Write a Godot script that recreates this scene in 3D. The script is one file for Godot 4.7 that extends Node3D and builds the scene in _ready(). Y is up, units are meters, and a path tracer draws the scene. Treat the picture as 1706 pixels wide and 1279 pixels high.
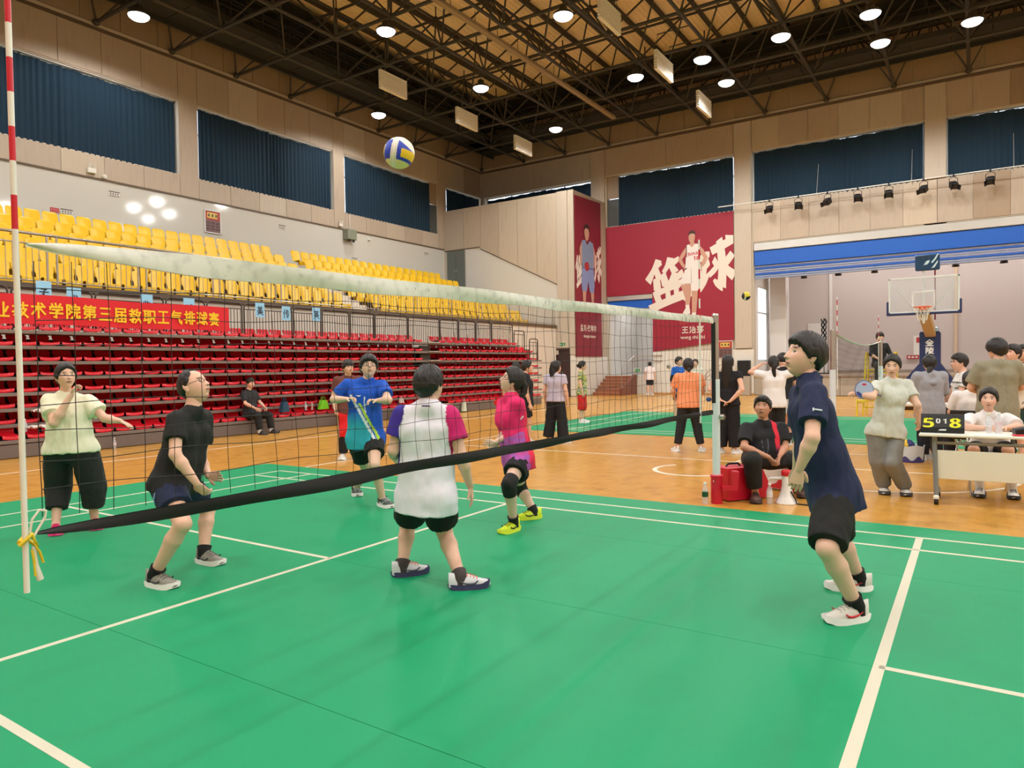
extends Node3D
# A sports hall during a staff volleyball match. Axes: x to the right of the hall, y up, z towards the viewer; metres.

var mats := {}
var counts := {}
var rng := RandomNumberGenerator.new()

# ---------------------------------------------------------------- shape builder
class Geo:
	var v := PackedVector3Array()
	var n := PackedVector3Array()
	var c := PackedColorArray()
	var uv := PackedVector2Array()
	var ix := PackedInt32Array()
	var col := Color.WHITE
	var use_c := false
	var xf := Transform3D()

	func paint(k: Color) -> Geo:
		col = k
		use_c = true
		return self

	func at(p: Vector3, b := Basis()) -> Geo:
		xf = Transform3D(b, p)
		return self

	func vert(p: Vector3, nn: Vector3, u := Vector2.ZERO) -> int:
		v.append(xf * p)
		n.append((xf.basis * nn).normalized())
		c.append(col)
		uv.append(u)
		return v.size() - 1

	func tri(a: int, b: int, d: int) -> void:
		# front faces run clockwise
		var f := (v[b] - v[a]).cross(v[d] - v[a])
		ix.append(a)
		if f.dot(n[a] + n[b] + n[d]) > 0.0:
			ix.append(d)
			ix.append(b)
		else:
			ix.append(b)
			ix.append(d)

	func face(pts: Array, nn := Vector3.ZERO) -> void:
		if nn == Vector3.ZERO:
			nn = (pts[1] - pts[0]).cross(pts[2] - pts[0]).normalized()
		var k := v.size()
		for p in pts:
			vert(p, nn)
		for i in range(1, pts.size() - 1):
			tri(k, k + i, k + i + 1)

	func quad_uv(a: Vector3, b: Vector3, d: Vector3, e: Vector3, nn: Vector3) -> void:
		var k := v.size()
		vert(a, nn, Vector2(0, 1))
		vert(b, nn, Vector2(1, 1))
		vert(d, nn, Vector2(1, 0))
		vert(e, nn, Vector2(0, 0))
		tri(k, k + 1, k + 2)
		tri(k, k + 2, k + 3)

	func box(p: Vector3, s: Vector3, ch := 0.0, b := Basis()) -> Geo:
		# a box of size s at p with chamfered edges
		var h := s * 0.5
		var keep := xf
		xf = xf * Transform3D(b, p)
		if ch <= 0.0:
			for a in 3:
				for sg in [-1.0, 1.0]:
					var nn := Vector3.ZERO
					nn[a] = sg
					var u := (a + 1) % 3
					var w := (a + 2) % 3
					var q := []
					for t in [[-1, -1], [1, -1], [1, 1], [-1, 1]]:
						var r := Vector3.ZERO
						r[a] = sg * h[a]
						r[u] = t[0] * h[u]
						r[w] = t[1] * h[w]
						q.append(r)
					face(q, nn)
		else:
			ch = minf(ch, minf(h.x, minf(h.y, h.z)) * 0.98)
			for a in 3:
				var u := (a + 1) % 3
				var w := (a + 2) % 3
				for sg in [-1.0, 1.0]:
					var nn := Vector3.ZERO
					nn[a] = sg
					var q := []
					for t in [[-1, -1], [1, -1], [1, 1], [-1, 1]]:
						var r := Vector3.ZERO
						r[a] = sg * h[a]
						r[u] = t[0] * (h[u] - ch)
						r[w] = t[1] * (h[w] - ch)
						q.append(r)
					face(q, nn)
				for su in [-1.0, 1.0]:
					for sw in [-1.0, 1.0]:
						var nn := Vector3.ZERO
						nn[u] = su
						nn[w] = sw
						var q := []
						for t in [[-1, 0], [1, 0], [1, 1], [-1, 1]]:
							var r := Vector3.ZERO
							r[a] = t[0] * (h[a] - ch)
							r[u] = su * (h[u] - (ch if t[1] else 0.0))
							r[w] = sw * (h[w] - (0.0 if t[1] else ch))
							q.append(r)
						face(q, nn.normalized())
			for sx in [-1.0, 1.0]:
				for sy in [-1.0, 1.0]:
					for sz in [-1.0, 1.0]:
						face([Vector3(sx * h.x, sy * (h.y - ch), sz * (h.z - ch)), Vector3(sx * (h.x - ch), sy * h.y, sz * (h.z - ch)), Vector3(sx * (h.x - ch), sy * (h.y - ch), sz * h.z)], Vector3(sx, sy, sz).normalized())
		xf = keep
		return self

	func span(a: Vector3, b: Vector3, ch := 0.0) -> Geo:
		# a box from corner a to corner b
		return box((a + b) * 0.5, (b - a).abs(), ch)

	func tube(path: Array, rad, sides := 6, caps := true, flat := 1.0) -> Geo:
		# swept round section along path; rad is a number or one number per point
		var m := path.size()
		var k0 := v.size()
		var up := Vector3.UP
		var d0: Vector3 = (path[1] - path[0]).normalized()
		if absf(d0.dot(up)) > 0.9:
			up = Vector3.RIGHT
		var side := d0.cross(up).normalized()
		for i in m:
			var d: Vector3 = (path[mini(i + 1, m - 1)] - path[maxi(i - 1, 0)]).normalized()
			side = (side - d * side.dot(d)).normalized()
			var oth := d.cross(side)
			var r: float = rad[i] if rad is Array else rad
			for j in sides:
				var a := TAU * j / sides
				var nn := side * cos(a) + oth * sin(a)
				vert(path[i] + side * cos(a) * r + oth * sin(a) * r * flat, nn, Vector2(float(j) / sides, float(i)))
		for i in m - 1:
			for j in sides:
				var a := k0 + i * sides + j
				var b := k0 + i * sides + (j + 1) % sides
				tri(a, b, b + sides)
				tri(a, b + sides, a + sides)
		if caps:
			for e in [0, m - 1]:
				var d: Vector3 = (path[0] - path[1]).normalized() if e == 0 else (path[m - 1] - path[m - 2]).normalized()
				var k := v.size()
				for j in sides:
					v.append(v[k0 + e * sides + j])
					n.append((xf.basis * d).normalized())
					c.append(col)
					uv.append(Vector2.ZERO)
				for j in range(1, sides - 1):
					tri(k, k + j, k + j + 1)
		return self

	func rod(a: Vector3, b: Vector3, r: float, sides := 6, r2 := -1.0) -> Geo:
		return tube([a, b], [r, r if r2 < 0.0 else r2], sides)

	func lathe(prof: Array, sides := 16) -> Geo:
		# prof: Vector2(radius, height) from bottom to top, round y
		var m := prof.size()
		var k0 := v.size()
		for i in m:
			var t: Vector2 = prof[mini(i + 1, m - 1)] - prof[maxi(i - 1, 0)]
			var nr := Vector2(t.y, -t.x).normalized()
			for j in sides:
				var a := TAU * j / sides
				vert(Vector3(cos(a) * prof[i].x, prof[i].y, sin(a) * prof[i].x), Vector3(cos(a) * nr.x, nr.y, sin(a) * nr.x), Vector2(float(j) / sides, float(i) / (m - 1)))
		for i in m - 1:
			for j in sides:
				var a := k0 + i * sides + j
				var b := k0 + i * sides + (j + 1) % sides
				tri(a, b, b + sides)
				tri(a, b + sides, a + sides)
		for e in [0, m - 1]:
			if prof[e].x > 0.002:
				var k := v.size()
				for j in sides:
					var a := TAU * j / sides
					vert(Vector3(cos(a) * prof[e].x, prof[e].y, sin(a) * prof[e].x), Vector3.DOWN if e == 0 else Vector3.UP)
				for j in range(1, sides - 1):
					tri(k, k + j, k + j + 1)
		return self

	func ball(p: Vector3, r: Vector3, su := 12, sv := 8, b := Basis()) -> Geo:
		var keep := xf
		xf = xf * Transform3D(b, p)
		var k0 := v.size()
		for i in sv + 1:
			var th := PI * i / sv
			for j in su:
				var a := TAU * j / su
				var d := Vector3(sin(th) * cos(a), cos(th), sin(th) * sin(a))
				vert(d * r, d / r)
		for i in sv:
			for j in su:
				var a := k0 + i * su + j
				var e := k0 + i * su + (j + 1) % su
				if i > 0:
					tri(a, e, a + su)
				if i < sv - 1:
					tri(e, e + su, a + su)
		xf = keep
		return self

	func plate(poly: Array, z0: float, z1: float) -> Geo:
		# polygon in the x-y plane extruded from z0 to z1
		var pl := PackedVector2Array(poly)
		if Geometry2D.is_polygon_clockwise(pl):
			pl.reverse()
		var tr := Geometry2D.triangulate_polygon(pl)
		for e in [[z1, 1.0], [z0, -1.0]]:
			var k := v.size()
			for p in pl:
				vert(Vector3(p.x, p.y, e[0]), Vector3(0, 0, e[1] * signf(z1 - z0)))
			for i in range(0, tr.size(), 3):
				tri(k + tr[i], k + tr[i + 1], k + tr[i + 2])
		for i in pl.size():
			var a := pl[i]
			var b := pl[(i + 1) % pl.size()]
			var nn := Vector3(b.y - a.y, a.x - b.x, 0).normalized()
			face([Vector3(a.x, a.y, z0), Vector3(b.x, b.y, z0), Vector3(b.x, b.y, z1), Vector3(a.x, a.y, z1)], nn)
		return self

	func grid(nu: int, nv: int, f: Callable, closed_u := false) -> Geo:
		# surface f(u, v) with smooth normals
		var k0 := v.size()
		var cu := nu if closed_u else nu + 1
		for j in nv + 1:
			for i in cu:
				var u := float(i) / nu
				var w := float(j) / nv
				var p: Vector3 = f.call(u, w)
				var du: Vector3 = f.call(u + 0.01, w) - f.call(u - 0.01, w)
				var dv: Vector3 = f.call(u, w + 0.01) - f.call(u, w - 0.01)
				vert(p, du.cross(dv).normalized(), Vector2(u, w))
		for j in nv:
			for i in nu:
				var a := k0 + j * cu + i
				var b := k0 + j * cu + (i + 1) % cu
				tri(a, b, b + cu)
				tri(a, b + cu, a + cu)
		return self

	func done() -> ArrayMesh:
		var arr := []
		arr.resize(Mesh.ARRAY_MAX)
		arr[Mesh.ARRAY_VERTEX] = v
		arr[Mesh.ARRAY_NORMAL] = n
		if use_c:
			arr[Mesh.ARRAY_COLOR] = c
		arr[Mesh.ARRAY_TEX_UV] = uv
		arr[Mesh.ARRAY_INDEX] = ix
		var m := ArrayMesh.new()
		m.add_surface_from_arrays(Mesh.PRIMITIVE_TRIANGLES, arr)
		return m

# ---------------------------------------------------------------- materials and nodes
func mat(key: String, col := Color.WHITE, rough := 0.6, metal := 0.0) -> StandardMaterial3D:
	if not mats.has(key):
		var m := StandardMaterial3D.new()
		m.resource_name = key
		m.albedo_color = col
		m.roughness = rough
		m.metallic = metal
		mats[key] = m
	return mats[key]

func rgb(r: int, g: int, b: int) -> Color:
	return Color(r / 255.0, g / 255.0, b / 255.0)

func lin(r: int, g: int, b: int) -> Color:
	return rgb(r, g, b).srgb_to_linear()

func numbered(called: String) -> String:
	var k: int = counts.get(called, 0)
	counts[called] = k + 1
	return called if k == 0 else "%s_%03d" % [called, k]

func put(parent: Node, called: String, mesh: Mesh, m: Material, at := Transform3D()) -> MeshInstance3D:
	var o := MeshInstance3D.new()
	o.mesh = mesh
	o.name = numbered(called) if parent == self else called
	o.material_override = m
	o.transform = at
	parent.add_child(o, true)
	return o

func part(parent: Node, called: String, g: Geo, m: Material, at := Transform3D()) -> MeshInstance3D:
	return put(parent, called, g.done(), m, at)

func tag(o: Node, label: String, category: String, group := "", kind := "") -> Node:
	if label:
		o.set_meta("label", label)
	if category:
		o.set_meta("category", category)
	if group:
		o.set_meta("group", group)
	if kind:
		o.set_meta("kind", kind)
	return o

func thing(called: String, label: String, category: String, at := Vector3.ZERO, turn := 0.0, group := "") -> Node3D:
	var o := Node3D.new()
	o.name = numbered(called)
	o.position = at
	o.rotation.y = turn
	add_child(o)
	tag(o, label, category, group)
	return o

func struct(called: String, g: Geo, m: Material, label := "") -> MeshInstance3D:
	var o := part(self, called, g, m)
	tag(o, label, "", "", "structure")
	return o

func shell(called: String, label := "") -> Node3D:
	var o := Node3D.new()
	o.name = numbered(called)
	add_child(o)
	tag(o, label, "", "", "structure")
	return o

func ax(a: Vector3, b: Vector3) -> Transform3D:
	# a frame whose y runs from a to b, with b - a as its length
	var d := b - a
	var y := d.normalized()
	var s := Vector3.RIGHT if absf(y.dot(Vector3.RIGHT)) < 0.9 else Vector3.BACK
	var z := s.cross(y).normalized()
	return Transform3D(Basis(y.cross(z), d, z), a)

func noise_tex(size: int, freq: float, ramp: Array, seed_: int, oct := 4, stretch := Vector2.ONE) -> ImageTexture:
	# seamless-enough value noise drawn into an image through a colour ramp
	var fn := FastNoiseLite.new()
	fn.seed = seed_
	fn.frequency = freq
	fn.fractal_octaves = oct
	var im := Image.create(size, size, false, Image.FORMAT_RGB8)
	var g := Gradient.new()
	g.offsets = PackedFloat32Array()
	g.colors = PackedColorArray()
	for i in ramp.size():
		g.add_point(float(i) / (ramp.size() - 1), ramp[i])
	for y in size:
		for x in size:
			var fx := float(x) / size
			var fy := float(y) / size
			var a := fn.get_noise_2d(x * stretch.x, y * stretch.y)
			var b := fn.get_noise_2d((x - size) * stretch.x, y * stretch.y)
			var a2 := fn.get_noise_2d(x * stretch.x, (y - size) * stretch.y)
			var b2 := fn.get_noise_2d((x - size) * stretch.x, (y - size) * stretch.y)
			var k := lerpf(lerpf(a, b, fx), lerpf(a2, b2, fx), fy)
			im.set_pixel(x, y, g.sample(clampf(0.5 + k * 0.9, 0.0, 1.0)))
	return ImageTexture.create_from_image(im)

# ---------------------------------------------------------------- the scene
const LAMP_Y := 12.36
const LAMPS := [[-21.33, -12.05, "outermost ceiling lamp beside the curtained wall, nearest the viewer"], [-15.88, -17.08, "lamp hanging above the first white sound panel of the left row"], [-10.71, -19.49, "lamp at the top of the view beside the first right-hand sound panel"], [-16.12, -22.63, "lamp between the first and second sound panels of the left row"], [-21.38, -22.44, "lamp close to the curtained wall below the first left sound panel"], [-16.12, -28.49, "lamp in the dark roof corner right of the last left sound panel"], [-10.76, -25.17, "lamp left of the second right-hand sound panel"], [-8.17, -25.12, "lamp above the smallest right-hand sound panel"], [-8.08, -27.70, "lamp right of the smallest right-hand sound panel"], [-5.45, -24.93, "lamp standing alone between two lit pairs over the stage side"], [-2.77, -24.93, "upper lamp of the pair over the middle stage curtain"], [-2.74, -27.38, "lower lamp of the pair over the middle stage curtain"], [-0.11, -27.38, "lamp over the stage nearest the picture edge"]]

func _ready() -> void:
	rng.seed = 7
	var cam := Camera3D.new()
	cam.name = "camera"
	cam.fov = 57.085
	cam.near = 0.05
	cam.far = 200.0
	cam.transform = Transform3D(Basis(Vector3(0.83564568, -0.01524695, -0.54905722), Vector3(-0.00125424, 0.99955908, -0.02966599), Vector3(0.54926744, 0.02547891, 0.8352581)), Vector3(0, 1.538, 0))
	add_child(cam)
	cam.current = true
	var we := WorldEnvironment.new()
	we.name = "world"
	var env := Environment.new()
	env.background_mode = Environment.BG_SKY
	env.sky = Sky.new()
	var sm := ProceduralSkyMaterial.new()
	sm.sky_top_color = rgb(190, 210, 235)
	sm.sky_horizon_color = rgb(235, 238, 240)
	sm.ground_bottom_color = rgb(150, 150, 145)
	sm.ground_horizon_color = rgb(215, 215, 212)
	env.sky.sky_material = sm
	env.background_energy_multiplier = 3.0
	env.tonemap_mode = Environment.TONE_MAPPER_LINEAR
	env.tonemap_exposure = EXPO
	env.sdfgi_enabled = true
	env.ssao_enabled = true
	env.ssil_enabled = true
	we.environment = env
	add_child(we)
	lamps()
	setting()
	roof()
	left_stand()
	end_wall()
	stage()
	net_and_court()
	hall_things()
	people()

const EXPO := 1.2
const LAMP_E := 17.0

func area(at: Vector3, size: Vector2, e: float, col := Color.WHITE, look := Vector3.DOWN) -> void:
	var l := AreaLight3D.new()
	l.name = "lamp_glow"
	l.area_size = size
	l.light_energy = e
	l.light_color = col
	l.shadow_enabled = true
	l.set("area_range", 80.0)
	var up := Vector3.FORWARD if absf(look.y) > 0.9 else Vector3.UP
	l.transform = Transform3D(Basis.looking_at(look, up), at)
	add_child(l, true)

func lamps() -> void:
	var glow := mat("lamp_glow", rgb(255, 253, 248), 0.5)
	glow.emission_enabled = true
	glow.emission = rgb(255, 253, 248)
	glow.emission_energy_multiplier = 6.0
	var can := mat("lamp_housing", rgb(70, 66, 60), 0.5, 0.3)
	var g := Geo.new()
	g.lathe([Vector2(0.30, 0.02), Vector2(0.31, 0.0), Vector2(0.31, 0.06), Vector2(0.27, 0.10), Vector2(0.14, 0.16), Vector2(0.12, 0.30), Vector2(0.05, 0.33), Vector2(0.02, 0.36)], 24)
	var body := g.done()
	g = Geo.new()
	g.lathe([Vector2(0.001, -0.14), Vector2(0.12, -0.125), Vector2(0.22, -0.085), Vector2(0.285, -0.03), Vector2(0.30, 0.02)], 24)
	var lens := g.done()
	g = Geo.new()
	g.rod(Vector3(0, 0.35, 0), Vector3(0, 0.75, 0), 0.012)
	var hang := g.done()
	var all := LAMPS.duplicate()
	for x in [-17.4, -11.6, -5.9, 0.0, 5.8, 11.6, 17.4]:
		for z in [-13.0, -7.0, -1.0, 5.0]:
			if z < -10.0 and x < 1.0:
				continue
			all.append([x, z, ""])
	for x in [3.0, 8.7, 14.5, 20.0]:
		all.append([x, -20.0, ""])
	for x in [5.0, 11.0, 17.0]:
		all.append([x, -28.0, ""])
	all.append([-21.5, -4.0, ""])
	all.append([-8.8, -11.5, ""])
	for a in all:
		var l := SpotLight3D.new()
		l.name = "lamp_beam"
		l.light_energy = LAMP_E
		l.light_color = rgb(255, 254, 250)
		l.spot_angle = 84.0
		l.spot_angle_attenuation = 0.35
		l.spot_range = 80.0
		l.spot_attenuation = 2.0
		l.light_size = 0.28
		l.shadow_enabled = true
		l.transform = Transform3D(Basis.looking_at(Vector3.DOWN, Vector3.FORWARD), Vector3(a[0], LAMP_Y - 0.17, a[1]))
		add_child(l, true)
		var t := thing("ceiling_lamp", "round white high-bay " + a[2] if a[2] else "round high-bay lamp of the roof behind the viewer", "lamp", Vector3(a[0], LAMP_Y, a[1]), 0.0, "high-bay lamps of the hall roof")
		put(t, "lamp_housing", body, can)
		put(t, "lens", lens, glow)
		put(t, "hanger", hang, can)

# ---------------------------------------------------------------- floor, walls, windows, curtains
const XL := -24.06    # curtained side wall
const XR := 21.5
const ZE := -33.7     # end wall with the stage
const ZB := 11.7
const ZK := -30.1     # face of the corner block
const XK := -16.15    # side face of the corner block
const TOP := 15.4

func wood_floor_mat() -> StandardMaterial3D:
	var s := 1024
	var im := Image.create(s, s, false, Image.FORMAT_RGB8)
	var w := 21
	for i in s / w + 1:
		var y := -rng.randi_range(0, 300)
		while y < s:
			var l := rng.randi_range(180, 460)
			var k := rng.randf_range(-1, 1)
			im.fill_rect(Rect2i(i * w, y, w, l), Color(0.83 + 0.015 * k, 0.615 + 0.018 * k, 0.275 + 0.016 * k))
			im.fill_rect(Rect2i(i * w, y, w, 1), Color(0.80, 0.585, 0.26))
			y += l
		im.fill_rect(Rect2i(i * w, 0, 1, s), Color(0.805, 0.59, 0.262))
	var m := mat("varnished_maple_floor", Color.WHITE, 0.24)
	m.albedo_texture = ImageTexture.create_from_image(im)
	m.uv1_triplanar = true
	m.uv1_world_triplanar = true
	m.uv1_scale = Vector3(0.25, 0.25, 0.25)
	m.metallic_specular = 0.45
	var gr := noise_tex(256, 0.03, [Color(0.86, 0.84, 0.80), Color(1, 1, 1), Color(0.92, 0.90, 0.86)], 5)
	m.detail_enabled = true
	m.detail_blend_mode = BaseMaterial3D.BLEND_MODE_MUL
	m.detail_albedo = gr
	m.detail_uv_layer = BaseMaterial3D.DETAIL_UV_1
	return m

var tones := []

func panel_tone(k := -1) -> StandardMaterial3D:
	if tones.is_empty():
		var grain := noise_tex(256, 0.02, [Color(0.95, 0.945, 0.94), Color(1, 1, 1), Color(0.97, 0.965, 0.96)], 11, 4, Vector2(2.2, 0.25))
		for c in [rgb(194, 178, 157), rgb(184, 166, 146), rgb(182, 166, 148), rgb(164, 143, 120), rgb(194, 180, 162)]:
			var m := mat("wall_panel_veneer_%d" % tones.size(), c, 0.55)
			m.albedo_texture = grain
			m.uv1_triplanar = true
			m.uv1_world_triplanar = true
			m.uv1_scale = Vector3(0.4, 0.4, 0.4)
			tones.append(m)
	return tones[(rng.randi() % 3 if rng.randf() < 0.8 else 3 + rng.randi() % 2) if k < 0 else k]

func panel_row(parent: Node3D, a: Vector3, b: Vector3, y0: float, y1: float, pitch: float, out: Vector3, tone := -1, name_ := "panel") -> void:
	# veneer panels from a to b with shadow gaps; out is the way they face
	var d := b - a
	var k := maxi(1, roundi(d.length() / pitch))
	for i in k:
		var p := a + d * ((i + 0.5) / k)
		var w := d.length() / k - 0.014
		var s := (d.normalized() * w).abs() + Vector3(0, y1 - y0 - 0.01, 0) + (out * 0.03).abs()
		var g := Geo.new()
		g.box(Vector3.ZERO, s, 0.004)
		part(parent, name_, g, panel_tone(tone), Transform3D(Basis(), Vector3(p.x, (y0 + y1) * 0.5, p.z) + out * 0.015))

func curtain(label: String, a: Vector3, b: Vector3, y0: float, y1: float, out: Vector3, gap: float, seed_: int) -> void:
	# two gathered halves on a rail, from a to b
	var t := thing("window_curtain", label, "curtain", a.lerp(b, 0.5) + Vector3(0, y0, 0), 0.0, "dark teal window curtains")
	var d := (b - a)
	var l := d.length()
	d = d / l
	var h := y1 - y0
	var cm := mat("teal_curtain", rgb(16, 46, 66), 0.9)
	var r := RandomNumberGenerator.new()
	r.seed = seed_
	var cut := r.randf_range(0.4, 0.6)
	for half in 2:
		var s0 := -l * 0.5 + (0.0 if half == 0 else l * cut - 0.06) + 0.02
		var s1 := (-l * 0.5 + l * cut if half == 0 else l * 0.5) - 0.02
		var ph := r.randf() * 9.0
		var nu := int((s1 - s0) / 0.035)
		var g := Geo.new()
		g.grid(nu, 6, func(u: float, w: float) -> Vector3:
			var s := lerpf(s0, s1, u)
			var sw := w * w
			var f := sin(s * 34.0 + ph + 1.6 * sin(s * 3.1 + ph)) * (0.035 + 0.015 * sin(s * 1.7 + ph)) * (0.55 + 0.45 * (1.0 - w)) + 0.012 * sin(s * 83.0 + ph * 2.0) * (1.0 - w * 0.4)
			var sag := 0.03 * pow(absf(sin(s * 4.2 + ph)), 2.0) * sw + gap * (0.5 + 0.5 * sin(s * 0.9 + ph)) * sw
			return d * s + Vector3(0, h * w - sag - 0.02, 0) + out * (0.05 + f + 0.02 * half))
		part(t, "curtain_panel", g, cm)
	var g2 := Geo.new()
	g2.rod(-d * l * 0.5 + Vector3(0, h + 0.03, 0) + out * 0.02, d * l * 0.5 + Vector3(0, h + 0.03, 0) + out * 0.02, 0.015)
	part(t, "curtain_rail", g2, mat("white_metal", rgb(225, 225, 220), 0.4, 0.2))

func window_(n_: int, a: Vector3, b: Vector3, y0: float, y1: float, out: Vector3) -> void:
	# aluminium frame, mullions and panes set back in the opening
	var w := shell("window_%d" % n_, "high hall window behind a dark curtain")
	var al := mat("aluminium_frame", rgb(215, 216, 212), 0.45, 0.3)
	var gl := mat("window_glass", Color(0.9, 0.95, 1.0, 0.12), 0.05)
	gl.transparency = BaseMaterial3D.TRANSPARENCY_ALPHA
	var d := (b - a)
	var l := d.length()
	d = d / l
	var c := a - out * 0.22
	var th := (out * 0.06).abs()
	var g := Geo.new()
	for y in [y0 + 0.03, (y0 + y1) * 0.5 + 0.35, y1 - 0.03]:
		g.box(c + d * l * 0.5 + Vector3(0, y, 0), (d * l).abs() + Vector3(0, 0.06, 0) + th)
	var k := maxi(2, roundi(l / 1.65))
	for i in k + 1:
		g.box(c + d * clampf(l * i / k, 0.03, l - 0.03) + Vector3(0, (y0 + y1) * 0.5, 0), (d * 0.06).abs() + Vector3(0, y1 - y0, 0) + th)
	part(w, "frame", g, al)
	for i in k:
		var q := Geo.new()
		q.box(c + d * (l * (i + 0.5) / k) + Vector3(0, (y0 + y1) * 0.5, 0), (d * (l / k - 0.06)).abs() + Vector3(0, y1 - y0 - 0.1, 0) + (out * 0.008).abs())
		part(w, "pane", q, gl)

func setting() -> void:
	var conc := mat("plaster_wall", rgb(196, 184, 166), 0.7)
	var white := mat("glossy_white_wall", rgb(206, 202, 192), 0.07)
	white.metallic_specular = 0.6
	var tile := mat("white_wainscot", rgb(222, 218, 208), 0.3)
	var trim := mat("dark_trim", rgb(96, 78, 62), 0.5)
	# floor
	var g := Geo.new()
	g.span(Vector3(XL - 0.5, -0.3, ZE - 9.0), Vector3(XR + 0.5, 0.0, ZB + 0.5))
	struct("floor", g, wood_floor_mat(), "varnished orange maple boards of the hall floor")
	# ---- side wall with the curtains
	var wl := shell("wall_left", "tall side wall of beige panels over glossy white wall behind the yellow seats")
	g = Geo.new()
	g.span(Vector3(XL - 0.4, -0.3, ZE - 0.4), Vector3(XL, 7.88, ZB))
	part(wl, "lower_wall", g, white)
	g = Geo.new()
	g.span(Vector3(XL - 0.4, 7.88, ZE - 0.4), Vector3(XL - 0.03, 8.66, ZB))
	g.span(Vector3(XL - 0.4, 11.3, ZE - 0.4), Vector3(XL - 0.03, TOP, ZB))
	var bays := [[-30.35, -33.6], [-22.95, -29.65], [-15.7, -22.3], [-8.3, -14.95], [-0.9, -7.55], [6.5, -0.15]]
	var edges := [ZE - 0.4]
	for q in bays:
		edges.append(q[1])
		edges.append(q[0])
	edges.append(ZB)
	for i in range(0, edges.size(), 2):
		g.span(Vector3(XL - 0.4, 8.66, edges[i]), Vector3(XL - 0.03, 11.3, edges[i + 1]))
	part(wl, "backing", g, conc)
	for i in range(2, edges.size(), 2):
		panel_row(wl, Vector3(XL - 0.03, 0, edges[i]), Vector3(XL - 0.03, 0, edges[i + 1]), 7.9, 12.7, 2.0, Vector3.RIGHT, 1, "pier_panel")
	for q in bays:
		panel_row(wl, Vector3(XL - 0.03, 0, q[1]), Vector3(XL - 0.03, 0, q[0]), 7.9, 8.63, 1.3, Vector3.RIGHT)
		panel_row(wl, Vector3(XL - 0.03, 0, q[1]), Vector3(XL - 0.03, 0, q[0]), 11.33, 12.7, 1.3, Vector3.RIGHT, -1 if q[0] < -14 else 1)
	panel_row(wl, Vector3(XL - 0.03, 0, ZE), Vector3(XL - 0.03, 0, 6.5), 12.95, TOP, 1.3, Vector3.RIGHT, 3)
	g = Geo.new()
	g.span(Vector3(XL - 0.03, 12.72, ZE), Vector3(XL + 0.06, 12.80, ZB), 0.01)
	part(wl, "ledge_beam", g, trim)
	g = Geo.new()
	g.span(Vector3(XL - 0.03, 12.82, ZE), Vector3(XL + 0.05, 12.93, ZB), 0.01)
	part(wl, "ledge_strip", g, panel_tone(4))
	g = Geo.new()
	g.span(Vector3(XL, 7.84, ZE), Vector3(XL + 0.03, 7.89, ZB))
	part(wl, "dado_strip", g, trim)
	var names := ["short dark curtain in the corner above the end block", "curtain of the third side window, beside the corner column", "middle curtain of the side wall, between two beige piers", "long curtain of the side wall nearest the viewer, behind the striped antenna", "side-wall curtain next behind the viewer", "last side-wall curtain behind the viewer"]
	for i in bays.size():
		var q: Array = bays[i]
		window_(i + 1, Vector3(XL - 0.03, 0, q[1]), Vector3(XL - 0.03, 0, q[0]), 8.66, 11.3, Vector3.RIGHT)
		if i < 5:
			curtain(names[i], Vector3(XL - 0.1, 0, q[1] + (0.65 if i == 1 else 0.1)), Vector3(XL - 0.1, 0, q[0] - 0.02), 8.64, 11.24, Vector3.RIGHT, 0.035, i + 3)
	for q in [[10.2, 11.28, 3], [8.68, 10.16, -1]]:
		g = Geo.new()
		g.span(Vector3(XL - 0.2, q[0], -29.64), Vector3(XL - 0.1, q[1], -29.0), 0.006)
		part(wl, "fixed_window_panel", g, panel_tone(3) if q[2] > 0 else mat("dark_grey_panel", rgb(78, 82, 80), 0.3))
	# ---- far right and rear walls close the room
	g = Geo.new()
	g.span(Vector3(XR, -0.3, ZE - 0.4), Vector3(XR + 0.4, TOP, ZB))
	struct("wall_right", g, conc, "plain plaster side wall out of view")
	g = Geo.new()
	g.span(Vector3(XL - 0.4, -0.3, ZB), Vector3(XR + 0.4, TOP, ZB + 0.4))
	struct("wall_rear", g, conc, "plain plaster wall behind the viewer")

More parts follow.
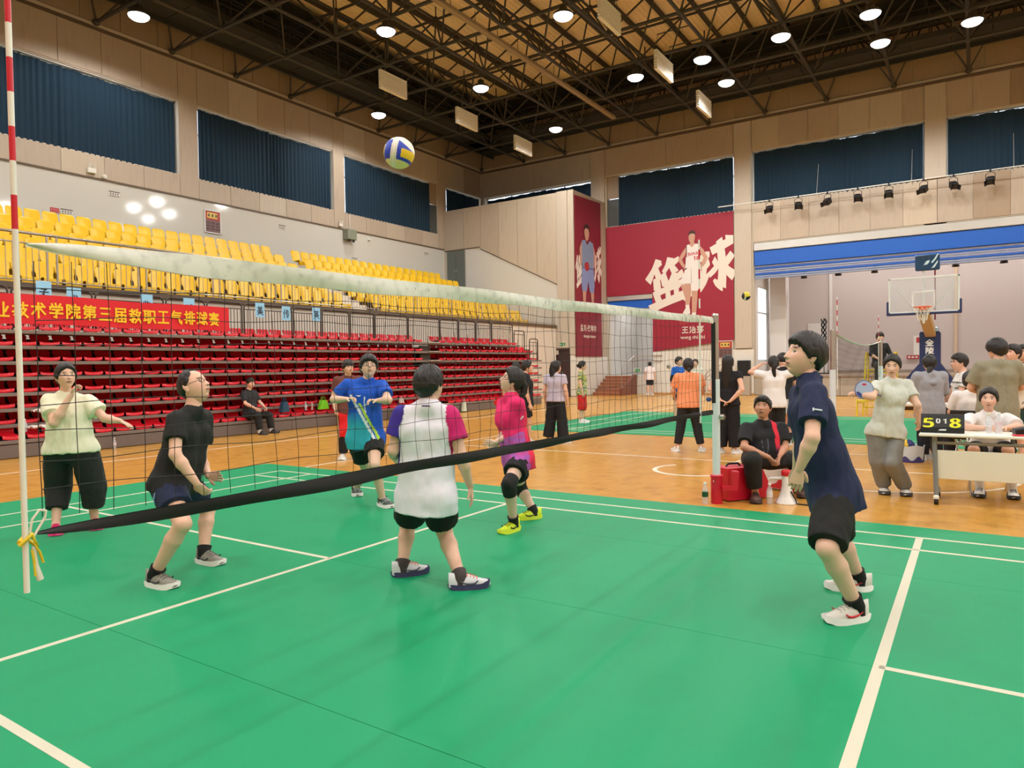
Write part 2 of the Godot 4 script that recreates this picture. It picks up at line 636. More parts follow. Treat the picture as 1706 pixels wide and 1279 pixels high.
# ---------------------------------------------------------------- roof: deck, purlins, space frame, catwalk, sound panels
func roof() -> void:
	var deck := mat("roof_deck", rgb(250, 228, 190), 0.7)
	var steel := mat("truss_steel", rgb(66, 63, 60), 0.55, 0.2)
	var dark := mat("catwalk_steel", rgb(52, 50, 47), 0.7, 0.2)
	var c := shell("ceiling", "tan corrugated roof deck over the space frame")
	# corrugated sheets between the purlins
	for i in 18:
		var x0 := XL - 0.4 + i * 2.55
		var g := Geo.new()
		var w := 2.55
		var nf := 12
		for k in nf:
			var a := x0 + w * k / nf
			var b := a + w / nf
			g.span(Vector3(a, TOP + 0.02, ZE - 0.4), Vector3(a + w / nf * 0.6, TOP + 0.06, ZB + 0.4))
			g.span(Vector3(a + w / nf * 0.6, TOP, ZE - 0.4), Vector3(b, TOP + 0.06, ZB + 0.4))
		part(c, "deck_sheet", g, deck)
	var pm := Geo.new()
	pm.box(Vector3.ZERO, Vector3(0.09, 0.2, 45.0))
	var pmesh := pm.done()
	for i in 34:
		put(c, "purlin", pmesh, steel, Transform3D(Basis(), Vector3(XL + 0.7 + i * 1.3, TOP - 0.12, -11.0)))
	# space frame
	var t := thing("space_frame", "dark steel space frame of tubes carrying the hall roof", "roof truss", Vector3(0, 12.92, 0))
	var gx := func(i: float) -> float: return -23.92 if i == 0 else -23.65 + 2.6 * i
	var gz := func(j: float) -> float: return -33.52 if j == 0 else -32.9 + 2.6 * j
	var nx := 11
	var nz := 10
	var up := 1.8
	var lower := func(i: int, j: int) -> Vector3: return Vector3(gx.call(i), 0, gz.call(j))
	var upper := func(i: int, j: int) -> Vector3: return Vector3(gx.call(i + 0.5), up, gz.call(j + 0.5))
	var unit := func(r: float) -> ArrayMesh:
		var g := Geo.new()
		g.rod(Vector3.ZERO, Vector3.UP, r, 7)
		return g.done()
	var thick: ArrayMesh = unit.call(0.062)
	var mid: ArrayMesh = unit.call(0.05)
	var thin: ArrayMesh = unit.call(0.034)
	var gb := Geo.new()
	gb.ball(Vector3.ZERO, Vector3.ONE * 0.12, 8, 5)
	var node_ := gb.done()
	var rest := Geo.new()
	var webs := 0
	for i in nx + 7:
		for j in nz + 7:
			var a: Vector3 = lower.call(i, j)
			var near: bool = i < nx and j < nz
			if near:
				put(t, "node_ball", node_, steel, Transform3D(Basis(), a))
			for q in [[1, 0], [0, 1]]:
				if i + q[0] > nx + 6 or j + q[1] > nz + 6 or (i == 0 and q[1] == 1) or (j == 0 and q[0] == 1):
					continue
				var b: Vector3 = lower.call(i + q[0], j + q[1])
				if near:
					put(t, "bottom_chord", thick, steel, ax(a, b))
				else:
					rest.rod(a, b, 0.06, 4)
			if i < nx + 6 and j < nz + 6:
				var u: Vector3 = upper.call(i, j)
				if near:
					put(t, "upper_node", node_, steel, Transform3D(Basis(), u))
				for q in [[1, 0], [0, 1]]:
					if i + q[0] > nx + 5 or j + q[1] > nz + 5:
						continue
					var b: Vector3 = upper.call(i + q[0], j + q[1])
					if near:
						put(t, "top_chord", mid, steel, ax(u, b))
					else:
						rest.rod(u, b, 0.05, 4)
				for q in [[0, 0], [1, 0], [0, 1], [1, 1]]:
					var b: Vector3 = lower.call(i + q[0], j + q[1])
					if near and i < 9 and j < 8 and webs < 290:
						put(t, "web_strut", thin, steel, ax(b, u))
						webs += 1
					else:
						rest.rod(b, u, 0.034, 4)
				# short posts up to the purlins
				rest.rod(u, u + Vector3(0, TOP - 12.92 - up - 0.2, 0), 0.03, 4)
	tag(part(t, "further_members", rest, steel), "", "", "", "stuff")
	# catwalks round the edge
	for s in 2:
		var cw := thing_part(t, "catwalk")
		cw.position = Vector3(0, 0.58, 0)
		var p0 := Vector3(-22.1, 0, ZE + 0.3) if s == 0 else Vector3(-22.9, 0, -31.3)
		var d := Vector3.BACK if s == 0 else Vector3.RIGHT
		var o := Vector3.RIGHT if s == 0 else Vector3.BACK
		var l := 26.0 if s == 0 else 27.0
		for k in int(l / 1.3):
			var g := Geo.new()
			g.box(p0 + d * (1.3 * (k + 0.5)), (d * 1.27).abs() + (o * 1.75).abs() + Vector3(0, 0.05, 0))
			part(cw, "deck_plate", g, dark)
		for e in [-0.9, 0.9]:
			for y in [0.35, 0.65, 0.95]:
				var g := Geo.new()
				g.rod(p0 + o * e + Vector3(0, y, 0), p0 + o * e + d * l + Vector3(0, y, 0), 0.022)
				part(cw, "hand_rail", g, dark)
			var g := Geo.new()
			g.box(p0 + o * e + d * l * 0.5 + Vector3(0, -0.08, 0), (d * l).abs() + (o * 0.08).abs() + Vector3(0, 0.2, 0))
			part(cw, "edge_beam", g, dark)
			for k in int(l / 0.65) + 1:
				var b := Geo.new()
				b.rod(p0 + o * e + d * 0.65 * k, p0 + o * e + d * 0.65 * k + Vector3(0, 0.95, 0), 0.018, 5)
				part(cw, "rail_post", b, dark)
	# lining of the dark roof edge behind the catwalks
	var ed := Geo.new()
	ed.span(Vector3(XL, TOP - 0.35, ZE), Vector3(-21.2, TOP - 0.3, ZB))
	ed.span(Vector3(-21.2, TOP - 0.35, ZE), Vector3(XR, TOP - 0.3, -30.4))
	part(c, "edge_lining", ed, dark)
	# tan cable trunk below the frame
	var tr := thing("cable_duct", "long tan cable trunk running under the space frame", "duct", Vector3(-13.9, 12.85, -21.0))
	var g3 := Geo.new()
	g3.box(Vector3.ZERO, Vector3(0.2, 0.12, 18.0), 0.01)
	part(tr, "trunk", g3, mat("cable_trunk_paint", rgb(150, 130, 104), 0.6))
	for k in 14:
		var g4 := Geo.new()
		g4.rod(Vector3(0.1, 0.05, -8.5 + k * 1.3), Vector3(0.1, 0.4, -8.5 + k * 1.3), 0.01)
		part(tr, "hanger", g4, steel)
	# hanging sound panels, slatted and white
	var sp := [[-18.05, -19.03, -20.46, "nearest of the left row of three"], [-18.05, -23.54, -25.0, "middle one of the left row of three"], [-18.05, -27.97, -29.46, "furthest of the left row, before the dark roof corner"], [-9.22, -18.96, -20.37, "cut by the upper edge of the picture"], [-9.22, -23.3, -24.85, "middle one of the right row"], [-9.22, -27.7, -29.27, "smallest of the right row, nearest the stage wall"]]
	for i in sp.size():
		var q: Array = sp[i]
		var z0: float = q[2]
		var z1: float = q[1]
		var y0 := 11.67
		var y1 := 12.36
		var b := thing("sound_panel", "white ribbed hanging sound panel, " + q[3], "acoustic panel", Vector3(q[0], y0, (z0 + z1) * 0.5), 0.0, "white sound panels hung from the roof")
		var h := y1 - y0
		for k in 8:
			var g := Geo.new()
			g.box(Vector3(0, h * (k + 0.5) / 8, 0), Vector3(0.14, h / 8 - 0.012, z1 - z0), 0.02)
			part(b, "slat", g, mat("sound_panel_white", rgb(232, 226, 214), 0.7))
		for e in [-0.38, 0.38]:
			var g := Geo.new()
			g.rod(Vector3(0, h, (z1 - z0) * e), Vector3(0, h + 0.55, (z1 - z0) * e), 0.008, 5)
			part(b, "wire", g, steel)
			var cx := 0.0
			var near_x := 9.0
			for k in 10:
				if absf(-23.65 + 2.6 * k - q[0]) < absf(near_x):
					near_x = -23.65 + 2.6 * k - q[0]
			g = Geo.new()
			g.rod(Vector3(cx, h + 0.55, (z1 - z0) * e), Vector3(near_x, h + 0.55, (z1 - z0) * e), 0.02, 6)
			part(b, "hanger_bar", g, steel)


# ---------------------------------------------------------------- seats
func seat_mesh(back: float, lean: float, leg: float, skirt: float) -> ArrayMesh:
	# one moulded plastic shell: pan, bend and back with rounded corners, 9 mm thick; sits at y = 0, faces +x
	var prof := [Vector2(0.21, -0.03 - skirt), Vector2(0.22, 0.0), Vector2(0.19, 0.018), Vector2(0.05, 0.004), Vector2(-0.10, 0.0), Vector2(-0.165, 0.018), Vector2(-0.195, 0.06)]
	for k in 5:
		var f := (k + 1) / 5.0
		prof.append(Vector2(-0.195 - lean * f, 0.06 + back * f))
	prof.append(Vector2(-0.222 - lean, 0.055 + back))
	prof.append(Vector2(-0.232 - lean, 0.03 + back))
	var m := prof.size()
	var nu := 8
	var g := Geo.new()
	var top := 0.06 + back
	var width := func(p: Vector2, i: int) -> float:
		var w := 0.214
		if p.y > top - 0.1 and i > 6:
			w -= 0.05 * pow((p.y - top + 0.1) / 0.1, 2.0)
		if i < 3:
			w -= 0.02 * (3 - i) / 3.0
		if i in [5, 6, 7]:
			w -= 0.026
		return w
	for sd in 2:
		var k0 := g.v.size()
		for i in m:
			var p: Vector2 = prof[i]
			var t: Vector2 = (prof[mini(i + 1, m - 1)] - prof[maxi(i - 1, 0)]).normalized()
			var nn := Vector2(t.y, -t.x) * (1.0 if sd == 0 else -1.0)
			if nn.y < 0 and sd == 0 and i < 7:
				nn = -nn
			for j in nu + 1:
				var u := float(j) / nu * 2.0 - 1.0
				var w: float = width.call(p, i)
				var dish := -0.02 * (1.0 - u * u) if i < 6 else 0.0
				var curve := -0.018 * (1.0 - u * u) if i >= 6 else 0.0
				g.vert(Vector3(p.x + curve - (0.009 if sd == 1 and i >= 6 else 0.0), p.y + dish - (0.012 if sd == 1 and i < 6 else 0.0), u * w), Vector3(nn.x, nn.y, -u * 0.25))
		for i in m - 1:
			for j in nu:
				var a := k0 + i * (nu + 1) + j
				g.tri(a, a + 1, a + nu + 2)
				g.tri(a, a + nu + 2, a + nu + 1)
	# legs of the pan: a short bracket below
	g.box(Vector3(-0.03, -leg * 0.5 - 0.01, 0), Vector3(0.10, leg - 0.02, 0.06), 0.01)
	return g.done()

func left_stand() -> void:
	var fascia := mat("stand_fascia", rgb(216, 204, 188), 0.6)
	var tread := mat("stand_tread", rgb(116, 96, 80), 0.7)
	var steel := mat("stainless_rail", rgb(196, 186, 176), 0.28, 0.85)
	var dk := mat("bleacher_rail_paint", rgb(70, 62, 58), 0.45, 0.3)
	var yel := mat("yellow_seat_plastic", rgb(228, 182, 6), 0.36)
	var red := mat("red_seat_plastic", rgb(214, 24, 40), 0.32)
	var trim := mat("dark_trim", rgb(96, 78, 62), 0.5)
	# fixed tier
	var t := thing("concrete_tier", "stepped concrete tier under the yellow seats with a beige front", "grandstand", Vector3(-20.5, 0, -13.0))
	t.set_meta("kind", "structure")
	t.remove_meta("category")
	var o := -t.position
	var zf := 5.0
	for k in 6:
		var x1 := -18.42 - 0.78 * k + (1.1 if k == 0 else 0.0)
		var g := Geo.new()
		g.span(o + Vector3(-24.04, 3.0, zf), o + Vector3(x1, 3.45 + 0.41 * k, ZK + 0.02))
		part(t, "step", g, tread)
	var gf := Geo.new()
	gf.span(o + Vector3(-17.4, 0.02, zf), o + Vector3(-17.17, 3.36, ZK + 0.02))
	part(t, "front_wall", gf, fascia)
	gf = Geo.new()
	gf.span(o + Vector3(-17.6, 3.36, zf), o + Vector3(-17.1, 3.5, ZK + 0.02), 0.01)
	part(t, "edge_beam", gf, trim)
	# aisle steps between the two blocks
	for k in 11:
		var g := Geo.new()
		g.span(o + Vector3(-18.5 - 0.39 * k, 3.42 + 0.19 * k, -19.0), o + Vector3(-18.5 - 0.39 * (k + 1), 3.66 + 0.2 * k, -18.1), 0.008)
		part(t, "aisle_step", g, fascia)
	# yellow seats: six rows, largest 300 as things
	var ym := seat_mesh(0.40, 0.10, 0.36, 0.12)
	var rest := []
	var left := 300
	for row in 6:
		var n_ := 54
		for i in n_:
			var z := -6.3 - 0.475 * i
			if z < -18.05 and z > -19.1 - 0.0:
				continue
			if z < -19.1 and row == 0 and z > -19.2:
				continue
			if z < ZK + (0.5 if row < 4 else 1.0 + 0.35 * (row - 3)):
				continue
			var f := Transform3D(Basis(), Vector3(-18.78 - 0.78 * row, 3.45 + 0.41 * row + 0.36, z))
			if i <= 47 + row and left > 0 and i < 51 - (0 if row > 2 else 1):
				left -= 1
				tag(put(self, "stadium_chair", ym, yel, f), "yellow moulded plastic seat of the fixed stand behind the steel railing", "seat", "yellow seats of the fixed stand")
			else:
				rest.append(f)
	many("further_yellow_seats", ym, yel, rest, "rest of the yellow seats at the far end of the stand")
	# railing of the fixed tier: bays with twin posts, top rail, mid rail and balusters
	var bx := -17.18
	var bal := Geo.new()
	bal.rod(Vector3(0, 0.0, 0), Vector3(0, 0.82, 0), 0.009, 5)
	var balm := bal.done()
	var post := Geo.new()
	post.rod(Vector3(0, -0.12, 0), Vector3(0, 1.05, 0), 0.024, 8)
	var postm := post.done()
	var zb := -3.4
	var bay := 0
	while zb > ZK + 0.3:
		var l := minf(2.03, zb - ZK - 0.02)
		var rl := thing("stand_railing", "stainless railing bay with thin balusters before the yellow seats", "railing", Vector3(bx, 3.52, zb), 0.0, "stainless railing bays of the yellow stand")
		for q in [[1.06, 0.03, "top_rail"], [0.84, 0.016, "mid_rail"], [0.04, 0.016, "bottom_rail"]]:
			var g := Geo.new()
			g.rod(Vector3(0, q[0], 0), Vector3(0, q[0], -l), q[1], 8)
			part(rl, q[2], g, steel)
		put(rl, "post", postm, steel, Transform3D(Basis(), Vector3(0, 0, -0.02)))
		put(rl, "post", postm, steel, Transform3D(Basis(), Vector3(0, 0, -0.22)))
		var z := -0.35
		while z > -l + 0.05:
			put(rl, "baluster", balm, steel, Transform3D(Basis(), Vector3(0, 0.03, z)))
			z -= 0.128
		zb -= 2.03
		bay += 1
	# retractable bleacher, pushed in: eight decks one over another
	var dgrey := mat("bleacher_deck", rgb(122, 110, 104), 0.5)
	var dface := mat("bleacher_front_boards", rgb(112, 100, 94), 0.55)
	var inner := mat("bleacher_gap_shade", rgb(50, 42, 40), 0.8)
	var silver := mat("step_nosing", rgb(205, 200, 196), 0.35, 0.6)
	var b := thing("retractable_bleacher", "retracted grey telescopic bleacher whose decks stack below the railings", "bleacher", Vector3(-15.8, 0, -13.0))
	o = -b.position
	var za := -2.0
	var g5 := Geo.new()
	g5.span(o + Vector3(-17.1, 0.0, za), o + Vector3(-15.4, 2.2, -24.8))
	part(b, "gap_shade_block", g5, inner)  # dark block put in so the gaps between the decks look shaded
	for i in 9:
		var g := Geo.new()
		g.span(o + Vector3(-14.62, 0.01, za - 2.475 * i), o + Vector3(-14.55, 0.25, za - 2.475 * (i + 1) + 0.01), 0.005)
		part(b, "front_board", g, dface)
	for k in 8:
		var y := 0.33 + 0.285 * k if k == 0 else 0.60 + 0.2915 * (k - 1)
		var ze := -24.3 if k == 0 else (-24.9 if k < 6 else (-24.6 if k == 6 else -23.25))
		var bx0 := 0.0 if k == 0 else -0.35
		var g := Geo.new()
		g.span(o + Vector3(-15.14 + bx0, y - 0.065, za), o + Vector3(-14.54 + bx0, y, ze), 0.006)
		part(b, "deck", g, dgrey)
		var g2 := Geo.new()
		g2.span(o + Vector3(-14.56 + bx0, y - 0.02, -18.3), o + Vector3(-14.5 + bx0, y + 0.012, -17.7), 0.004)
		part(b, "step_nosing", g2, silver)
		if k < 7:
			var g6 := Geo.new()
			g6.span(o + Vector3(-14.98 + bx0, y, -18.25), o + Vector3(-14.9 + bx0, y + 0.2, -17.75), 0.004)
			part(b, "step_riser", g6, dgrey)
	# red seats
	var rm := seat_mesh(0.10, 0.03, 0.075, 0.01)
	rest = []
	left = 300
	for i in 50:
		for k in 8:
			var z := -5.3 - 0.4 * i
			if z < -17.6 and z > -18.45:
				continue
			if z < (-24.1 if k == 0 else (-24.7 if k < 6 else (-24.4 if k == 6 else -23.0))):
				continue
			var f := Transform3D(Basis().scaled(Vector3(1.0, 1.0, 0.885)), Vector3(-14.80 - (0.0 if k == 0 else 0.35), (0.33 if k == 0 else 0.60 + 0.2915 * (k - 1)) + 0.075, z))
			if left > 0:
				left -= 1
				tag(put(self, "bleacher_chair", rm, red, f), "red plastic seat folded low on a deck of the retracted bleacher", "seat", "red seats of the bleacher")
			else:
				rest.append(f)
	many("further_red_seats", rm, red, rest, "rest of the red seats towards the far end of the bleacher")
	# guard frames on the top deck and down the far end
	var posts := [-2.9, -4.4, -5.9, -7.4, -8.9, -9.9, -10.9, -12.4, -13.38, -14.42, -15.42, -16.9, -18.48, -19.5, -20.52, -21.5, -22.95]
	for i in posts.size() - 1:
		guard(Vector3(-15.0, 2.34, posts[i]), posts[i] - posts[i + 1] - 0.06, 0.83, Vector3(0, 0, -1), dk, "upright", "dark tube guard frame standing on the top deck of the bleacher", 0.09)
	guard(Vector3(-15.0, 2.06, -23.0), 0.75, 0.85, Vector3(0, 0, -1), dk, "upright", "dark guard frame at the bleacher end, one deck below the row", 0.3)
	guard(Vector3(-14.7, 1.75, -23.65), 0.62, 0.85, Vector3(0, 0, -1), dk, "upright", "lowest dark guard frame at the far bleacher end beside the door", 0.28)

func guard(at: Vector3, w: float, h: float, d: Vector3, m: Material, bar: String, label: String, pitch: float) -> void:
	var t := thing("guard_frame", label, "railing", at, 0.0, "guard frames of the bleacher")
	var r := 0.10
	var path := [Vector3.ZERO, Vector3(0, h - r, 0), d * r * 0.3 + Vector3(0, h - r * 0.3, 0), d * r + Vector3(0, h, 0), d * (w - r) + Vector3(0, h, 0), d * (w - r * 0.3) + Vector3(0, h - r * 0.3, 0), d * w + Vector3(0, h - r, 0), d * w]
	var g := Geo.new()
	g.tube(path, 0.021, 6)
	part(t, "bent_tube", g, m)
	g = Geo.new()
	g.rod(Vector3(0, h - 0.14, 0), d * w + Vector3(0, h - 0.14, 0), 0.013, 5)
	part(t, "cross_bar", g, m)
	g = Geo.new()
	g.rod(Vector3(0, 0.0, 0), Vector3(0, h - 0.14, 0), 0.009, 5)
	var bm := g.done()
	var s := pitch
	while s < w - 0.04:
		put(t, bar, bm, m, Transform3D(Basis(), d * s))
		s += pitch

func many(called: String, mesh: Mesh, m: Material, where: Array, label: String) -> void:
	if where.is_empty():
		return
	var mm := MultiMesh.new()
	mm.transform_format = MultiMesh.TRANSFORM_3D
	mm.mesh = mesh
	mm.instance_count = where.size()
	for i in where.size():
		mm.set_instance_transform(i, where[i])
	var o := MultiMeshInstance3D.new()
	o.multimesh = mm
	o.material_override = m
	o.name = numbered(called)
	add_child(o)
	tag(o, label, "seat", "", "stuff")

# ---------------------------------------------------------------- the end wall, the corner block, doors, posters
func end_wall() -> void:
	var conc := mat("plaster_wall", rgb(196, 184, 166), 0.7)
	var tile := mat("white_wainscot", rgb(222, 218, 208), 0.3)
	var trim := mat("dark_trim", rgb(96, 78, 62), 0.5)
	var white := mat("matt_white_wall", rgb(208, 204, 196), 0.5)
	var grey := mat("grey_door_paint", rgb(98, 104, 98), 0.5)
	var wall := shell("wall_end", "beige panelled end wall with piers, curtains, banner and the stage opening")
	var g := Geo.new()
	var w := func(x0: float, y0: float, x1: float, y1: float) -> void: g.span(Vector3(x0, y0, ZE - 0.4), Vector3(x1, y1, ZE - 0.03))
	w.call(XL, 11.3, XR + 0.4, TOP)
	# piers and bands round the openings
	w.call(XL, 8.85, -23.85, 11.3)
	w.call(-16.97, 5.06, -16.1, 11.3)
	w.call(-9.52, 7.06, -8.69, 11.3)
	w.call(-1.77, 7.06, -1.0, 11.3)
	w.call(5.9, 7.06, 6.7, 11.3)
	w.call(-9.52, 0.0, -8.65, 7.06)
	w.call(-13.6, 0.0, -9.52, 8.7)
	w.call(-16.1, 5.06, -13.6, 8.7)
	w.call(-16.97, 0.0, -16.15, 5.06)
	w.call(-8.69, 7.06, 6.05, 8.9)
	w.call(6.05, 0.0, XR, 11.3)
	w.call(XL, 0.0, -16.97, 8.85)
	part(wall, "backing", g, conc)
	# veneer
	panel_row(wall, Vector3(XL, 0, ZE - 0.03), Vector3(-16.97, 0, ZE - 0.03), 11.33, 12.7, 3.5, Vector3.BACK, 2)
	panel_row(wall, Vector3(-16.15, 0, ZE - 0.03), Vector3(-9.52, 0, ZE - 0.03), 11.33, 12.7, 3.2, Vector3.BACK, 1)
	panel_row(wall, Vector3(-8.69, 0, ZE - 0.03), Vector3(6.0, 0, ZE - 0.03), 11.33, 12.7, 1.22, Vector3.BACK)
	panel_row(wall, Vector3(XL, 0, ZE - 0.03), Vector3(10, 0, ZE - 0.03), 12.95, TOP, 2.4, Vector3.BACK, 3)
	panel_row(wall, Vector3(-8.65, 0, ZE - 0.03), Vector3(6.0, 0, ZE - 0.03), 7.1, 8.88, 1.2, Vector3.BACK)
	for q in [[-16.97, -16.16, 5.1], [-9.5, -8.7, 2.2], [-1.77, -1.0, 8.9], [5.9, 6.7, 8.9]]:
		g = Geo.new()
		g.span(Vector3(q[0] + 0.01, q[2], ZE - 0.03), Vector3(q[1] - 0.01, 12.7, ZE + 0.08), 0.01)
		part(wall, "pier", g, panel_tone(4 if q[0] > -12 else 1))
	g = Geo.new()
	g.span(Vector3(XL, 12.72, ZE - 0.03), Vector3(XR, 12.80, ZE + 0.1), 0.01)
	part(wall, "ledge_beam", g, trim)
	g = Geo.new()
	g.span(Vector3(XL, 12.82, ZE - 0.03), Vector3(XR, 12.93, ZE + 0.06), 0.01)
	part(wall, "ledge_strip", g, panel_tone(4))
	# white tiled wainscot right of the doorway, with joints
	for i in 5:
		g = Geo.new()
		var x0 := -13.6 + i * 0.99
		g.span(Vector3(x0 + 0.006, 0.1, ZE - 0.03), Vector3(x0 + 0.984, 2.15, ZE + 0.02), 0.004)
		part(wall, "wainscot_tile", g, tile)
	g = Geo.new()
	g.span(Vector3(-13.6, 0.0, ZE - 0.03), Vector3(-8.65, 0.1, ZE + 0.04), 0.01)
	part(wall, "skirting_board", g, mat("orange_skirting", rgb(196, 150, 96), 0.5))
	# windows with their curtains
	for q in [[10.15, 11.28, 3], [8.68, 10.1, -1]]:
		g = Geo.new()
		g.span(Vector3(-16.09, q[0], ZE - 0.2), Vector3(-15.42, q[1], ZE - 0.1), 0.006)
		part(wall, "fixed_window_panel", g, panel_tone(3) if q[2] > 0 else mat("dark_grey_panel", rgb(78, 82, 80), 0.3))
	window_(11, Vector3(-23.85, 0, ZE - 0.03), Vector3(-16.97, 0, ZE - 0.03), 8.85, 11.3, Vector3.BACK)
	window_(12, Vector3(-16.1, 0, ZE - 0.03), Vector3(-9.52, 0, ZE - 0.03), 8.7, 11.3, Vector3.BACK)
	window_(13, Vector3(-8.69, 0, ZE - 0.03), Vector3(-1.77, 0, ZE - 0.03), 8.9, 11.3, Vector3.BACK)
	window_(14, Vector3(-1.0, 0, ZE - 0.03), Vector3(5.9, 0, ZE - 0.03), 8.9, 11.3, Vector3.BACK)
	curtain("curtain partly hidden behind the beige corner block", Vector3(-23.7, 0, ZE - 0.1), Vector3(-17.0, 0, ZE - 0.1), 8.86, 11.2, Vector3.BACK, 0.05, 21)
	curtain("curtain above the large burgundy banner", Vector3(-15.43, 0, ZE - 0.1), Vector3(-9.53, 0, ZE - 0.1), 8.6, 11.22, Vector3.BACK, 0.05, 22)
	curtain("wide curtain over the stage behind the row of spotlights", Vector3(-8.62, 0, ZE - 0.1), Vector3(-1.8, 0, ZE - 0.1), 8.86, 11.25, Vector3.BACK, 0.05, 23)
	curtain("curtain at the picture edge above the stage, right of the narrow pier", Vector3(-0.97, 0, ZE - 0.1), Vector3(5.85, 0, ZE - 0.1), 8.86, 11.25, Vector3.BACK, 0.05, 24)
	# ---- corner block in front of the end of the stand
	var bl := shell("wall_block", "beige panelled corner block with a white sloping field beside the yellow seats")
	g = Geo.new()
	g.span(Vector3(XL, 0, ZE), Vector3(-17.36, 9.9, ZK - 0.03))
	g.span(Vector3(-17.36, 2.32, ZE), Vector3(-16.43, 9.9, ZK - 0.03))
	g.span(Vector3(-16.43, 0, ZE), Vector3(XK - 0.03, 9.9, ZK - 0.03))
	g.span(Vector3(-17.36, 0, ZE), Vector3(-16.43, 2.32, ZK - 0.25))
	part(bl, "backing", g, conc)
	var xs := [-24.02, -22.72, -21.62, -20.48, -19.33, -18.2, -17.06]
	for i in 6:
		var x0: float = xs[i] + 0.008
		var x1: float = xs[i + 1] - 0.008
		var s0 := 7.80 if x0 < -21.6 else 7.70 + (x0 + 21.65) * (5.5 - 7.7) / (21.65 - 17.08)
		var s1 := 7.80 if x1 < -21.6 else 7.70 + (x1 + 21.65) * (5.5 - 7.7) / (21.65 - 17.08)
		g = Geo.new()
		g.plate([Vector2(x0, s0), Vector2(x1, s1), Vector2(x1, 9.92), Vector2(x0, 9.92)], ZK - 0.03, ZK)
		part(bl, "panel", g, panel_tone([2, 1, 1, 0, 0, 0][i]))
	for q in [[-17.05, -16.46, 2.05], [-16.44, -16.12, 2.05]]:
		g = Geo.new()
		g.span(Vector3(q[0], q[2], ZK - 0.03), Vector3(q[1] - 0.012, 9.95, ZK + (0.03 if q[0] < -16.8 else 0.015)), 0.006)
		if q[0] < -17.0:
			g = Geo.new()
			g.span(Vector3(q[0], 2.36, ZK - 0.03), Vector3(q[1] - 0.012, 9.95, ZK + 0.03), 0.006)
		part(bl, "pilaster", g, panel_tone(4))
	g = Geo.new()
	g.plate([Vector2(-22.62, 3.4), Vector2(-17.06, 3.4), Vector2(-17.06, 5.46), Vector2(-21.65, 7.66), Vector2(-22.62, 7.76)], ZK - 0.03, ZK - 0.01)
	part(bl, "white_field", g, white)
	for q in [[-24.02, 7.78, -21.65, 7.78], [-21.65, 7.68, -17.06, 5.48]]:
		g = Geo.new()
		g.rod(Vector3(q[0], q[1], ZK + 0.005), Vector3(q[2], q[3], ZK + 0.005), 0.022, 6)
		part(bl, "trim_strip", g, trim)
	for i in 8:
		var x0 := -22.0 + i * 0.62
		g = Geo.new()
		g.span(Vector3(x0 + 0.008, 2.06, ZK - 0.03), Vector3(x0 + 0.612, 3.38, ZK), 0.004)
		part(bl, "panel", g, panel_tone(4 if i % 2 else 1))
	for i in 4:
		g = Geo.new()
		g.span(Vector3(-19.4 + i * 0.5, 0.05, ZK - 0.03), Vector3(-18.91 + i * 0.5, 2.0, ZK - 0.005), 0.004)
		part(bl, "wainscot_tile", g, tile)
	g = Geo.new()
	g.span(Vector3(-16.43, 0.05, ZK - 0.03), Vector3(XK - 0.01, 2.0, ZK - 0.005), 0.004)
	part(bl, "wainscot_tile", g, tile)
	g = Geo.new()
	g.span(Vector3(XK - 0.03, 0.05, ZE), Vector3(XK, 1.95, ZK), 0.004)
	part(bl, "side_tile", g, tile)
	g = Geo.new()
	g.span(Vector3(XK - 0.03, 1.97, ZE), Vector3(XK - 0.005, 9.95, ZK), 0.004)
	part(bl, "side_panel", g, panel_tone(1))
	# grey doors on the stand landing
	for i in 2:
		g = Geo.new()
		g.span(Vector3(-23.86 + 0.6 * i, 5.7, ZK - 0.02), Vector3(-23.28 + 0.6 * i, 7.74, ZK + 0.02), 0.006)
		var d := struct("door_%d" % (i + 1), g, grey, "grey door leaf at the top of the yellow stand")
		var h := Geo.new()
		h.span(Vector3(-23.33 + 0.12 * i, 6.6, ZK + 0.02), Vector3(-23.30 + 0.12 * i, 6.75, ZK + 0.06), 0.004)
		part(d, "handle", h, mat("stainless_rail"))
	# dark double door to the hall
	var dw := mat("dark_wood_door", rgb(60, 40, 40), 0.4)
	for i in 2:
		g = Geo.new()
		g.span(Vector3(-17.34 + 0.455 * i, 0.01, ZK - 0.12), Vector3(-16.905 + 0.455 * i, 2.28, ZK - 0.07), 0.006)
		var d := struct("door_%d" % (i + 3), g, dw, "dark brown door leaf under the exit sign")
		var h := Geo.new()
		h.rod(Vector3(-16.95 + 0.1 * i, 0.95, ZK - 0.03), Vector3(-16.95 + 0.1 * i, 1.25, ZK - 0.03), 0.012)
		part(d, "handle", h, mat("stainless_rail"))
	g = Geo.new()
	g.span(Vector3(-17.40, 0, ZK - 0.1), Vector3(-17.34, 2.34, ZK + 0.02), 0.005)
	g.span(Vector3(-16.46, 0, ZK - 0.1), Vector3(-16.40, 2.34, ZK + 0.02), 0.005)
	g.span(Vector3(-17.40, 2.28, ZK - 0.1), Vector3(-16.40, 2.36, ZK + 0.02), 0.005)
	struct("trim_1", g, dw, "dark frame of the double door")
	# ---- raised doorway behind the steps
	var inn := mat("lobby_wall", rgb(206, 202, 198), 0.6)
	g = Geo.new()
	g.span(Vector3(-16.5, 0, ZE - 4.0), Vector3(-13.2, 0.95, ZE - 0.02))
	struct("floor_landing", g, tile, "raised landing behind the steps")
	var lob := shell("wall_lobby", "pale grey lobby walls behind the raised doorway")
	g = Geo.new()
	g.span(Vector3(-16.6, 0.95, ZE - 4.2), Vector3(-13.0, 5.2, ZE - 4.0))
	part(lob, "back", g, inn)
	g = Geo.new()
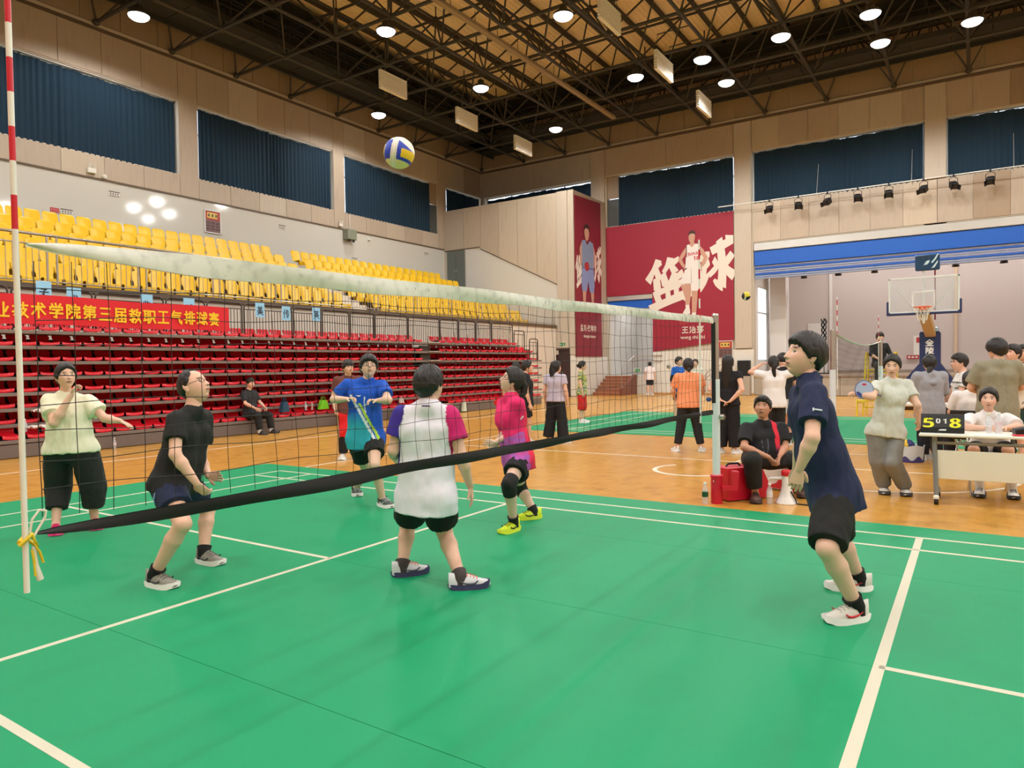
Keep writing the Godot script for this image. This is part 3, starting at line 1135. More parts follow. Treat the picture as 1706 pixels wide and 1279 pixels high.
	g.span(Vector3(-16.6, 0.95, ZE - 4.0), Vector3(-16.15, 5.2, ZE - 0.4))
	part(lob, "flank", g, inn)
	g = Geo.new()
	g.span(Vector3(-13.2, 0.95, ZE - 4.0), Vector3(-13.0, 5.2, ZE - 0.4))
	part(lob, "flank", g, inn)
	g = Geo.new()
	g.span(Vector3(-16.6, 5.1, ZE - 4.2), Vector3(-13.0, 5.3, ZE - 0.4))
	part(lob, "soffit", g, inn)
	var lt := thing("added_lobby_lamp", "added unseen lamp that brightens the lobby behind the steps", "lamp", Vector3(-14.8, 5.05, ZE - 2.2))  # added lamp without a known fitting, brightens the recess
	g = Geo.new()
	g.box(Vector3.ZERO, Vector3(0.9, 0.06, 0.9), 0.01)
	part(lt, "lens", g, mat("lamp_glow"))
	area(Vector3(-14.8, 5.0, ZE - 2.2), Vector2(0.9, 0.9), 2.2)
	shutter(-16.1, -13.6, 4.83, 5.06, 4.38, 4.83, 4.38, 1, "small roller shutter with a blue box over the raised doorway")
	# brown tiled steps
	var st := thing("entrance_steps", "brown tiled steps rising to the grey doorway beside the burgundy banner", "steps", Vector3(-15.3, 0, -33.0))
	var tilem := mat("brown_step_tile", rgb(150, 92, 66), 0.4)
	for k in 6:
		g = Geo.new()
		g.span(Vector3(-0.84, 0.0 if k == 0 else 0.158 * k - 0.01, 1.05 - 0.29 * k), Vector3(0.62, 0.158 * (k + 1), 1.05 - 0.29 * (k + 1) - 0.02), 0.006)
		part(st, "step", g, tilem)
		g = Geo.new()
		g.span(Vector3(-0.84, 0.158 * (k + 1) - 0.02, 1.05 - 0.29 * k), Vector3(0.62, 0.158 * (k + 1) + 0.004, 1.065 - 0.29 * k), 0.004)
		part(st, "nosing", g, mat("step_edge", rgb(186, 136, 104), 0.4))
	var pw := mat("speckled_brown_tile", rgb(140, 88, 72), 0.4)
	pw.albedo_texture = noise_tex(128, 0.12, [rgb(190, 170, 150), rgb(240, 225, 215), rgb(205, 170, 150)], 3)
	pw.uv1_triplanar = true
	g = Geo.new()
	g.plate([Vector2(-0.72, 0.0), Vector2(1.05, 0.0), Vector2(1.05, 0.35), Vector2(0.7, 0.45), Vector2(-0.55, 1.0), Vector2(-0.72, 1.0)], 0.62, 0.78)
	var fl := part(st, "parapet", g, pw, Transform3D(Basis(Vector3.UP, -PI / 2) , Vector3(0, 0, 0)))
	fl.transform = Transform3D(Basis(Vector3(0, 0, 1), Vector3.UP, Vector3(-1, 0, 0)), Vector3(1.4, 0, 0))
	var rs := mat("stainless_rail", rgb(196, 186, 176), 0.28, 0.85)
	for dx in [0.72]:
		for y in [0.0, -0.25]:
			g = Geo.new()
			g.tube([Vector3(dx, 1.35 + y, 1.0), Vector3(dx, 1.95 + y, -0.55), Vector3(dx, 1.95 + y, -0.62), Vector3(2.2, 1.95 + y, -0.62)], 0.025, 8)
			part(st, "hand_rail", g, rs)
		for p in [[1.0, 0.4, 1.35], [-0.55, 1.0, 1.95]]:
			g = Geo.new()
			g.rod(Vector3(dx, p[1], p[0]), Vector3(dx, p[2], p[0]), 0.02, 8)
			part(st, "post", g, rs)
	# second rail right of the banner, half hidden
	var r2 := thing("stair_rail", "grey tubular stair rail standing behind the net post", "railing", Vector3(-10.6, 0, -33.2))
	for y in [0.0, -0.22]:
		g = Geo.new()
		g.tube([Vector3(-0.2, 0.9 + y, 0), Vector3(-0.1, 1.1 + y, 0), Vector3(0.9, 1.62 + y, 0), Vector3(1.2, 1.65 + y, 0)], 0.022, 8)
		part(r2, "hand_rail", g, rs)
	for x in [-0.18, 0.2, 0.9]:
		g = Geo.new()
		g.rod(Vector3(x, 0, 0), Vector3(x, 1.1 + x * 0.5, 0), 0.02, 8)
		part(r2, "post", g, rs)
	posters()

func shutter(x0: float, x1: float, ys: float, yt: float, yb: float, yb1: float, yl: float, slats: int, label: String) -> void:
	# silver box, blue housing and hanging slats
	var t := thing("roller_shutter", label, "shutter", Vector3((x0 + x1) * 0.5, yl, ZE))
	var o := -t.position
	var silver := mat("brushed_aluminium", rgb(214, 212, 206), 0.32, 0.7)
	silver.albedo_texture = noise_tex(128, 0.03, [rgb(225, 222, 215), rgb(255, 255, 255), rgb(235, 232, 226)], 8, 3, Vector2(0.3, 3.0))
	var blue := mat("blue_shutter", rgb(24, 92, 190), 0.42)
	var g := Geo.new()
	g.span(o + Vector3(x0, ys, ZE - 0.3), o + Vector3(x1, yt, ZE + 0.02), 0.01)
	part(t, "silver_header", g, silver)
	g = Geo.new()
	g.span(o + Vector3(x0, yb, ZE - 0.28), o + Vector3(x1, yb1, ZE - 0.06), 0.01)
	part(t, "blue_housing", g, blue)
	for k in slats - 1:
		var h := (yb - yl) / (slats - 1)
		g = Geo.new()
		g.span(o + Vector3(x0, yl + h * k + 0.012, ZE - 0.24), o + Vector3(x1, yl + h * (k + 1), ZE - 0.14 - 0.012 * (k % 2)), 0.02)
		part(t, "slat", g, blue if k % 3 == 2 else mat("slat_metal", rgb(160, 172, 200), 0.34, 0.55))

# ---------------------------------------------------------------- flat print
func stroke(g: Geo, pts: Array, w: float, z: float) -> void:
	# a written stroke as a thin raised band; pts in the x-y plane
	for i in pts.size() - 1:
		var a: Vector2 = pts[i]
		var b: Vector2 = pts[i + 1]
		var d := (b - a).normalized()
		var s := Vector2(-d.y, d.x) * w * 0.5
		var e := d * w * 0.42
		z += 0.0006
		var a0 := a - e
		var b0 := b + e
		g.face([Vector3(a0.x - s.x, a0.y - s.y, z), Vector3(b0.x - s.x, b0.y - s.y, z), Vector3(b0.x + s.x, b0.y + s.y, z), Vector3(a0.x + s.x, a0.y + s.y, z)], Vector3.BACK)

const HAN := {
	"ye": "32 92 32 10;66 92 66 10;8 66 22 36;92 66 76 36;4 6 96 6",
	"ji": "4 70 36 70;20 96 20 8 10 14;2 34 38 48;42 78 98 78;70 96 70 54;46 54 88 54 70 24 40 2;54 40 98 2",
	"shu": "6 72 94 72;50 96 50 0;46 68 6 22;54 68 94 24;70 94 82 82",
	"xue": "20 94 28 80;46 98 52 82;82 96 70 80;8 58 8 74 92 74 92 58;26 56 74 56 50 40;50 40 50 4 34 8;6 32 94 32",
	"yuan": "6 94 6 2;6 92 30 92 20 64 32 44 20 30;66 98 70 88;42 66 42 82 96 82 96 66;52 64 88 64;40 46 98 46;58 46 54 20 36 2;76 46 76 10 96 4 96 20",
	"di": "22 98 8 78;16 88 44 88;62 98 52 80;58 88 96 88;14 72 88 72 88 56 14 56 12 38 92 38 86 16 76 18;50 72 50 0;46 36 8 6",
	"san": "14 88 86 88;20 50 80 50;4 8 96 8",
	"jie": "12 94 90 94 90 72 14 72;14 94 14 46 2 2;26 50 26 0;26 50 90 50 90 0;26 26 90 26;26 2 90 2;58 64 58 2",
	"jiao": "4 84 46 84;24 98 24 62;2 62 52 62;48 92 8 40;14 42 42 42 28 28;28 28 28 2 18 6;2 18 50 26;66 98 54 56;60 76 98 76;86 74 72 28 46 0;62 56 96 0",
	"zhi": "2 92 46 92;10 92 10 22;38 92 38 0;10 70 38 70;10 48 38 48;0 18 46 28;54 90 94 90 94 44 54 44 54 90;64 34 48 4;82 34 98 4",
	"gong": "12 90 88 90;50 90 50 8;4 6 96 6",
	"qi": "28 98 6 60;22 84 92 84;24 66 82 66;10 48 74 48 78 16 94 2 96 22",
	"pai": "4 74 38 74;22 98 22 6 12 12;2 34 40 46;56 96 56 0;40 80 56 80;40 54 56 54;38 26 56 30;74 96 74 0;74 80 96 80;74 54 96 54;74 28 98 28",
	"qiu": "4 90 40 90;6 54 38 54;22 90 22 14;2 8 42 20;44 76 98 76;70 98 70 2 58 8;48 56 58 42;44 10 64 30;94 60 76 44;72 44 98 6;82 96 92 84",
	"sai": "50 99 54 92;8 76 8 88 92 88 92 76;24 76 76 76;26 64 74 64;6 50 94 50;36 84 36 50;62 84 62 50;34 48 8 30;64 48 94 30;30 34 30 10;30 34 72 34 72 10;50 26 48 12 14 0;58 10 88 0",
	"lan": "24 98 10 78;18 88 46 88;64 98 52 80;60 88 94 88;20 72 20 50;36 76 36 44;58 76 46 56;54 66 92 66;68 58 78 48;16 38 84 38 84 4;16 38 16 4;38 38 38 4;62 38 62 4;2 2 98 2",
	"wang": "10 90 90 90;16 50 84 50;50 90 50 8;4 6 96 6",
	"zhi_rule": "10 92 24 80;4 66 18 56;6 4 26 36;60 96 42 58 88 64;78 78 96 54;46 42 90 42 90 2 46 2 46 42",
	"zhi_name": "4 90 56 90;28 90 12 66 50 70;42 80 56 62;6 46 54 46;30 62 30 10;2 6 58 12;68 94 68 0;68 92 94 92 80 62 94 36 82 24",
	"meng": "22 94 76 94 50 80;50 80 50 50 36 54;6 70 94 70;14 40 86 40 86 4;14 40 14 4;38 40 38 4;62 40 62 4;2 2 98 2",
	"ke": "12 86 88 86;50 98 50 70;24 68 76 68 76 44 24 44 24 68;38 44 32 18 8 2;62 44 62 8 92 4 94 22",
	"ba": "14 90 84 90 84 52 14 52;50 90 50 52;14 90 14 8 92 4 94 26",
	"te": "18 92 4 60;12 76 44 76;26 98 26 0;2 32 46 46;50 84 94 84;72 98 72 62;46 62 98 62;48 38 98 38;80 58 80 2 68 8;56 26 66 14",
	"er": "28 98 6 56;22 80 92 80 84 62;50 70 50 4 36 8;28 46 8 18;72 46 94 18",
	"jin": "50 98 4 56;50 98 96 56;28 58 72 58;14 38 86 38;50 58 50 6;28 28 34 12;72 28 66 12;4 2 96 2",
	"ling": "6 94 6 2;6 92 30 92 20 64 32 44 20 30;44 84 94 84;68 98 68 62;38 62 98 62;56 58 44 42;80 58 94 42;58 42 42 18;52 32 86 32 66 10 40 0;52 20 72 8 98 0",
	"ti": "28 98 4 48;18 68 18 0;38 74 98 74;68 98 68 0;64 70 36 24;72 70 98 24;52 18 84 18",
	"mei": "30 98 36 86;72 98 64 86;12 80 88 80;50 80 50 44;20 62 80 62;6 44 94 44;8 28 92 28;50 42 44 20 6 2;54 26 94 2",
	"chuan": "26 98 4 50;16 66 16 0;40 82 92 82;34 60 98 60;66 98 52 38 90 38 70 14;56 20 80 2",
	"ying": "6 84 94 84;32 98 32 72;68 98 68 72;20 38 20 60 80 60 80 38;50 72 50 38;6 38 94 38;48 38 8 2;54 36 94 2",
	"jian": "14 92 14 56;34 98 34 50;58 96 46 72;56 82 94 82;68 72 80 60;14 42 86 42 86 4;14 42 14 4;38 42 38 4;62 42 62 4;2 2 98 2",
	"ming": "18 80 18 40 46 40 46 80 18 80;60 90 92 90 92 10;60 66 92 66;60 90 56 10",
}

func han(g: Geo, key: String, at: Vector2, size: Vector2, w: float, z: float, slant := 0.0) -> void:
	for s in String(HAN[key]).split(";"):
		z += 0.0013
		var q := s.split(" ")
		var pts := []
		for i in range(0, q.size(), 2):
			var x := float(q[i]) / 100.0
			var y := float(q[i + 1]) / 100.0
			pts.append(at + Vector2((x + slant * y) * size.x, y * size.y))
		stroke(g, pts, w, z)

func latin(parent: Node, called: String, text: String, h: float, m: Material, at: Transform3D, bold := true, depth := 0.004) -> MeshInstance3D:
	var tm := TextMesh.new()
	tm.text = text
	var f := SystemFont.new()
	f.font_names = PackedStringArray(["Droid Sans"])
	f.font_weight = 700 if bold else 400
	tm.font = f
	tm.font_size = 64
	tm.pixel_size = h / 46.0
	tm.depth = depth
	return put(parent, called, tm, m, at)

func poly(parent: Node, called: String, pts: Array, z: float, m: Material, thick := 0.003) -> void:
	var g := Geo.new()
	g.plate(pts, z, z + thick)
	part(parent, called, g, m)

func vecs(s: String, sc := 0.01) -> Array:
	var q := s.split(" ")
	var out := []
	for i in range(0, q.size() - 1, 2):
		out.append(Vector2(float(q[i]), float(q[i + 1])) * sc)
	return out

func posters() -> void:
	var burg := mat("burgundy_vinyl", rgb(150, 26, 50), 0.6)
	var cream := mat("banner_cream_print", rgb(226, 214, 200), 0.6)
	var skin := mat("print_skin", rgb(196, 148, 126), 0.6)
	var hairm := mat("print_hair", rgb(58, 40, 36), 0.6)
	var wht := mat("print_white", rgb(226, 218, 212), 0.6)
	var shade := mat("print_grey", rgb(200, 190, 186), 0.6)
	var redp := mat("print_red", rgb(186, 40, 56), 0.6)
	# large banner, L-shaped round the doorway
	var b := thing("basketball_banner", "large burgundy banner with a player in white and brush lettering, beside the stage pier", "banner", Vector3(-12.8, 2.0, ZE + 0.02))
	# x from the banner's own zero (-12.8), y from 2.0
	var o := Vector2(12.8, -2.0)
	var g := Geo.new()
	g.plate([Vector2(-16.12, 5.08) + o, Vector2(-13.6, 5.08) + o, Vector2(-13.6, 2.15) + o, Vector2(-9.54, 2.62) + o, Vector2(-9.54, 8.66) + o, Vector2(-16.12, 8.66) + o], 0.0, 0.03)
	part(b, "sheet", g, burg)
	g = Geo.new()
	brush(g, BRUSH_LAN, Vector2(-1.05, 2.15), Vector2(2.4, 2.6), 0.0302)
	brush(g, BRUSH_QIU, Vector2(1.6, 2.9), Vector2(1.66, 2.5), 0.0302)
	part(b, "brush_lettering", g, cream)
	# the printed player
	var fit := func(q: String) -> Array:
		return vecs(q).map(func(p: Vector2) -> Vector2: return Vector2(1.30 + (p.x - 2.05) * 0.69, 1.65 + (p.y - 0.30) * 0.675))
	poly(b, "print_leg", fit.call("116 288 196 290 186 180 178 130 150 130 148 190"), 0.034 + 0.02, skin)
	poly(b, "print_leg", fit.call("196 250 240 260 236 170 226 70 196 70 196 160"), 0.034 + 0.02, skin)
	poly(b, "print_sock", fit.call("150 140 178 140 180 100 152 106"), 0.036 + 0.02, wht)
	poly(b, "print_sock", fit.call("196 82 226 82 224 60 198 60"), 0.036 + 0.02, wht)
	poly(b, "print_shoe", fit.call("150 116 182 112 184 78 150 62 116 52 108 60 128 78"), 0.037 + 0.02, wht)
	poly(b, "print_shoe", fit.call("194 66 226 66 232 36 190 30 186 44"), 0.037 + 0.02, wht)
	poly(b, "print_shorts", fit.call("152 410 262 412 268 330 240 236 192 240 190 292 180 292 106 304 138 360"), 0.038 + 0.02, wht)
	poly(b, "print_shorts_fold", fit.call("190 400 196 400 200 296 190 292"), 0.041 + 0.02, shade)
	poly(b, "print_arm", fit.call("160 560 128 520 98 470 120 430 150 392 164 404 140 440 128 470 152 500 160 500"), 0.038 + 0.02, skin)
	poly(b, "print_arm", fit.call("254 560 282 528 312 470 296 430 262 398 258 412 284 470 262 500"), 0.038 + 0.02, skin)
	poly(b, "print_vest", fit.call("158 566 178 574 200 552 220 574 246 572 258 540 254 500 262 408 150 406 156 470 158 500"), 0.041 + 0.02, wht)
	poly(b, "print_neck", fit.call("184 580 184 568 200 550 218 568 218 590"), 0.043 + 0.02, skin)
	poly(b, "print_head", fit.call("184 590 178 612 178 636 184 652 200 658 216 654 224 638 222 610 214 586 200 580"), 0.045 + 0.02, skin)
	poly(b, "print_hair", fit.call("176 630 178 656 192 670 212 670 226 656 226 628 220 644 204 650 186 646"), 0.047 + 0.02, hairm)
	for q in ["158 566 163 566 164 500 160 480 158 500", "244 572 249 572 259 535 255 500 252 520"]:
		poly(b, "print_piping", fit.call(q), 0.045 + 0.02, hairm)
	poly(b, "print_ball", fit.call("104 50 116 58 136 60 156 56 168 44 172 26 166 8 150 -4 132 -8 114 -2 102 12 98 32"), 0.034 + 0.02, mat("print_ball_red", rgb(168, 48, 58), 0.6))
	var scr := latin(b, "print_script", "China", 0.17, redp, Transform3D(Basis(Vector3.BACK, 0.12), Vector3(1.24, 4.85, 0.068)))
	scr.rotation.z = 0.1
	latin(b, "print_number", "16", 0.2, redp, Transform3D(Basis(), Vector3(1.48, 4.62, 0.068)))
	g = Geo.new()
	for k in 3:
		han(g, ["wang", "zhi_rule", "zhi_name"][k], Vector2(0.72 + k * 0.38, 0.0), Vector2(0.32, 0.32), 0.045, 0.036)
	part(b, "name_characters", g, cream, Transform3D(Basis(), Vector3(0, 1.02, 0)))
	latin(b, "name_letters", "wang zhi zhi", 0.15, cream, Transform3D(Basis(), Vector3(1.26, 0.80, 0.036)))
	# narrow banner on the side of the corner block; its own x runs along -z
	var n_ := thing("narrow_banner", "tall narrow burgundy banner with a player in pale blue on the corner block", "banner", Vector3(XK + 0.02, 1.95, -31.6), PI / 2)
	var dull := mat("faded_burgundy_vinyl", rgb(132, 34, 50), 0.6)
	g = Geo.new()
	g.plate([Vector2(-1.42, 0), Vector2(1.38, 0), Vector2(1.38, 7.85), Vector2(-1.42, 7.75)], 0.0, 0.03)
	part(n_, "sheet", g, dull)
	g = Geo.new()
	brush(g, BRUSH_LAN, Vector2(-1.38, 3.3), Vector2(0.75, 1.6), 0.0302)
	brush(g, BRUSH_QIU, Vector2(0.62, 3.7), Vector2(0.74, 1.8), 0.0302)
	part(n_, "brush_lettering", g, cream)
	var fit2 := func(q: String) -> Array:
		return vecs(q).map(func(p: Vector2) -> Vector2: return Vector2(p.x, 2.30 + (p.y - 1.92) * 0.9))
	var bl := mat("print_pale_blue", rgb(132, 146, 190), 0.6)
	poly(n_, "print_leg", fit2.call("-75 300 -35 300 -42 240 -44 212 -66 212 -70 250"), 0.034 + 0.02, skin)
	poly(n_, "print_leg", fit2.call("10 300 50 300 44 240 42 206 24 206 20 250"), 0.034 + 0.02, skin)
	poly(n_, "print_shoe", fit2.call("-72 216 -42 216 -36 196 -74 192"), 0.036 + 0.02, hairm)
	poly(n_, "print_shoe", fit2.call("20 210 46 210 56 192 22 188"), 0.036 + 0.02, hairm)
	poly(n_, "print_arm", fit2.call("-78 560 -100 520 -96 450 -40 410 -30 430 -76 470 -70 520"), 0.036 + 0.02, skin)
	poly(n_, "print_arm", fit2.call("44 560 70 510 66 440 10 408 2 430 44 470 40 520"), 0.036 + 0.02, skin)
	poly(n_, "print_vest", fit2.call("-76 566 -44 574 -20 548 6 574 42 566 50 500 46 420 -76 420 -80 500"), 0.038 + 0.02, mat("print_blue_grey", rgb(126, 142, 170), 0.6))
	poly(n_, "print_shorts", fit2.call("-76 424 46 424 56 330 44 288 4 292 -14 350 -30 296 -78 292 -86 340"), 0.038 + 0.02, bl)
	poly(n_, "print_ball", fit2.call("-40 452 -14 456 -2 436 -8 412 -32 404 -50 418 -52 440"), 0.042 + 0.02, mat("print_ball_red"))
	poly(n_, "print_head", fit2.call("-44 586 -50 610 -48 636 -34 652 -12 650 0 632 0 606 -8 582 -28 566"), 0.042 + 0.02, skin)
	poly(n_, "print_hair", fit2.call("-52 622 -48 648 -30 662 -8 660 4 642 2 622 -10 638 -38 638"), 0.044 + 0.02, hairm)
	g = Geo.new()
	var kk := ["meng", "ke", "ba", "te", "er"]
	for k in 5:
		han(g, kk[k], Vector2(-0.98 + k * 0.33 + (0.10 if k > 1 else 0.0), 1.26), Vector2(0.28, 0.30), 0.035, 0.036)
	g.box(Vector3(-0.98 + 0.70, 1.40, 0.036), Vector3(0.06, 0.06, 0.004))
	part(n_, "name_characters", g, cream)
	latin(n_, "name_letters", "Mengke Bateer", 0.13, cream, Transform3D(Basis(), Vector3(0.0, 1.0, 0.036)))

# brush strokes: each a chain of x y width triples in hundredths
const BRUSH_LAN := "24 97 12 14 80 9 2 60 14;16 80 8 22 88 9 30 92 7;20 78 10 26 62 12;50 99 12 44 86 9 36 74 8;46 86 8 58 92 10 68 98 7;52 86 10 60 74 13;20 62 13 22 42 14;34 70 12 40 50 14;60 70 12 52 56 10 40 44 10;56 58 9 76 70 12;60 54 12 70 46 14;18 38 12 26 16 12;26 36 10 50 44 10 92 56 12 84 30 12 78 22 9;44 42 9 46 22 10;62 46 9 64 28 10;8 6 14 44 18 13 100 36 16"
const BRUSH_QIU := "4 66 11 20 72 13 30 74 9;8 50 11 22 54 12 30 58 8;22 74 14 14 40 13 8 18 12;0 10 16 14 22 14 26 34 8;38 80 14 66 88 15 98 96 11;60 98 16 66 70 20 68 40 20 66 14 22;66 14 20 52 18 12 44 24 6;44 62 12 54 50 12;30 34 10 46 44 11 58 54 8;96 70 14 82 58 14 72 50 8;72 52 10 84 40 15 100 30 18;80 100 12 96 98 13"

func brush(g: Geo, s: String, at: Vector2, size: Vector2, z: float) -> void:
	for st in s.split(";"):
		z += 0.0012
		var raw := st.split(" ")
		var q := []
		# smooth the chain of points, with tapered ends
		var rm := raw.size() / 3
		for i in rm - 1:
			for k in (6 if i < rm - 2 else 7):
				var f := k / 6.0
				for c in 3:
					var p0 := float(raw[maxi(i - 1, 0) * 3 + c])
					var p1 := float(raw[i * 3 + c])
					var p2 := float(raw[(i + 1) * 3 + c])
					var p3 := float(raw[mini(i + 2, rm - 1) * 3 + c])
					q.append(cubic_interpolate(p1, p2, p0, p3, f))
		var m := q.size() / 3
		var lt := []
		var rt := []
		for i in m:
			var p := Vector2(float(q[i * 3]), float(q[i * 3 + 1])) / 100.0
			var a := Vector2(float(q[maxi(i - 1, 0) * 3]), float(q[maxi(i - 1, 0) * 3 + 1])) / 100.0
			var b := Vector2(float(q[mini(i + 1, m - 1) * 3]), float(q[mini(i + 1, m - 1) * 3 + 1])) / 100.0
			var d := (b - a).normalized()
			var w := float(q[i * 3 + 2]) / 200.0 * 1.15
			var sd := Vector2(-d.y, d.x) * w
			var e := d * w * 0.5 * (-1.0 if i == 0 else (1.0 if i == m - 1 else 0.0))
			lt.append(at + (p + sd + e) * size)
			rt.append(at + (p - sd + e * 0.2) * size)
		for i in m - 1:
			g.face([Vector3(lt[i].x, lt[i].y, z), Vector3(lt[i + 1].x, lt[i + 1].y, z), Vector3(rt[i + 1].x, rt[i + 1].y, z), Vector3(rt[i].x, rt[i].y, z)], Vector3.BACK)

# ---------------------------------------------------------------- stage
func stage() -> void:
	var back := mat("stage_wall_paint", rgb(196, 182, 176), 0.6)
	var front := mat("stage_front_stone", rgb(168, 156, 140), 0.6)
	var pale := mat("stage_column_paint", rgb(222, 216, 210), 0.5)
	var g := Geo.new()
	g.span(Vector3(-8.65, 0, ZE - 7.6), Vector3(6.05, 0.9, ZE - 0.1))
	struct("floor_stage", g, mat("stage_boards", rgb(150, 122, 96), 0.5), "raised stage floor behind the basketball hoop")
	var f := shell("wall_stage_front", "grey stone front of the stage in separate slabs")
	for i in 12:
		g = Geo.new()
		g.span(Vector3(-8.65 + i * 1.225 + 0.006, 0.02, ZE - 0.12), Vector3(-8.65 + (i + 1) * 1.225 - 0.006, 0.84, ZE - 0.03), 0.006)
		part(f, "slab", g, front)
	g = Geo.new()
	g.span(Vector3(-8.65, 0.84, ZE - 0.3), Vector3(6.05, 0.95, ZE + 0.02), 0.015)
	part(f, "coping", g, mat("stage_coping", rgb(150, 136, 122), 0.5))
	var s := shell("wall_stage", "pinkish grey walls at the back of the stage")
	g = Geo.new()
	g.span(Vector3(-8.78, 0.9, ZE - 7.9), Vector3(6.6, 8.9, ZE - 7.6))
	part(s, "back", g, back)
	g = Geo.new()
	g.span(Vector3(6.05, 0, ZE - 7.6), Vector3(6.6, 8.9, ZE - 0.4))
	part(s, "flank", g, back)
	# left flank with a tall bright window slot
	g = Geo.new()
	for q in [[-1.0, -0.4, 0.0, 8.9], [-7.6, -2.9, 0.0, 8.9], [-2.9, -1.0, 0.0, 1.6], [-2.9, -1.0, 5.2, 8.9]]:
		g.span(Vector3(-8.78, q[2], ZE + q[0]), Vector3(-8.7, q[3], ZE + q[1]))
	part(s, "flank", g, pale)
	g = Geo.new()
	g.span(Vector3(-8.78, 8.6, ZE - 7.9), Vector3(6.6, 8.9, ZE - 0.4))
	part(s, "soffit", g, mat("stage_soffit", rgb(120, 110, 104), 0.8))
	g = Geo.new()
	g.span(Vector3(-8.5, 0.9, ZE - 3.2), Vector3(-7.75, 8.6, ZE - 2.5), 0.02)
	part(s, "column", g, pale)
	for x in [-6.6, -0.9, 4.6]:
		g = Geo.new()
		g.span(Vector3(x, 0.9, ZE - 7.6), Vector3(x + 0.14, 8.6, ZE - 7.5), 0.01)
		part(s, "pilaster_strip", g, pale if x < -2 else mat("beige_strip", rgb(206, 180, 150), 0.5))
	g = Geo.new()
	g.span(Vector3(-8.7, 0.9, ZE - 7.6), Vector3(6.05, 1.05, ZE - 7.56))
	part(s, "skirting", g, mat("stage_coping"))
	# daylight slot
	var w := shell("window_20", "tall bright window slot at the left end of the stage")
	g = Geo.new()
	g.span(Vector3(-8.75, 1.6, ZE - 2.9), Vector3(-8.73, 5.2, ZE - 1.0))
	part(w, "pane", g, mat("window_glass"))
	for y in [1.6, 3.9, 5.14]:
		g = Geo.new()
		g.span(Vector3(-8.77, y, ZE - 2.9), Vector3(-8.71, y + 0.06, ZE - 1.0))
		part(w, "frame_bar", g, mat("aluminium_frame"))
	# door on the stage
	g = Geo.new()
	g.span(Vector3(-7.7, 0.92, ZE - 7.6), Vector3(-6.72, 3.6, ZE - 7.54), 0.01)
	struct("door_9", g, pale, "pale door on the back wall of the stage")
	# added lamps: unseen flat panels under the soffit brighten the stage
	for i in 3:
		var lt := thing("added_stage_lamp", "added unseen lamp under the stage soffit that brightens the stage", "lamp", Vector3(-5.2 + i * 4.0, 8.5, ZE - 4.4), 0.0, "added stage lamps")
		g = Geo.new()
		g.box(Vector3.ZERO, Vector3(1.0, 0.08, 1.0), 0.01)
		part(lt, "lens", g, mat("lamp_glow"))
		area(Vector3(-5.2 + i * 4.0, 8.44, ZE - 4.4), Vector2(1.0, 1.0), STAGE_E)
	shutter(-8.62, 6.02, 6.70, 7.04, 6.02, 6.70, 5.38, 8, "wide roller shutter with a blue box rolled up over the stage")
	# downlights that hang below the shutter line
	var can := Geo.new()
	can.lathe([Vector2(0.02, 0.34), Vector2(0.07, 0.32), Vector2(0.10, 0.26), Vector2(0.14, 0.06), Vector2(0.15, 0.0), Vector2(0.12, 0.02), Vector2(0.03, 0.08)], 14)
	can.rod(Vector3(0, 0.3, 0), Vector3(0, 1.2, 0), 0.015)
	var cm := can.done()
	var sx := ["first from the doorway pier", "second from the doorway pier", "just left of the backboard", "right of the backboard", "next to the picture edge"]
	var xs := [-7.05, -5.5, -3.95, -0.75, 1.0]
	for i in 5:
		var t := thing("stage_spot", "black round stage spotlight below the blue shutter, " + sx[i], "spotlight", Vector3(xs[i], 5.62, ZE - 3.2), 0.0, "round stage spotlights")
		put(t, "housing", cm, mat("black_metal", rgb(34, 30, 30), 0.5, 0.2))
	# bar with theatre lanterns before the stage wall
	var bar := thing("lantern_bar", "thin white pipe along the stage wall carrying the black lanterns", "pipe", Vector3(-4.4, 8.82, ZE + 0.55))
	g = Geo.new()
	g.rod(Vector3(-5.7, 0, 0), Vector3(6.2, 0, 0), 0.025, 8)
	part(bar, "pipe", g, mat("white_metal", rgb(225, 225, 220), 0.4, 0.2))
	for x in [-5.0, -1.4, 2.2, 5.6]:
		g = Geo.new()
		g.rod(Vector3(x, 0, 0), Vector3(x, 0, -0.58), 0.015)
		g.rod(Vector3(x, 0, 0), Vector3(x, 1.4, -0.5), 0.006)
		part(bar, "wall_bracket", g, mat("white_metal"))
	var lx := [-7.78, -6.55, -5.36, -4.18, -3.02, -1.77, -0.75, 0.46]
	var ord := ["first", "second", "third", "fourth", "fifth", "sixth", "seventh", "eighth"]
	for i in 8:
		var t := thing("theatre_lantern", "black theatre lantern with barn doors, %s from the burgundy banner on the stage pipe" % ord[i], "spotlight", Vector3(lx[i], 8.42, ZE + 0.55), 0.35 * sin(i * 2.3), "theatre lanterns on the stage pipe")
		var bm := mat("black_metal", rgb(34, 30, 30), 0.5, 0.2)
		var tilt := Basis(Vector3.RIGHT, 0.5)
		g = Geo.new()
		g.box(Vector3.ZERO, Vector3(0.26, 0.26, 0.3), 0.03, tilt)
		g.rod(tilt * Vector3(0, 0, 0.15), tilt * Vector3(0, 0, 0.24), 0.1, 10)
		part(t, "housing", g, bm)
		g = Geo.new()
		g.tube([Vector3(-0.15, 0, 0), Vector3(-0.15, 0.26, 0), Vector3(0, 0.34, 0), Vector3(0.15, 0.26, 0), Vector3(0.15, 0, 0)], 0.014, 5)
		g.box(Vector3(0, 0.37, 0), Vector3(0.07, 0.1, 0.07), 0.01)
		part(t, "yoke", g, bm)
		for e in [-1.0, 1.0]:
			g = Geo.new()
			g.box(tilt * Vector3(0.13 * e, -0.02, 0.24), Vector3(0.01, 0.2, 0.16), 0.0, tilt * Basis(Vector3.UP, 0.5 * e))
			part(t, "barn_door", g, bm)
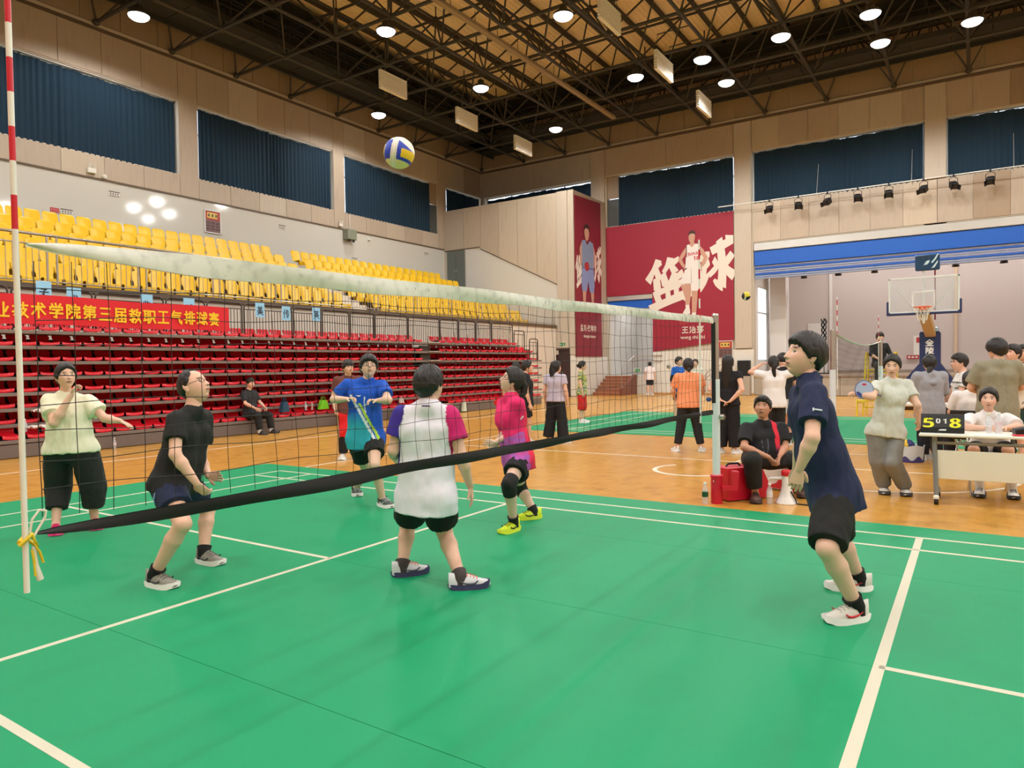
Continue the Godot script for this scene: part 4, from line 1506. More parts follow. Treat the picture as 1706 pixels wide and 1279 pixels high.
	# dark hanging plant-like cable bundle on the stage
	var cb := thing("cable_bundle", "dark tangled cable bundle hanging on the stage wall left of the referee", "cable", Vector3(-6.35, 2.5, ZE - 4.4))
	for k in 7:
		g = Geo.new()
		var pts := []
		for i in 10:
			var f2 := i / 9.0
			pts.append(Vector3(0.12 * sin(f2 * 9.0 + k * 2.1), 1.15 * f2, 0.10 * cos(f2 * 7.0 + k * 1.7)))
		g.tube(pts, 0.028, 5)
		part(cb, "cable", g, mat("black_cable", rgb(44, 42, 44), 0.7))
	g = Geo.new()
	g.span(Vector3(-0.3, -1.6, -0.12), Vector3(0.3, -1.55, 0.12), 0.01)
	g.rod(Vector3(0, -1.6, 0), Vector3(0, 1.2, 0), 0.02)
	part(cb, "stand", g, mat("black_cable"))

const STAGE_E := 15.0

# ---------------------------------------------------------------- mats, lines, nets
const XN := -2.383

func line_box(p: Node3D, x0: float, z0: float, x1: float, z1: float, m: Material, y := 0.006, h := 0.0015) -> void:
	var g := Geo.new()
	g.span(Vector3(minf(x0, x1), y, minf(z0, z1)), Vector3(maxf(x0, x1), y + h, maxf(z0, z1)))
	part(p, "court_line", g, m)

func court_mat(label: String, zf: float, zb: float, x0: float, x1: float) -> Node3D:
	var t := thing("court_mat", label, "sports mat")
	var m := mat("green_court_vinyl", rgb(22, 150, 100), 0.5)
	m.metallic_specular = 0.3
	if m.albedo_texture == null:
		m.albedo_texture = noise_tex(256, 0.02, [rgb(244, 248, 245), Color.WHITE, rgb(250, 252, 250)], 41, 5)
		m.uv1_triplanar = true
		m.uv1_world_triplanar = true
		m.uv1_scale = Vector3(0.35, 0.35, 0.35)
	var k := 4
	for i in k:
		var a := lerpf(zf, zb, float(i) / k)
		var b := lerpf(zf, zb, float(i + 1) / k)
		var g := Geo.new()
		g.span(Vector3(x0, 0.0005, b + 0.0015), Vector3(x1, 0.006, a - 0.0015), 0.001)
		part(t, "mat_roll", g, m)
	return t

func badminton_lines(t: Node3D, zf: float, w: float, far: bool) -> void:
	# zf: near doubles side line; depth runs to -z
	var m := mat("court_line_white", rgb(206, 202, 180), 0.55)
	var h := w * 0.5
	var z1 := zf - 0.46
	var z4 := zf - 6.10
	var z3 := z4 + 0.46
	var zc := (z1 + z3) * 0.5
	var xb0 := XN - 6.43
	var xb1 := XN + 6.43
	for z in [zf, z1, z3, z4]:
		line_box(t, xb0, z - h, xb1, z + h, m)
	for x in [xb0, xb0 + 0.70, xb1, xb1 - 0.70]:
		line_box(t, x - h, z4, x + h, zf, m)
	line_box(t, XN - 1.98 - h, z3, XN - 1.98 + h, zf, m)
	line_box(t, XN + 1.98 - h * 1.25, z4, XN + 1.98 + h * 1.25, zf, m)
	line_box(t, xb0, zc - h, XN - 1.98, zc + h, m)
	line_box(t, XN + 1.98, zc - h, xb1, zc + h, m)

func arc(t: Node3D, c: Vector2, r: float, a0: float, a1: float, m: Material, w := 0.05) -> void:
	var g := Geo.new()
	var k := int(absf(a1 - a0) / 0.08) + 2
	for i in k:
		var p := a0 + (a1 - a0) * i / k
		var q := a0 + (a1 - a0) * (i + 1) / k
		var f := func(a: float, rr: float) -> Vector3: return Vector3(c.x + cos(a) * rr, 0.0016, c.y + sin(a) * rr)
		g.face([f.call(p, r - w * 0.5), f.call(q, r - w * 0.5), f.call(q, r + w * 0.5), f.call(p, r + w * 0.5)], Vector3.UP)
	part(t, "court_line", g, m)

func volley_net(label: String, z0: float, z1: float, x: float, y1: float, rows: int, mesh_: float, r: float, sag: float, ragged: float) -> Node3D:
	# cords along z from z0 (near) to z1 (far); y1 is the top cord
	var t := thing("volleyball_net", label, "net", Vector3(x, 0, 0))
	var cord := mat("net_cord", rgb(28, 26, 26), 0.7)
	var l := z0 - z1
	var nv := int(l / mesh_)
	var yb := y1 - rows * mesh_
	var pitch := func(u: float) -> float: return lerpf(mesh_ - 0.0135 * ragged, mesh_, u)
	var pos := func(u: float, k: float) -> Vector3:
		# u 0..1 along, k 0..rows from the top
		var s := sin(u * PI)
		var pinch := 1.0 - ragged * exp(-u * l * 2.6)
		var mid := (y1 + yb) * 0.5 - 0.02
		var y := y1 - 0.09 * (1.0 - u) * ragged - k * (pitch.call(u) as float) - sag * s * (1.0 - 0.3 * k / rows)
		y = mid + (y - mid) * (1.0 if pinch > 0.999 else lerpf(0.92, 1.0, pinch))
		return Vector3(0.007 * sin(u * 31.0 + k * 1.3), y + 0.006 * sin(u * l * 9.0 + k * 2.3) * (1.0 if k > 0.5 and k < rows - 0.5 else 0.0), z0 - u * l + 0.005 * sin(k * 1.3 + u * 40.0))
	for k in range(1, rows):
		var pts := []
		for i in 2 * nv + 1:
			pts.append(pos.call(float(i) / (2 * nv), k))
		var g := Geo.new()
		g.tube(pts, r, 4, false)
		part(t, "cord", g, cord)
	for i in nv + 1:
		var pts := []
		for k in 2 * rows + 1:
			pts.append(pos.call(float(i) / nv, k * 0.5))
		var g := Geo.new()
		g.tube(pts, r, 4, false)
		part(t, "cord", g, cord)
	return t

func net_and_court() -> void:
	var m1 := court_mat("green vinyl court mat with white lines that the six players stand on", -0.4, -7.41, -9.68, 4.92)
	badminton_lines(m1, -0.863, 0.044, false)
	var m2 := court_mat("second green court mat further off, under the tall yellow referee stand", -14.3, -21.3, -9.5, 4.6)
	badminton_lines(m2, -14.75, 0.05, true)
	# basketball lines painted on the boards
	var bl := thing("painted_lines", "white basketball lines painted on the orange floor between the two mats", "floor marking")
	var wm := mat("floor_line_white", rgb(236, 226, 206), 0.35)
	var ln := func(x0: float, z0: float, x1: float, z1: float) -> void: line_box(bl, x0, z0, x1, z1, wm, 0.0005, 0.001)
	ln.call(-8.83, -14.25, -8.78, -7.45)
	ln.call(-8.83, -25.0, -8.78, -21.35)
	ln.call(6.18, -25.0, 6.23, 3.0)
	ln.call(-8.83, -25.02, 6.23, -24.97)
	ln.call(-8.83, -11.025, 6.23, -10.975)
	arc(bl, Vector2(-1.3, -11.0), 1.8, 0.0, TAU, wm)
	ln.call(-12.5, -22.0, -12.45, 2.0)
	ln.call(-12.5, -12.8, -9.8, -12.75)
	arc(bl, Vector2(-3.4, -9.9), 0.55, 0.6, 3.9, wm, 0.07)
	# main net
	var band := mat("net_white_band", rgb(226, 230, 222), 0.75)
	band.albedo_texture = noise_tex(128, 0.03, [rgb(206, 208, 206), rgb(250, 248, 246), rgb(255, 252, 250)], 17, 4, Vector2(1.0, 1.0))
	band.uv1_triplanar = true
	band.uv1_scale = Vector3(3, 3, 3)
	var nt := volley_net("large volleyball net of thin black cord across the near court, white band on top", -1.0, -7.60, XN, 2.0, 9, 0.1075, 0.0014, -0.012, 1.0)
	var tape := func(called: String, y0a: float, y1a: float, y0b: float, y1b: float, mm: Material, taper: float, seed_: float) -> void:
		var g := Geo.new()
		for side in [-1.0, 1.0]:
			g.grid(90, 4, func(u: float, w: float) -> Vector3:
				var lo := lerpf(y0a, y0b, u)
				var hi := lerpf(y1a, y1b, u)
				var f := clampf(u * 6.55 / taper, 0.0, 1.0)
				f = lerpf(0.12, 1.0, sqrt(f))
				var mid := lerpf(lo, hi, 0.62)
				var y := mid + (lerpf(lo, hi, w) - mid) * f
				y += 0.004 * sin(u * 47.0 + seed_) * (1.0 - w) + 0.003 * sin(u * 21.0 + seed_)
				return Vector3(side * (0.006 + 0.006 * sin(w * PI)) + 0.008 * sin(u * 33.0 + w * 2.0 + seed_), y, -0.98 - u * 6.60))
		part(nt, called, g, mm)
	tape.call("top_band", 1.875, 1.952, 1.962, 2.032, band, 0.55, 0.4)
	tape.call("bottom_band", 1.012, 1.072, 0.985, 1.032, mat("net_black_band", rgb(22, 20, 20), 0.8), 0.9, 2.1)
	# striped antennas
	var ant := func(label: String, at: Vector3, y0: float, y1: float, yn: float, group: String) -> Node3D:
		var t := thing("net_antenna", label, "antenna", at, 0.0, group)
		var g := Geo.new()
		g.rod(Vector3(0, y0, 0), Vector3(0, yn, 0), 0.0085, 10)
		part(t, "sleeve", g, mat("antenna_white", rgb(232, 232, 224), 0.4))
		var y := yn
		var k := 0
		while y < y1:
			g = Geo.new()
			g.rod(Vector3(0, y, 0), Vector3(0, minf(y + 0.1, y1), 0), 0.0085, 10)
			part(t, "stripe", g, mat("antenna_red", rgb(206, 30, 48), 0.4) if k % 2 == 0 else mat("antenna_white"))
			y += 0.1
			k += 1
		return t
	var a1: Node3D = ant.call("thick red and white antenna beside the frayed near end of the net", Vector3(XN + 0.02, 0, -0.945), 0.885, 2.9, 1.962, "")
	var g1 := Geo.new()
	g1.tube([Vector3(0.01, 1.03, 0.02), Vector3(0.02, 1.06, -0.01), Vector3(0.0, 1.02, -0.03), Vector3(-0.015, 1.05, 0.0), Vector3(0.01, 1.04, 0.02)], 0.007, 6)
	part(a1, "tie", g1, mat("yellow_ribbon", rgb(226, 196, 40), 0.6))
	g1 = Geo.new()
	g1.tube([Vector3(0.005, 1.03, -0.02), Vector3(0.005, 1.0, -0.035), Vector3(0.004, 0.965, -0.045)], [0.006, 0.008, 0.007], 6, true, 0.4)
	g1.tube([Vector3(0.005, 1.01, -0.015), Vector3(0.006, 0.97, -0.02), Vector3(0.006, 0.93, -0.022)], 0.004, 5)
	part(a1, "ribbon_end", g1, mat("yellow_ribbon"))
	g1 = Geo.new()
	g1.tube([Vector3(0.0, 1.06, -0.012), Vector3(0.0, 1.1, -0.02), Vector3(0, 1.125, -0.04), Vector3(0, 1.12, -0.058), Vector3(0, 1.10, -0.055), Vector3(0, 1.06, -0.03), Vector3(0, 1.045, -0.02)], 0.004, 6)
	g1.tube([Vector3(0.004, 1.02, -0.02), Vector3(0.006, 0.96, -0.024), Vector3(0.006, 0.915, -0.035)], [0.006, 0.008, 0.01], 6, true, 0.4)
	part(a1, "rope_loop", g1, mat("white_rope", rgb(226, 218, 204), 0.8))
	ant.call("thin red and white antenna near the far net post, before the banner player", Vector3(XN + 0.012, 0, -7.13), 0.92, 2.82, 2.0, "")
	# posts
	for s in 2:
		var zz := -7.66 if s == 0 else -0.30
		var t := thing("net_post", "white volleyball post in a red wheeled weight base with bottles beside it" if s == 0 else "white volleyball post at the near end of the net, out of view", "net post", Vector3(XN + 0.01, 0, zz), 0.0 if s == 0 else PI)
		var gp := Geo.new()
		gp.lathe([Vector2(0.042, 0.30), Vector2(0.042, 1.36)], 18)
		part(t, "lower_tube", gp, mat("post_white_paint", rgb(222, 230, 236), 0.3))
		gp = Geo.new()
		gp.lathe([Vector2(0.034, 1.36), Vector2(0.034, 2.04), Vector2(0.038, 2.045), Vector2(0.038, 2.06), Vector2(0.02, 2.075)], 18)
		part(t, "upper_tube", gp, mat("chrome_tube", rgb(200, 198, 196), 0.18, 0.9))
		gp = Geo.new()
		gp.span(Vector3(-0.035, 1.1, 0.03), Vector3(0.01, 1.98, 0.045), 0.004)
		part(t, "black_edge", gp, mat("black_rubber", rgb(26, 24, 24), 0.7))
		gp = Geo.new()
		gp.rod(Vector3(0.04, 0.95, 0), Vector3(0.09, 0.95, 0), 0.03, 10)
		gp.rod(Vector3(0.085, 0.95, -0.04), Vector3(0.085, 0.95, 0.05), 0.01, 6)
		part(t, "winch", gp, mat("chrome_tube"))
		gp = Geo.new()
		gp.box(Vector3(-0.07, 1.14, 0.03), Vector3(0.05, 0.05, 0.03), 0.01)
		gp.rod(Vector3(-0.1, 1.14, 0.03), Vector3(-0.04, 1.14, 0.03), 0.008)
		part(t, "blue_clip", gp, mat("blue_plastic", rgb(40, 80, 150), 0.4))
		# red base: socket, long wedge, step plate
		var rd := mat("red_base_paint", rgb(206, 24, 52), 0.4)
		gp = Geo.new()
		gp.lathe([Vector2(0.062, 0.0), Vector2(0.062, 0.29), Vector2(0.07, 0.30), Vector2(0.07, 0.315), Vector2(0.045, 0.315)], 18)
		part(t, "socket", gp, rd)
		gp = Geo.new()
		gp.plate([Vector2(-0.02, 0.015), Vector2(0.50, 0.015), Vector2(0.53, 0.06), Vector2(0.53, 0.20), Vector2(0.46, 0.33), Vector2(0.38, 0.37), Vector2(-0.02, 0.37)], -0.13, 0.13)
		part(t, "weight_body", gp, rd, Transform3D(Basis(Vector3.UP, 0.95), Vector3(0.0, 0, -0.20)))
		gp = Geo.new()
		gp.plate([Vector2(0.0, 0.16), Vector2(0.16, 0.16), Vector2(0.18, 0.36), Vector2(0.12, 0.36), Vector2(0.11, 0.2), Vector2(0.0, 0.2)], -0.06, 0.06)
		part(t, "step_plate", gp, rd, Transform3D(Basis(Vector3.UP, 0.5), Vector3(0.06, 0, 0.03)))
		gp = Geo.new()
		gp.tube([Vector3(0.02, 0.36, -0.26), Vector3(0.04, 0.40, -0.29), Vector3(0.12, 0.40, -0.40), Vector3(0.14, 0.36, -0.43)], 0.012, 6)
		part(t, "handle", gp, mat("black_rubber"))
		for e in [0.12, 0.62]:
			gp = Geo.new()
			gp.rod(Vector3(-0.025, 0.05, 0), Vector3(0.025, 0.05, 0), 0.05, 14)
			part(t, "wheel", gp, mat("black_rubber"), Transform3D(Basis(Vector3.UP, 0.95), Vector3(0.05 + e * 0.45, 0, -0.26 - e * 0.62)))
		gp = Geo.new()
		gp.ball(Vector3(-0.01, 0.245, 0.065), Vector3.ONE * 0.012, 8, 6)
		part(t, "bolt", gp, mat("chrome_tube"))
	# far net on the second mat
	var n2 := volley_net("far slack volleyball net of the second court behind the referee", -14.15, -21.9, -2.2, 2.06, 8, 0.12, 0.002, 0.16, 0.0)
	var g2 := Geo.new()
	var tp := []
	for i in 25:
		var u := i / 24.0
		tp.append(Vector3(0, 2.06 - 0.16 * sin(u * PI), -14.15 - u * 7.75))
	g2.tube(tp, 0.03, 6, true, 0.35)
	part(n2, "top_band", g2, band)
	for q in [[-14.08, "white post of the far net, left of the woman with the fan"], [-21.95, "far post of the second net beside the yellow referee stand"]]:
		var t := thing("net_post", q[1], "net post", Vector3(-2.2, 0, q[0]))
		g2 = Geo.new()
		g2.lathe([Vector2(0.16, 0.0), Vector2(0.16, 0.06), Vector2(0.055, 0.08), Vector2(0.055, 1.38)], 16)
		part(t, "lower_tube", g2, mat("post_white_paint"))
		g2 = Geo.new()
		g2.lathe([Vector2(0.045, 1.38), Vector2(0.045, 2.1), Vector2(0.02, 2.11)], 16)
		part(t, "upper_tube", g2, mat("chrome_tube"))
	ant.call("striped antenna of the far net, nearer the white post", Vector3(-2.2, 0, -14.6), 1.0, 2.75, 2.0, "antennas of the far net")
	ant.call("striped antenna of the far net in front of the seated referee", Vector3(-2.2, 0, -21.4), 1.0, 2.75, 2.0, "antennas of the far net")

# ---------------------------------------------------------------- balls, hoop, table, bottles, bags, notices
func ball_mesh(r: float, paint_: Callable, fine := 48) -> Geo:
	var g := Geo.new()
	var nu := fine
	var nv := fine * 2 / 3
	for i in nv + 1:
		var th := PI * i / nv
		for j in nu:
			var a := TAU * j / nu
			var d := Vector3(sin(th) * cos(a), cos(th), sin(th) * sin(a))
			g.paint(paint_.call(d))
			g.vert(d * r, d)
	for i in nv:
		for j in nu:
			var a := i * nu + j
			var b := i * nu + (j + 1) % nu
			g.tri(a, b, b + nu)
			g.tri(a, b + nu, a + nu)
	return g

func bottle(at: Vector3, label: String, h: float, cap: Color, wrap: Color, group := "") -> void:
	var t := thing("water_bottle", label, "bottle", at, 0.0, group)
	var pl := mat("clear_plastic", Color(0.92, 0.96, 1.0, 0.28), 0.08)
	pl.transparency = BaseMaterial3D.TRANSPARENCY_ALPHA
	var r := h * 0.145
	var g := Geo.new()
	g.lathe([Vector2(r * 0.85, 0.0), Vector2(r, 0.008), Vector2(r * 0.96, h * 0.1), Vector2(r, h * 0.16), Vector2(r * 0.95, h * 0.22), Vector2(r, h * 0.28), Vector2(r, h * 0.60), Vector2(r * 0.93, h * 0.68), Vector2(r * 0.55, h * 0.82), Vector2(r * 0.42, h * 0.87), Vector2(r * 0.42, h * 0.92)], 14)
	part(t, "bottle_body", g, pl)
	g = Geo.new()
	g.lathe([Vector2(r * 0.47, h * 0.91), Vector2(r * 0.5, h * 0.92), Vector2(r * 0.5, h * 0.985), Vector2(r * 0.42, h)], 12)
	part(t, "cap", g, mat("bottle_cap_%s" % cap.to_html(false), cap, 0.5))
	g = Geo.new()
	g.lathe([Vector2(r * 1.015, h * 0.34), Vector2(r * 1.02, h * 0.36), Vector2(r * 1.02, h * 0.57), Vector2(r * 1.015, h * 0.58)], 14)
	part(t, "wrapper", g, mat("bottle_wrap_%s" % wrap.to_html(false), wrap, 0.4))

func chair(at: Vector3, turn: float, label: String) -> void:
	var t := thing("folding_chair", label, "chair", at, turn, "")
	var bk := mat("black_chair_vinyl", rgb(28, 26, 28), 0.5)
	var st := mat("chrome_tube", rgb(200, 198, 196), 0.18, 0.9)
	var g := Geo.new()
	g.box(Vector3(0, 0.44, 0.02), Vector3(0.42, 0.045, 0.40), 0.018)
	part(t, "seat", g, bk)
	g = Geo.new()
	g.box(Vector3(0, 0.72, -0.21), Vector3(0.42, 0.22, 0.03), 0.012, Basis(Vector3.RIGHT, -0.12))
	part(t, "backrest", g, bk)
	for s in [-1.0, 1.0]:
		g = Geo.new()
		g.tube([Vector3(s * 0.2, 0.0, 0.24), Vector3(s * 0.2, 0.44, -0.02), Vector3(s * 0.2, 0.82, -0.23)], 0.012, 8)
		part(t, "leg", g, st)
		g = Geo.new()
		g.tube([Vector3(s * 0.18, 0.0, -0.22), Vector3(s * 0.18, 0.43, 0.12)], 0.012, 8)
		part(t, "leg", g, st)

func flag(label: String, a: Vector3, pts: Array, stick: Array) -> void:
	var t := thing("line_flag", label, "flag", a, 0.0, "")
	var g := Geo.new()
	g.rod(stick[0], stick[1], 0.007, 6)
	part(t, "stick", g, mat("flag_stick", rgb(190, 160, 120), 0.6))
	g = Geo.new()
	for sd in [0.0, 0.004]:
		g.grid(10, 10, func(u: float, w: float) -> Vector3:
			var p: Vector3 = (pts[0] as Vector3).lerp(pts[1], u).lerp((pts[3] as Vector3).lerp(pts[2], u), w)
			return p + Vector3(sin(u * 9.0 + w * 3.0), 0, cos(u * 7.0 + w * 4.0)) * 0.018 * (0.3 + u) + Vector3(sd, 0, sd))
	part(t, "cloth", g, mat("red_flag_cloth", rgb(228, 26, 36), 0.8))

func tote(at: Vector3, label: String, size: Vector3, c: Color, turn := 0.0) -> void:
	var t := thing("carry_bag", label, "bag", at, turn)
	var g := Geo.new()
	g.grid(28, 8, func(u: float, w: float) -> Vector3:
		var a := u * TAU
		var q := Vector2(cos(a), sin(a))
		var k := 1.0 / maxf(absf(q.x), absf(q.y))
		k = lerpf(1.0, k, 0.75)
		var b := 1.0 + 0.06 * sin(w * PI) - 0.12 * w
		return Vector3(q.x * k * size.x * 0.5 * b, w * size.y, q.y * k * size.z * 0.5 * (1.0 - 0.5 * w)), true)
	g.box(Vector3(0, 0.006, 0), Vector3(size.x * 0.9, 0.012, size.z * 0.9), 0.004)
	part(t, "bag_body", g, mat("bag_%s" % c.to_html(false), c, 0.7))
	for s in [-1.0, 1.0]:
		g = Geo.new()
		g.tube([Vector3(-size.x * 0.22, size.y * 0.96, s * size.z * 0.2), Vector3(-size.x * 0.16, size.y * 1.3, s * size.z * 0.12), Vector3(0, size.y * 1.42, s * size.z * 0.08), Vector3(size.x * 0.16, size.y * 1.3, s * size.z * 0.12), Vector3(size.x * 0.22, size.y * 0.96, s * size.z * 0.2)], 0.008, 6)
		part(t, "strap", g, mat("bag_strap_%s" % c.to_html(false), c.darkened(0.2), 0.7))

func hall_things() -> void:
	# ---- the ball in flight
	var fr := Basis(Vector3(0.8356, -0.0152, -0.5491), Vector3(-0.0013, 0.9996, -0.0297), Vector3(0.5493, 0.0255, 0.8353))
	var ballm := mat("ball_leather", Color.WHITE, 0.45)
	ballm.vertex_color_use_as_albedo = true
	var wh := lin(240, 236, 226)
	var bl := lin(36, 66, 190)
	var ye := lin(236, 196, 40)
	var b1 := ball_mesh(0.113, func(d: Vector3) -> Color:
		var e := fr.inverse() * d
		e = Basis(Vector3.BACK, 0.18) * e
		if absf(e.x + 0.17) < 0.2:
			return wh if absf(absf(e.x + 0.17) - 0.10) > 0.018 else lin(206, 206, 196)
		if e.y > 0.62 - 0.55 * maxf(0.0, e.x):
			return wh
		if e.y < -0.64:
			return lin(232, 220, 160)
		if e.x > 0.30 and e.y < 0.08 and e.y > -0.46:
			return ye
		if e.x < -0.86:
			return ye
		return bl, 180)
	var o := part(self, "volleyball", b1, ballm, Transform3D(Basis(), Vector3(-3.553, 3.118, -3.937)))
	tag(o, "large volleyball of white, blue and yellow panels flying above the net", "ball")
	var b2 := ball_mesh(0.11, func(d: Vector3) -> Color:
		var e := fr.inverse() * d
		if e.y > -0.25 + 0.2 * e.x and e.x > -0.6:
			return lin(226, 208, 60) if absf(e.x) < 0.7 else lin(240, 230, 200)
		if absf(e.x + 0.45) < 0.16:
			return wh
		return lin(40, 32, 44))
	o = part(self, "volleyball", b2, ballm, Transform3D(Basis(), Vector3(-4.9, 3.23, -18.38)))
	tag(o, "small far yellow and dark ball in the air before the beige pier", "ball")
	var b3 := ball_mesh(0.11, func(d: Vector3) -> Color: return lin(60, 62, 60) if sin(d.x * 9.0) * sin(d.y * 9.0) * 2.0 + sin(d.z * 9.0) > 0.35 else lin(206, 206, 200))
	o = part(self, "volleyball", b3, ballm, Transform3D(Basis(), Vector3(-12.3, 1.4, -32.4)))
	tag(o, "tiny grey and white ball in the air before the white landing wall", "ball")
	hoop_stand()
	ref_stand()
	score_table()
	# ---- bottles on the floor round the net post, and others
	bottle(Vector3(-2.47, 0, -7.56), "clear water bottle with a dark green label left of the red post base", 0.235, rgb(226, 240, 236), rgb(20, 80, 50))
	bottle(Vector3(-2.21, 0, -7.96), "clear bottle with a white cap close before the red weight", 0.235, rgb(238, 236, 232), rgb(226, 214, 216))
	bottle(Vector3(-1.87, 0, -7.90), "clear bottle between the sandal and the megaphone", 0.225, rgb(226, 230, 232), rgb(226, 226, 232))
	bottle(Vector3(-14.36, 0, -7.37), "lone water bottle standing on the boards before the bleacher", 0.23, rgb(236, 232, 236), rgb(222, 206, 210))
	bottle(Vector3(-14.66, 0.46, -12.45), "taller bottle on the front bleacher seat left of the green bag", 0.23, rgb(230, 230, 236), rgb(206, 190, 200))
	bottle(Vector3(-14.66, 0.46, -12.66), "bottle on the front bleacher seat, next to the green bag", 0.20, rgb(230, 230, 236), rgb(180, 130, 110))
	bottle(Vector3(-14.66, 0.46, -5.92), "bottle on the front bleacher seat behind the near antenna", 0.24, rgb(220, 222, 230), rgb(190, 196, 206))
	# ---- megaphone, mouth down
	var t := thing("megaphone", "white megaphone with a red end standing on its mouth by the navy player's hand", "megaphone", Vector3(-1.72, 0, -8.02))
	var g := Geo.new()
	g.lathe([Vector2(0.112, 0.004), Vector2(0.118, 0.0), Vector2(0.118, 0.012), Vector2(0.085, 0.06), Vector2(0.062, 0.12), Vector2(0.048, 0.20), Vector2(0.044, 0.30)], 24)
	part(t, "horn", g, mat("megaphone_white", rgb(238, 236, 236), 0.35))
	g = Geo.new()
	g.lathe([Vector2(0.046, 0.30), Vector2(0.055, 0.305), Vector2(0.055, 0.35), Vector2(0.035, 0.365)], 20)
	part(t, "red_end", g, mat("megaphone_red", rgb(206, 26, 40), 0.35))
	g = Geo.new()
	g.tube([Vector3(-0.045, 0.27, 0.0), Vector3(-0.16, 0.262, 0.02), Vector3(-0.18, 0.25, 0.02)], 0.017, 10)
	part(t, "handle", g, mat("megaphone_white"))
	g = Geo.new()
	g.tube([Vector3(0.05, 0.14, 0.03), Vector3(0.10, 0.06, 0.05), Vector3(0.12, 0.012, 0.05), Vector3(0.26, 0.01, 0.06)], 0.008, 6)
	part(t, "strap", g, mat("black_rubber"))
	# ---- white and red sports case
	t = thing("equipment_case", "white six-sided case with red band and blue stripe lying behind the megaphone", "case", Vector3(-1.80, 0, -8.80), -0.45)
	g = Geo.new()
	g.plate([Vector2(-0.36, 0.02), Vector2(0.28, 0.02), Vector2(0.36, 0.10), Vector2(0.38, 0.24), Vector2(0.26, 0.37), Vector2(-0.36, 0.37)], -0.12, 0.12)
	part(t, "case_body", g, mat("case_white", rgb(236, 232, 230), 0.4))
	g = Geo.new()
	g.plate([Vector2(-0.34, 0.03), Vector2(0.28, 0.022), Vector2(0.355, 0.10), Vector2(0.37, 0.20), Vector2(0.12, 0.09), Vector2(-0.10, 0.16), Vector2(-0.16, 0.09)], 0.12, 0.126)
	part(t, "red_band", g, mat("case_red", rgb(214, 40, 56), 0.4))
	g = Geo.new()
	g.plate([Vector2(-0.20, 0.27), Vector2(-0.14, 0.27), Vector2(-0.10, 0.365), Vector2(-0.16, 0.365)], 0.12, 0.126)
	part(t, "blue_stripe", g, mat("case_blue", rgb(40, 56, 130), 0.4))
	g = Geo.new()
	g.rod(Vector3(-0.37, 0.06, -0.03), Vector3(-0.37, 0.06, 0.05), 0.055, 14)
	part(t, "wheel", g, mat("black_rubber"))
	# ---- red flags
	flag("red line flag hanging from the hand behind the blue jersey", Vector3(-8.96, 0.0, -8.28), [Vector3(0.02, 0.80, 0.0), Vector3(0.02, 0.40, -0.02), Vector3(0.16, 0.36, -0.12), Vector3(0.20, 0.74, -0.16)], [Vector3(0, 0.95, 0.02), Vector3(0.02, 0.38, -0.01)])
	flag("red line flag held low to the left of the pink top", Vector3(-8.07, 0.0, -11.95), [Vector3(0.02, 0.96, 0.0), Vector3(-0.17, 0.82, 0.12), Vector3(-0.02, 0.50, 0.03), Vector3(0.04, 0.60, -0.03)], [Vector3(0.0, 0.78, -0.04), Vector3(0.02, 1.0, 0.02)])
	# ---- fan
	t = thing("hand_fan", "round pale blue paper fan with a dark blue wave in the woman's hand", "fan", Vector3(-1.04, 1.213, -8.72), 0.58)
	g = Geo.new()
	g.lathe([Vector2(0.001, -0.002), Vector2(0.104, -0.002), Vector2(0.104, 0.002), Vector2(0.001, 0.002)], 32)
	var tilt := Transform3D(Basis(Vector3.RIGHT, PI / 2), Vector3.ZERO)
	part(t, "fan_disc", g, mat("fan_blue", rgb(176, 192, 226), 0.6), tilt)
	g = Geo.new()
	var hoop := []
	for i in 33:
		hoop.append(Vector3(cos(TAU * i / 32), 0, sin(TAU * i / 32)) * 0.103)
	g.tube(hoop, 0.004, 6)
	part(t, "rim", g, mat("fan_rim", rgb(52, 70, 150), 0.5), tilt)
	g = Geo.new()
	g.plate([Vector2(-0.09, -0.02), Vector2(-0.06, -0.02), Vector2(-0.03, -0.045), Vector2(0.01, -0.06), Vector2(0.06, -0.055), Vector2(0.055, -0.065), Vector2(0.0, -0.088), Vector2(-0.05, -0.08), Vector2(-0.08, -0.05)], 0.002, 0.0035)
	part(t, "printed_wave", g, mat("fan_rim"))
	g = Geo.new()
	g.box(Vector3(0.0, 0.06, 0.003), Vector3(0.045, 0.022, 0.0015))
	part(t, "red_print", g, mat("fan_red", rgb(200, 60, 90), 0.6))
	g = Geo.new()
	g.rod(Vector3(0.095, -0.03, 0), Vector3(0.19, -0.07, 0.0), 0.006)
	part(t, "fan_handle", g, mat("fan_rim"))
	# ---- clear tub with a ball
	t = thing("ball_tub", "clear plastic tub with a dark blue wavy base beside the grey trousers", "tub", Vector3(-0.83, 0, -12.22), 0.5)
	var pl := mat("frosted_plastic", Color(0.82, 0.87, 0.92), 0.4)
	g = Geo.new()
	g.grid(36, 5, func(u: float, w: float) -> Vector3:
		var a := u * TAU
		return Vector3(cos(a) * (0.17 + 0.03 * w), 0.01 + w * 0.24 + 0.01 * sin(a * 5.0) * w, sin(a) * (0.15 + 0.02 * w)), true)
	part(t, "tub_side", g, pl)
	g = Geo.new()
	g.grid(48, 3, func(u: float, w: float) -> Vector3:
		var a := u * TAU
		return Vector3(cos(a) * 0.185, w * (0.06 + 0.035 * sin(a * 6.0)), sin(a) * 0.165), true)
	g.lathe([Vector2(0.001, 0.003), Vector2(0.18, 0.004)], 24)
	part(t, "wavy_base", g, mat("tub_indigo", rgb(66, 62, 124), 0.5))
	o = part(self, "volleyball", ball_mesh(0.105, func(d: Vector3) -> Color: return ye if absf(d.x + d.y * 0.3) < 0.25 and d.z > -0.2 else lin(44, 50, 110)), ballm, Transform3D(Basis(), Vector3(-0.87, 0.235, -12.20)))
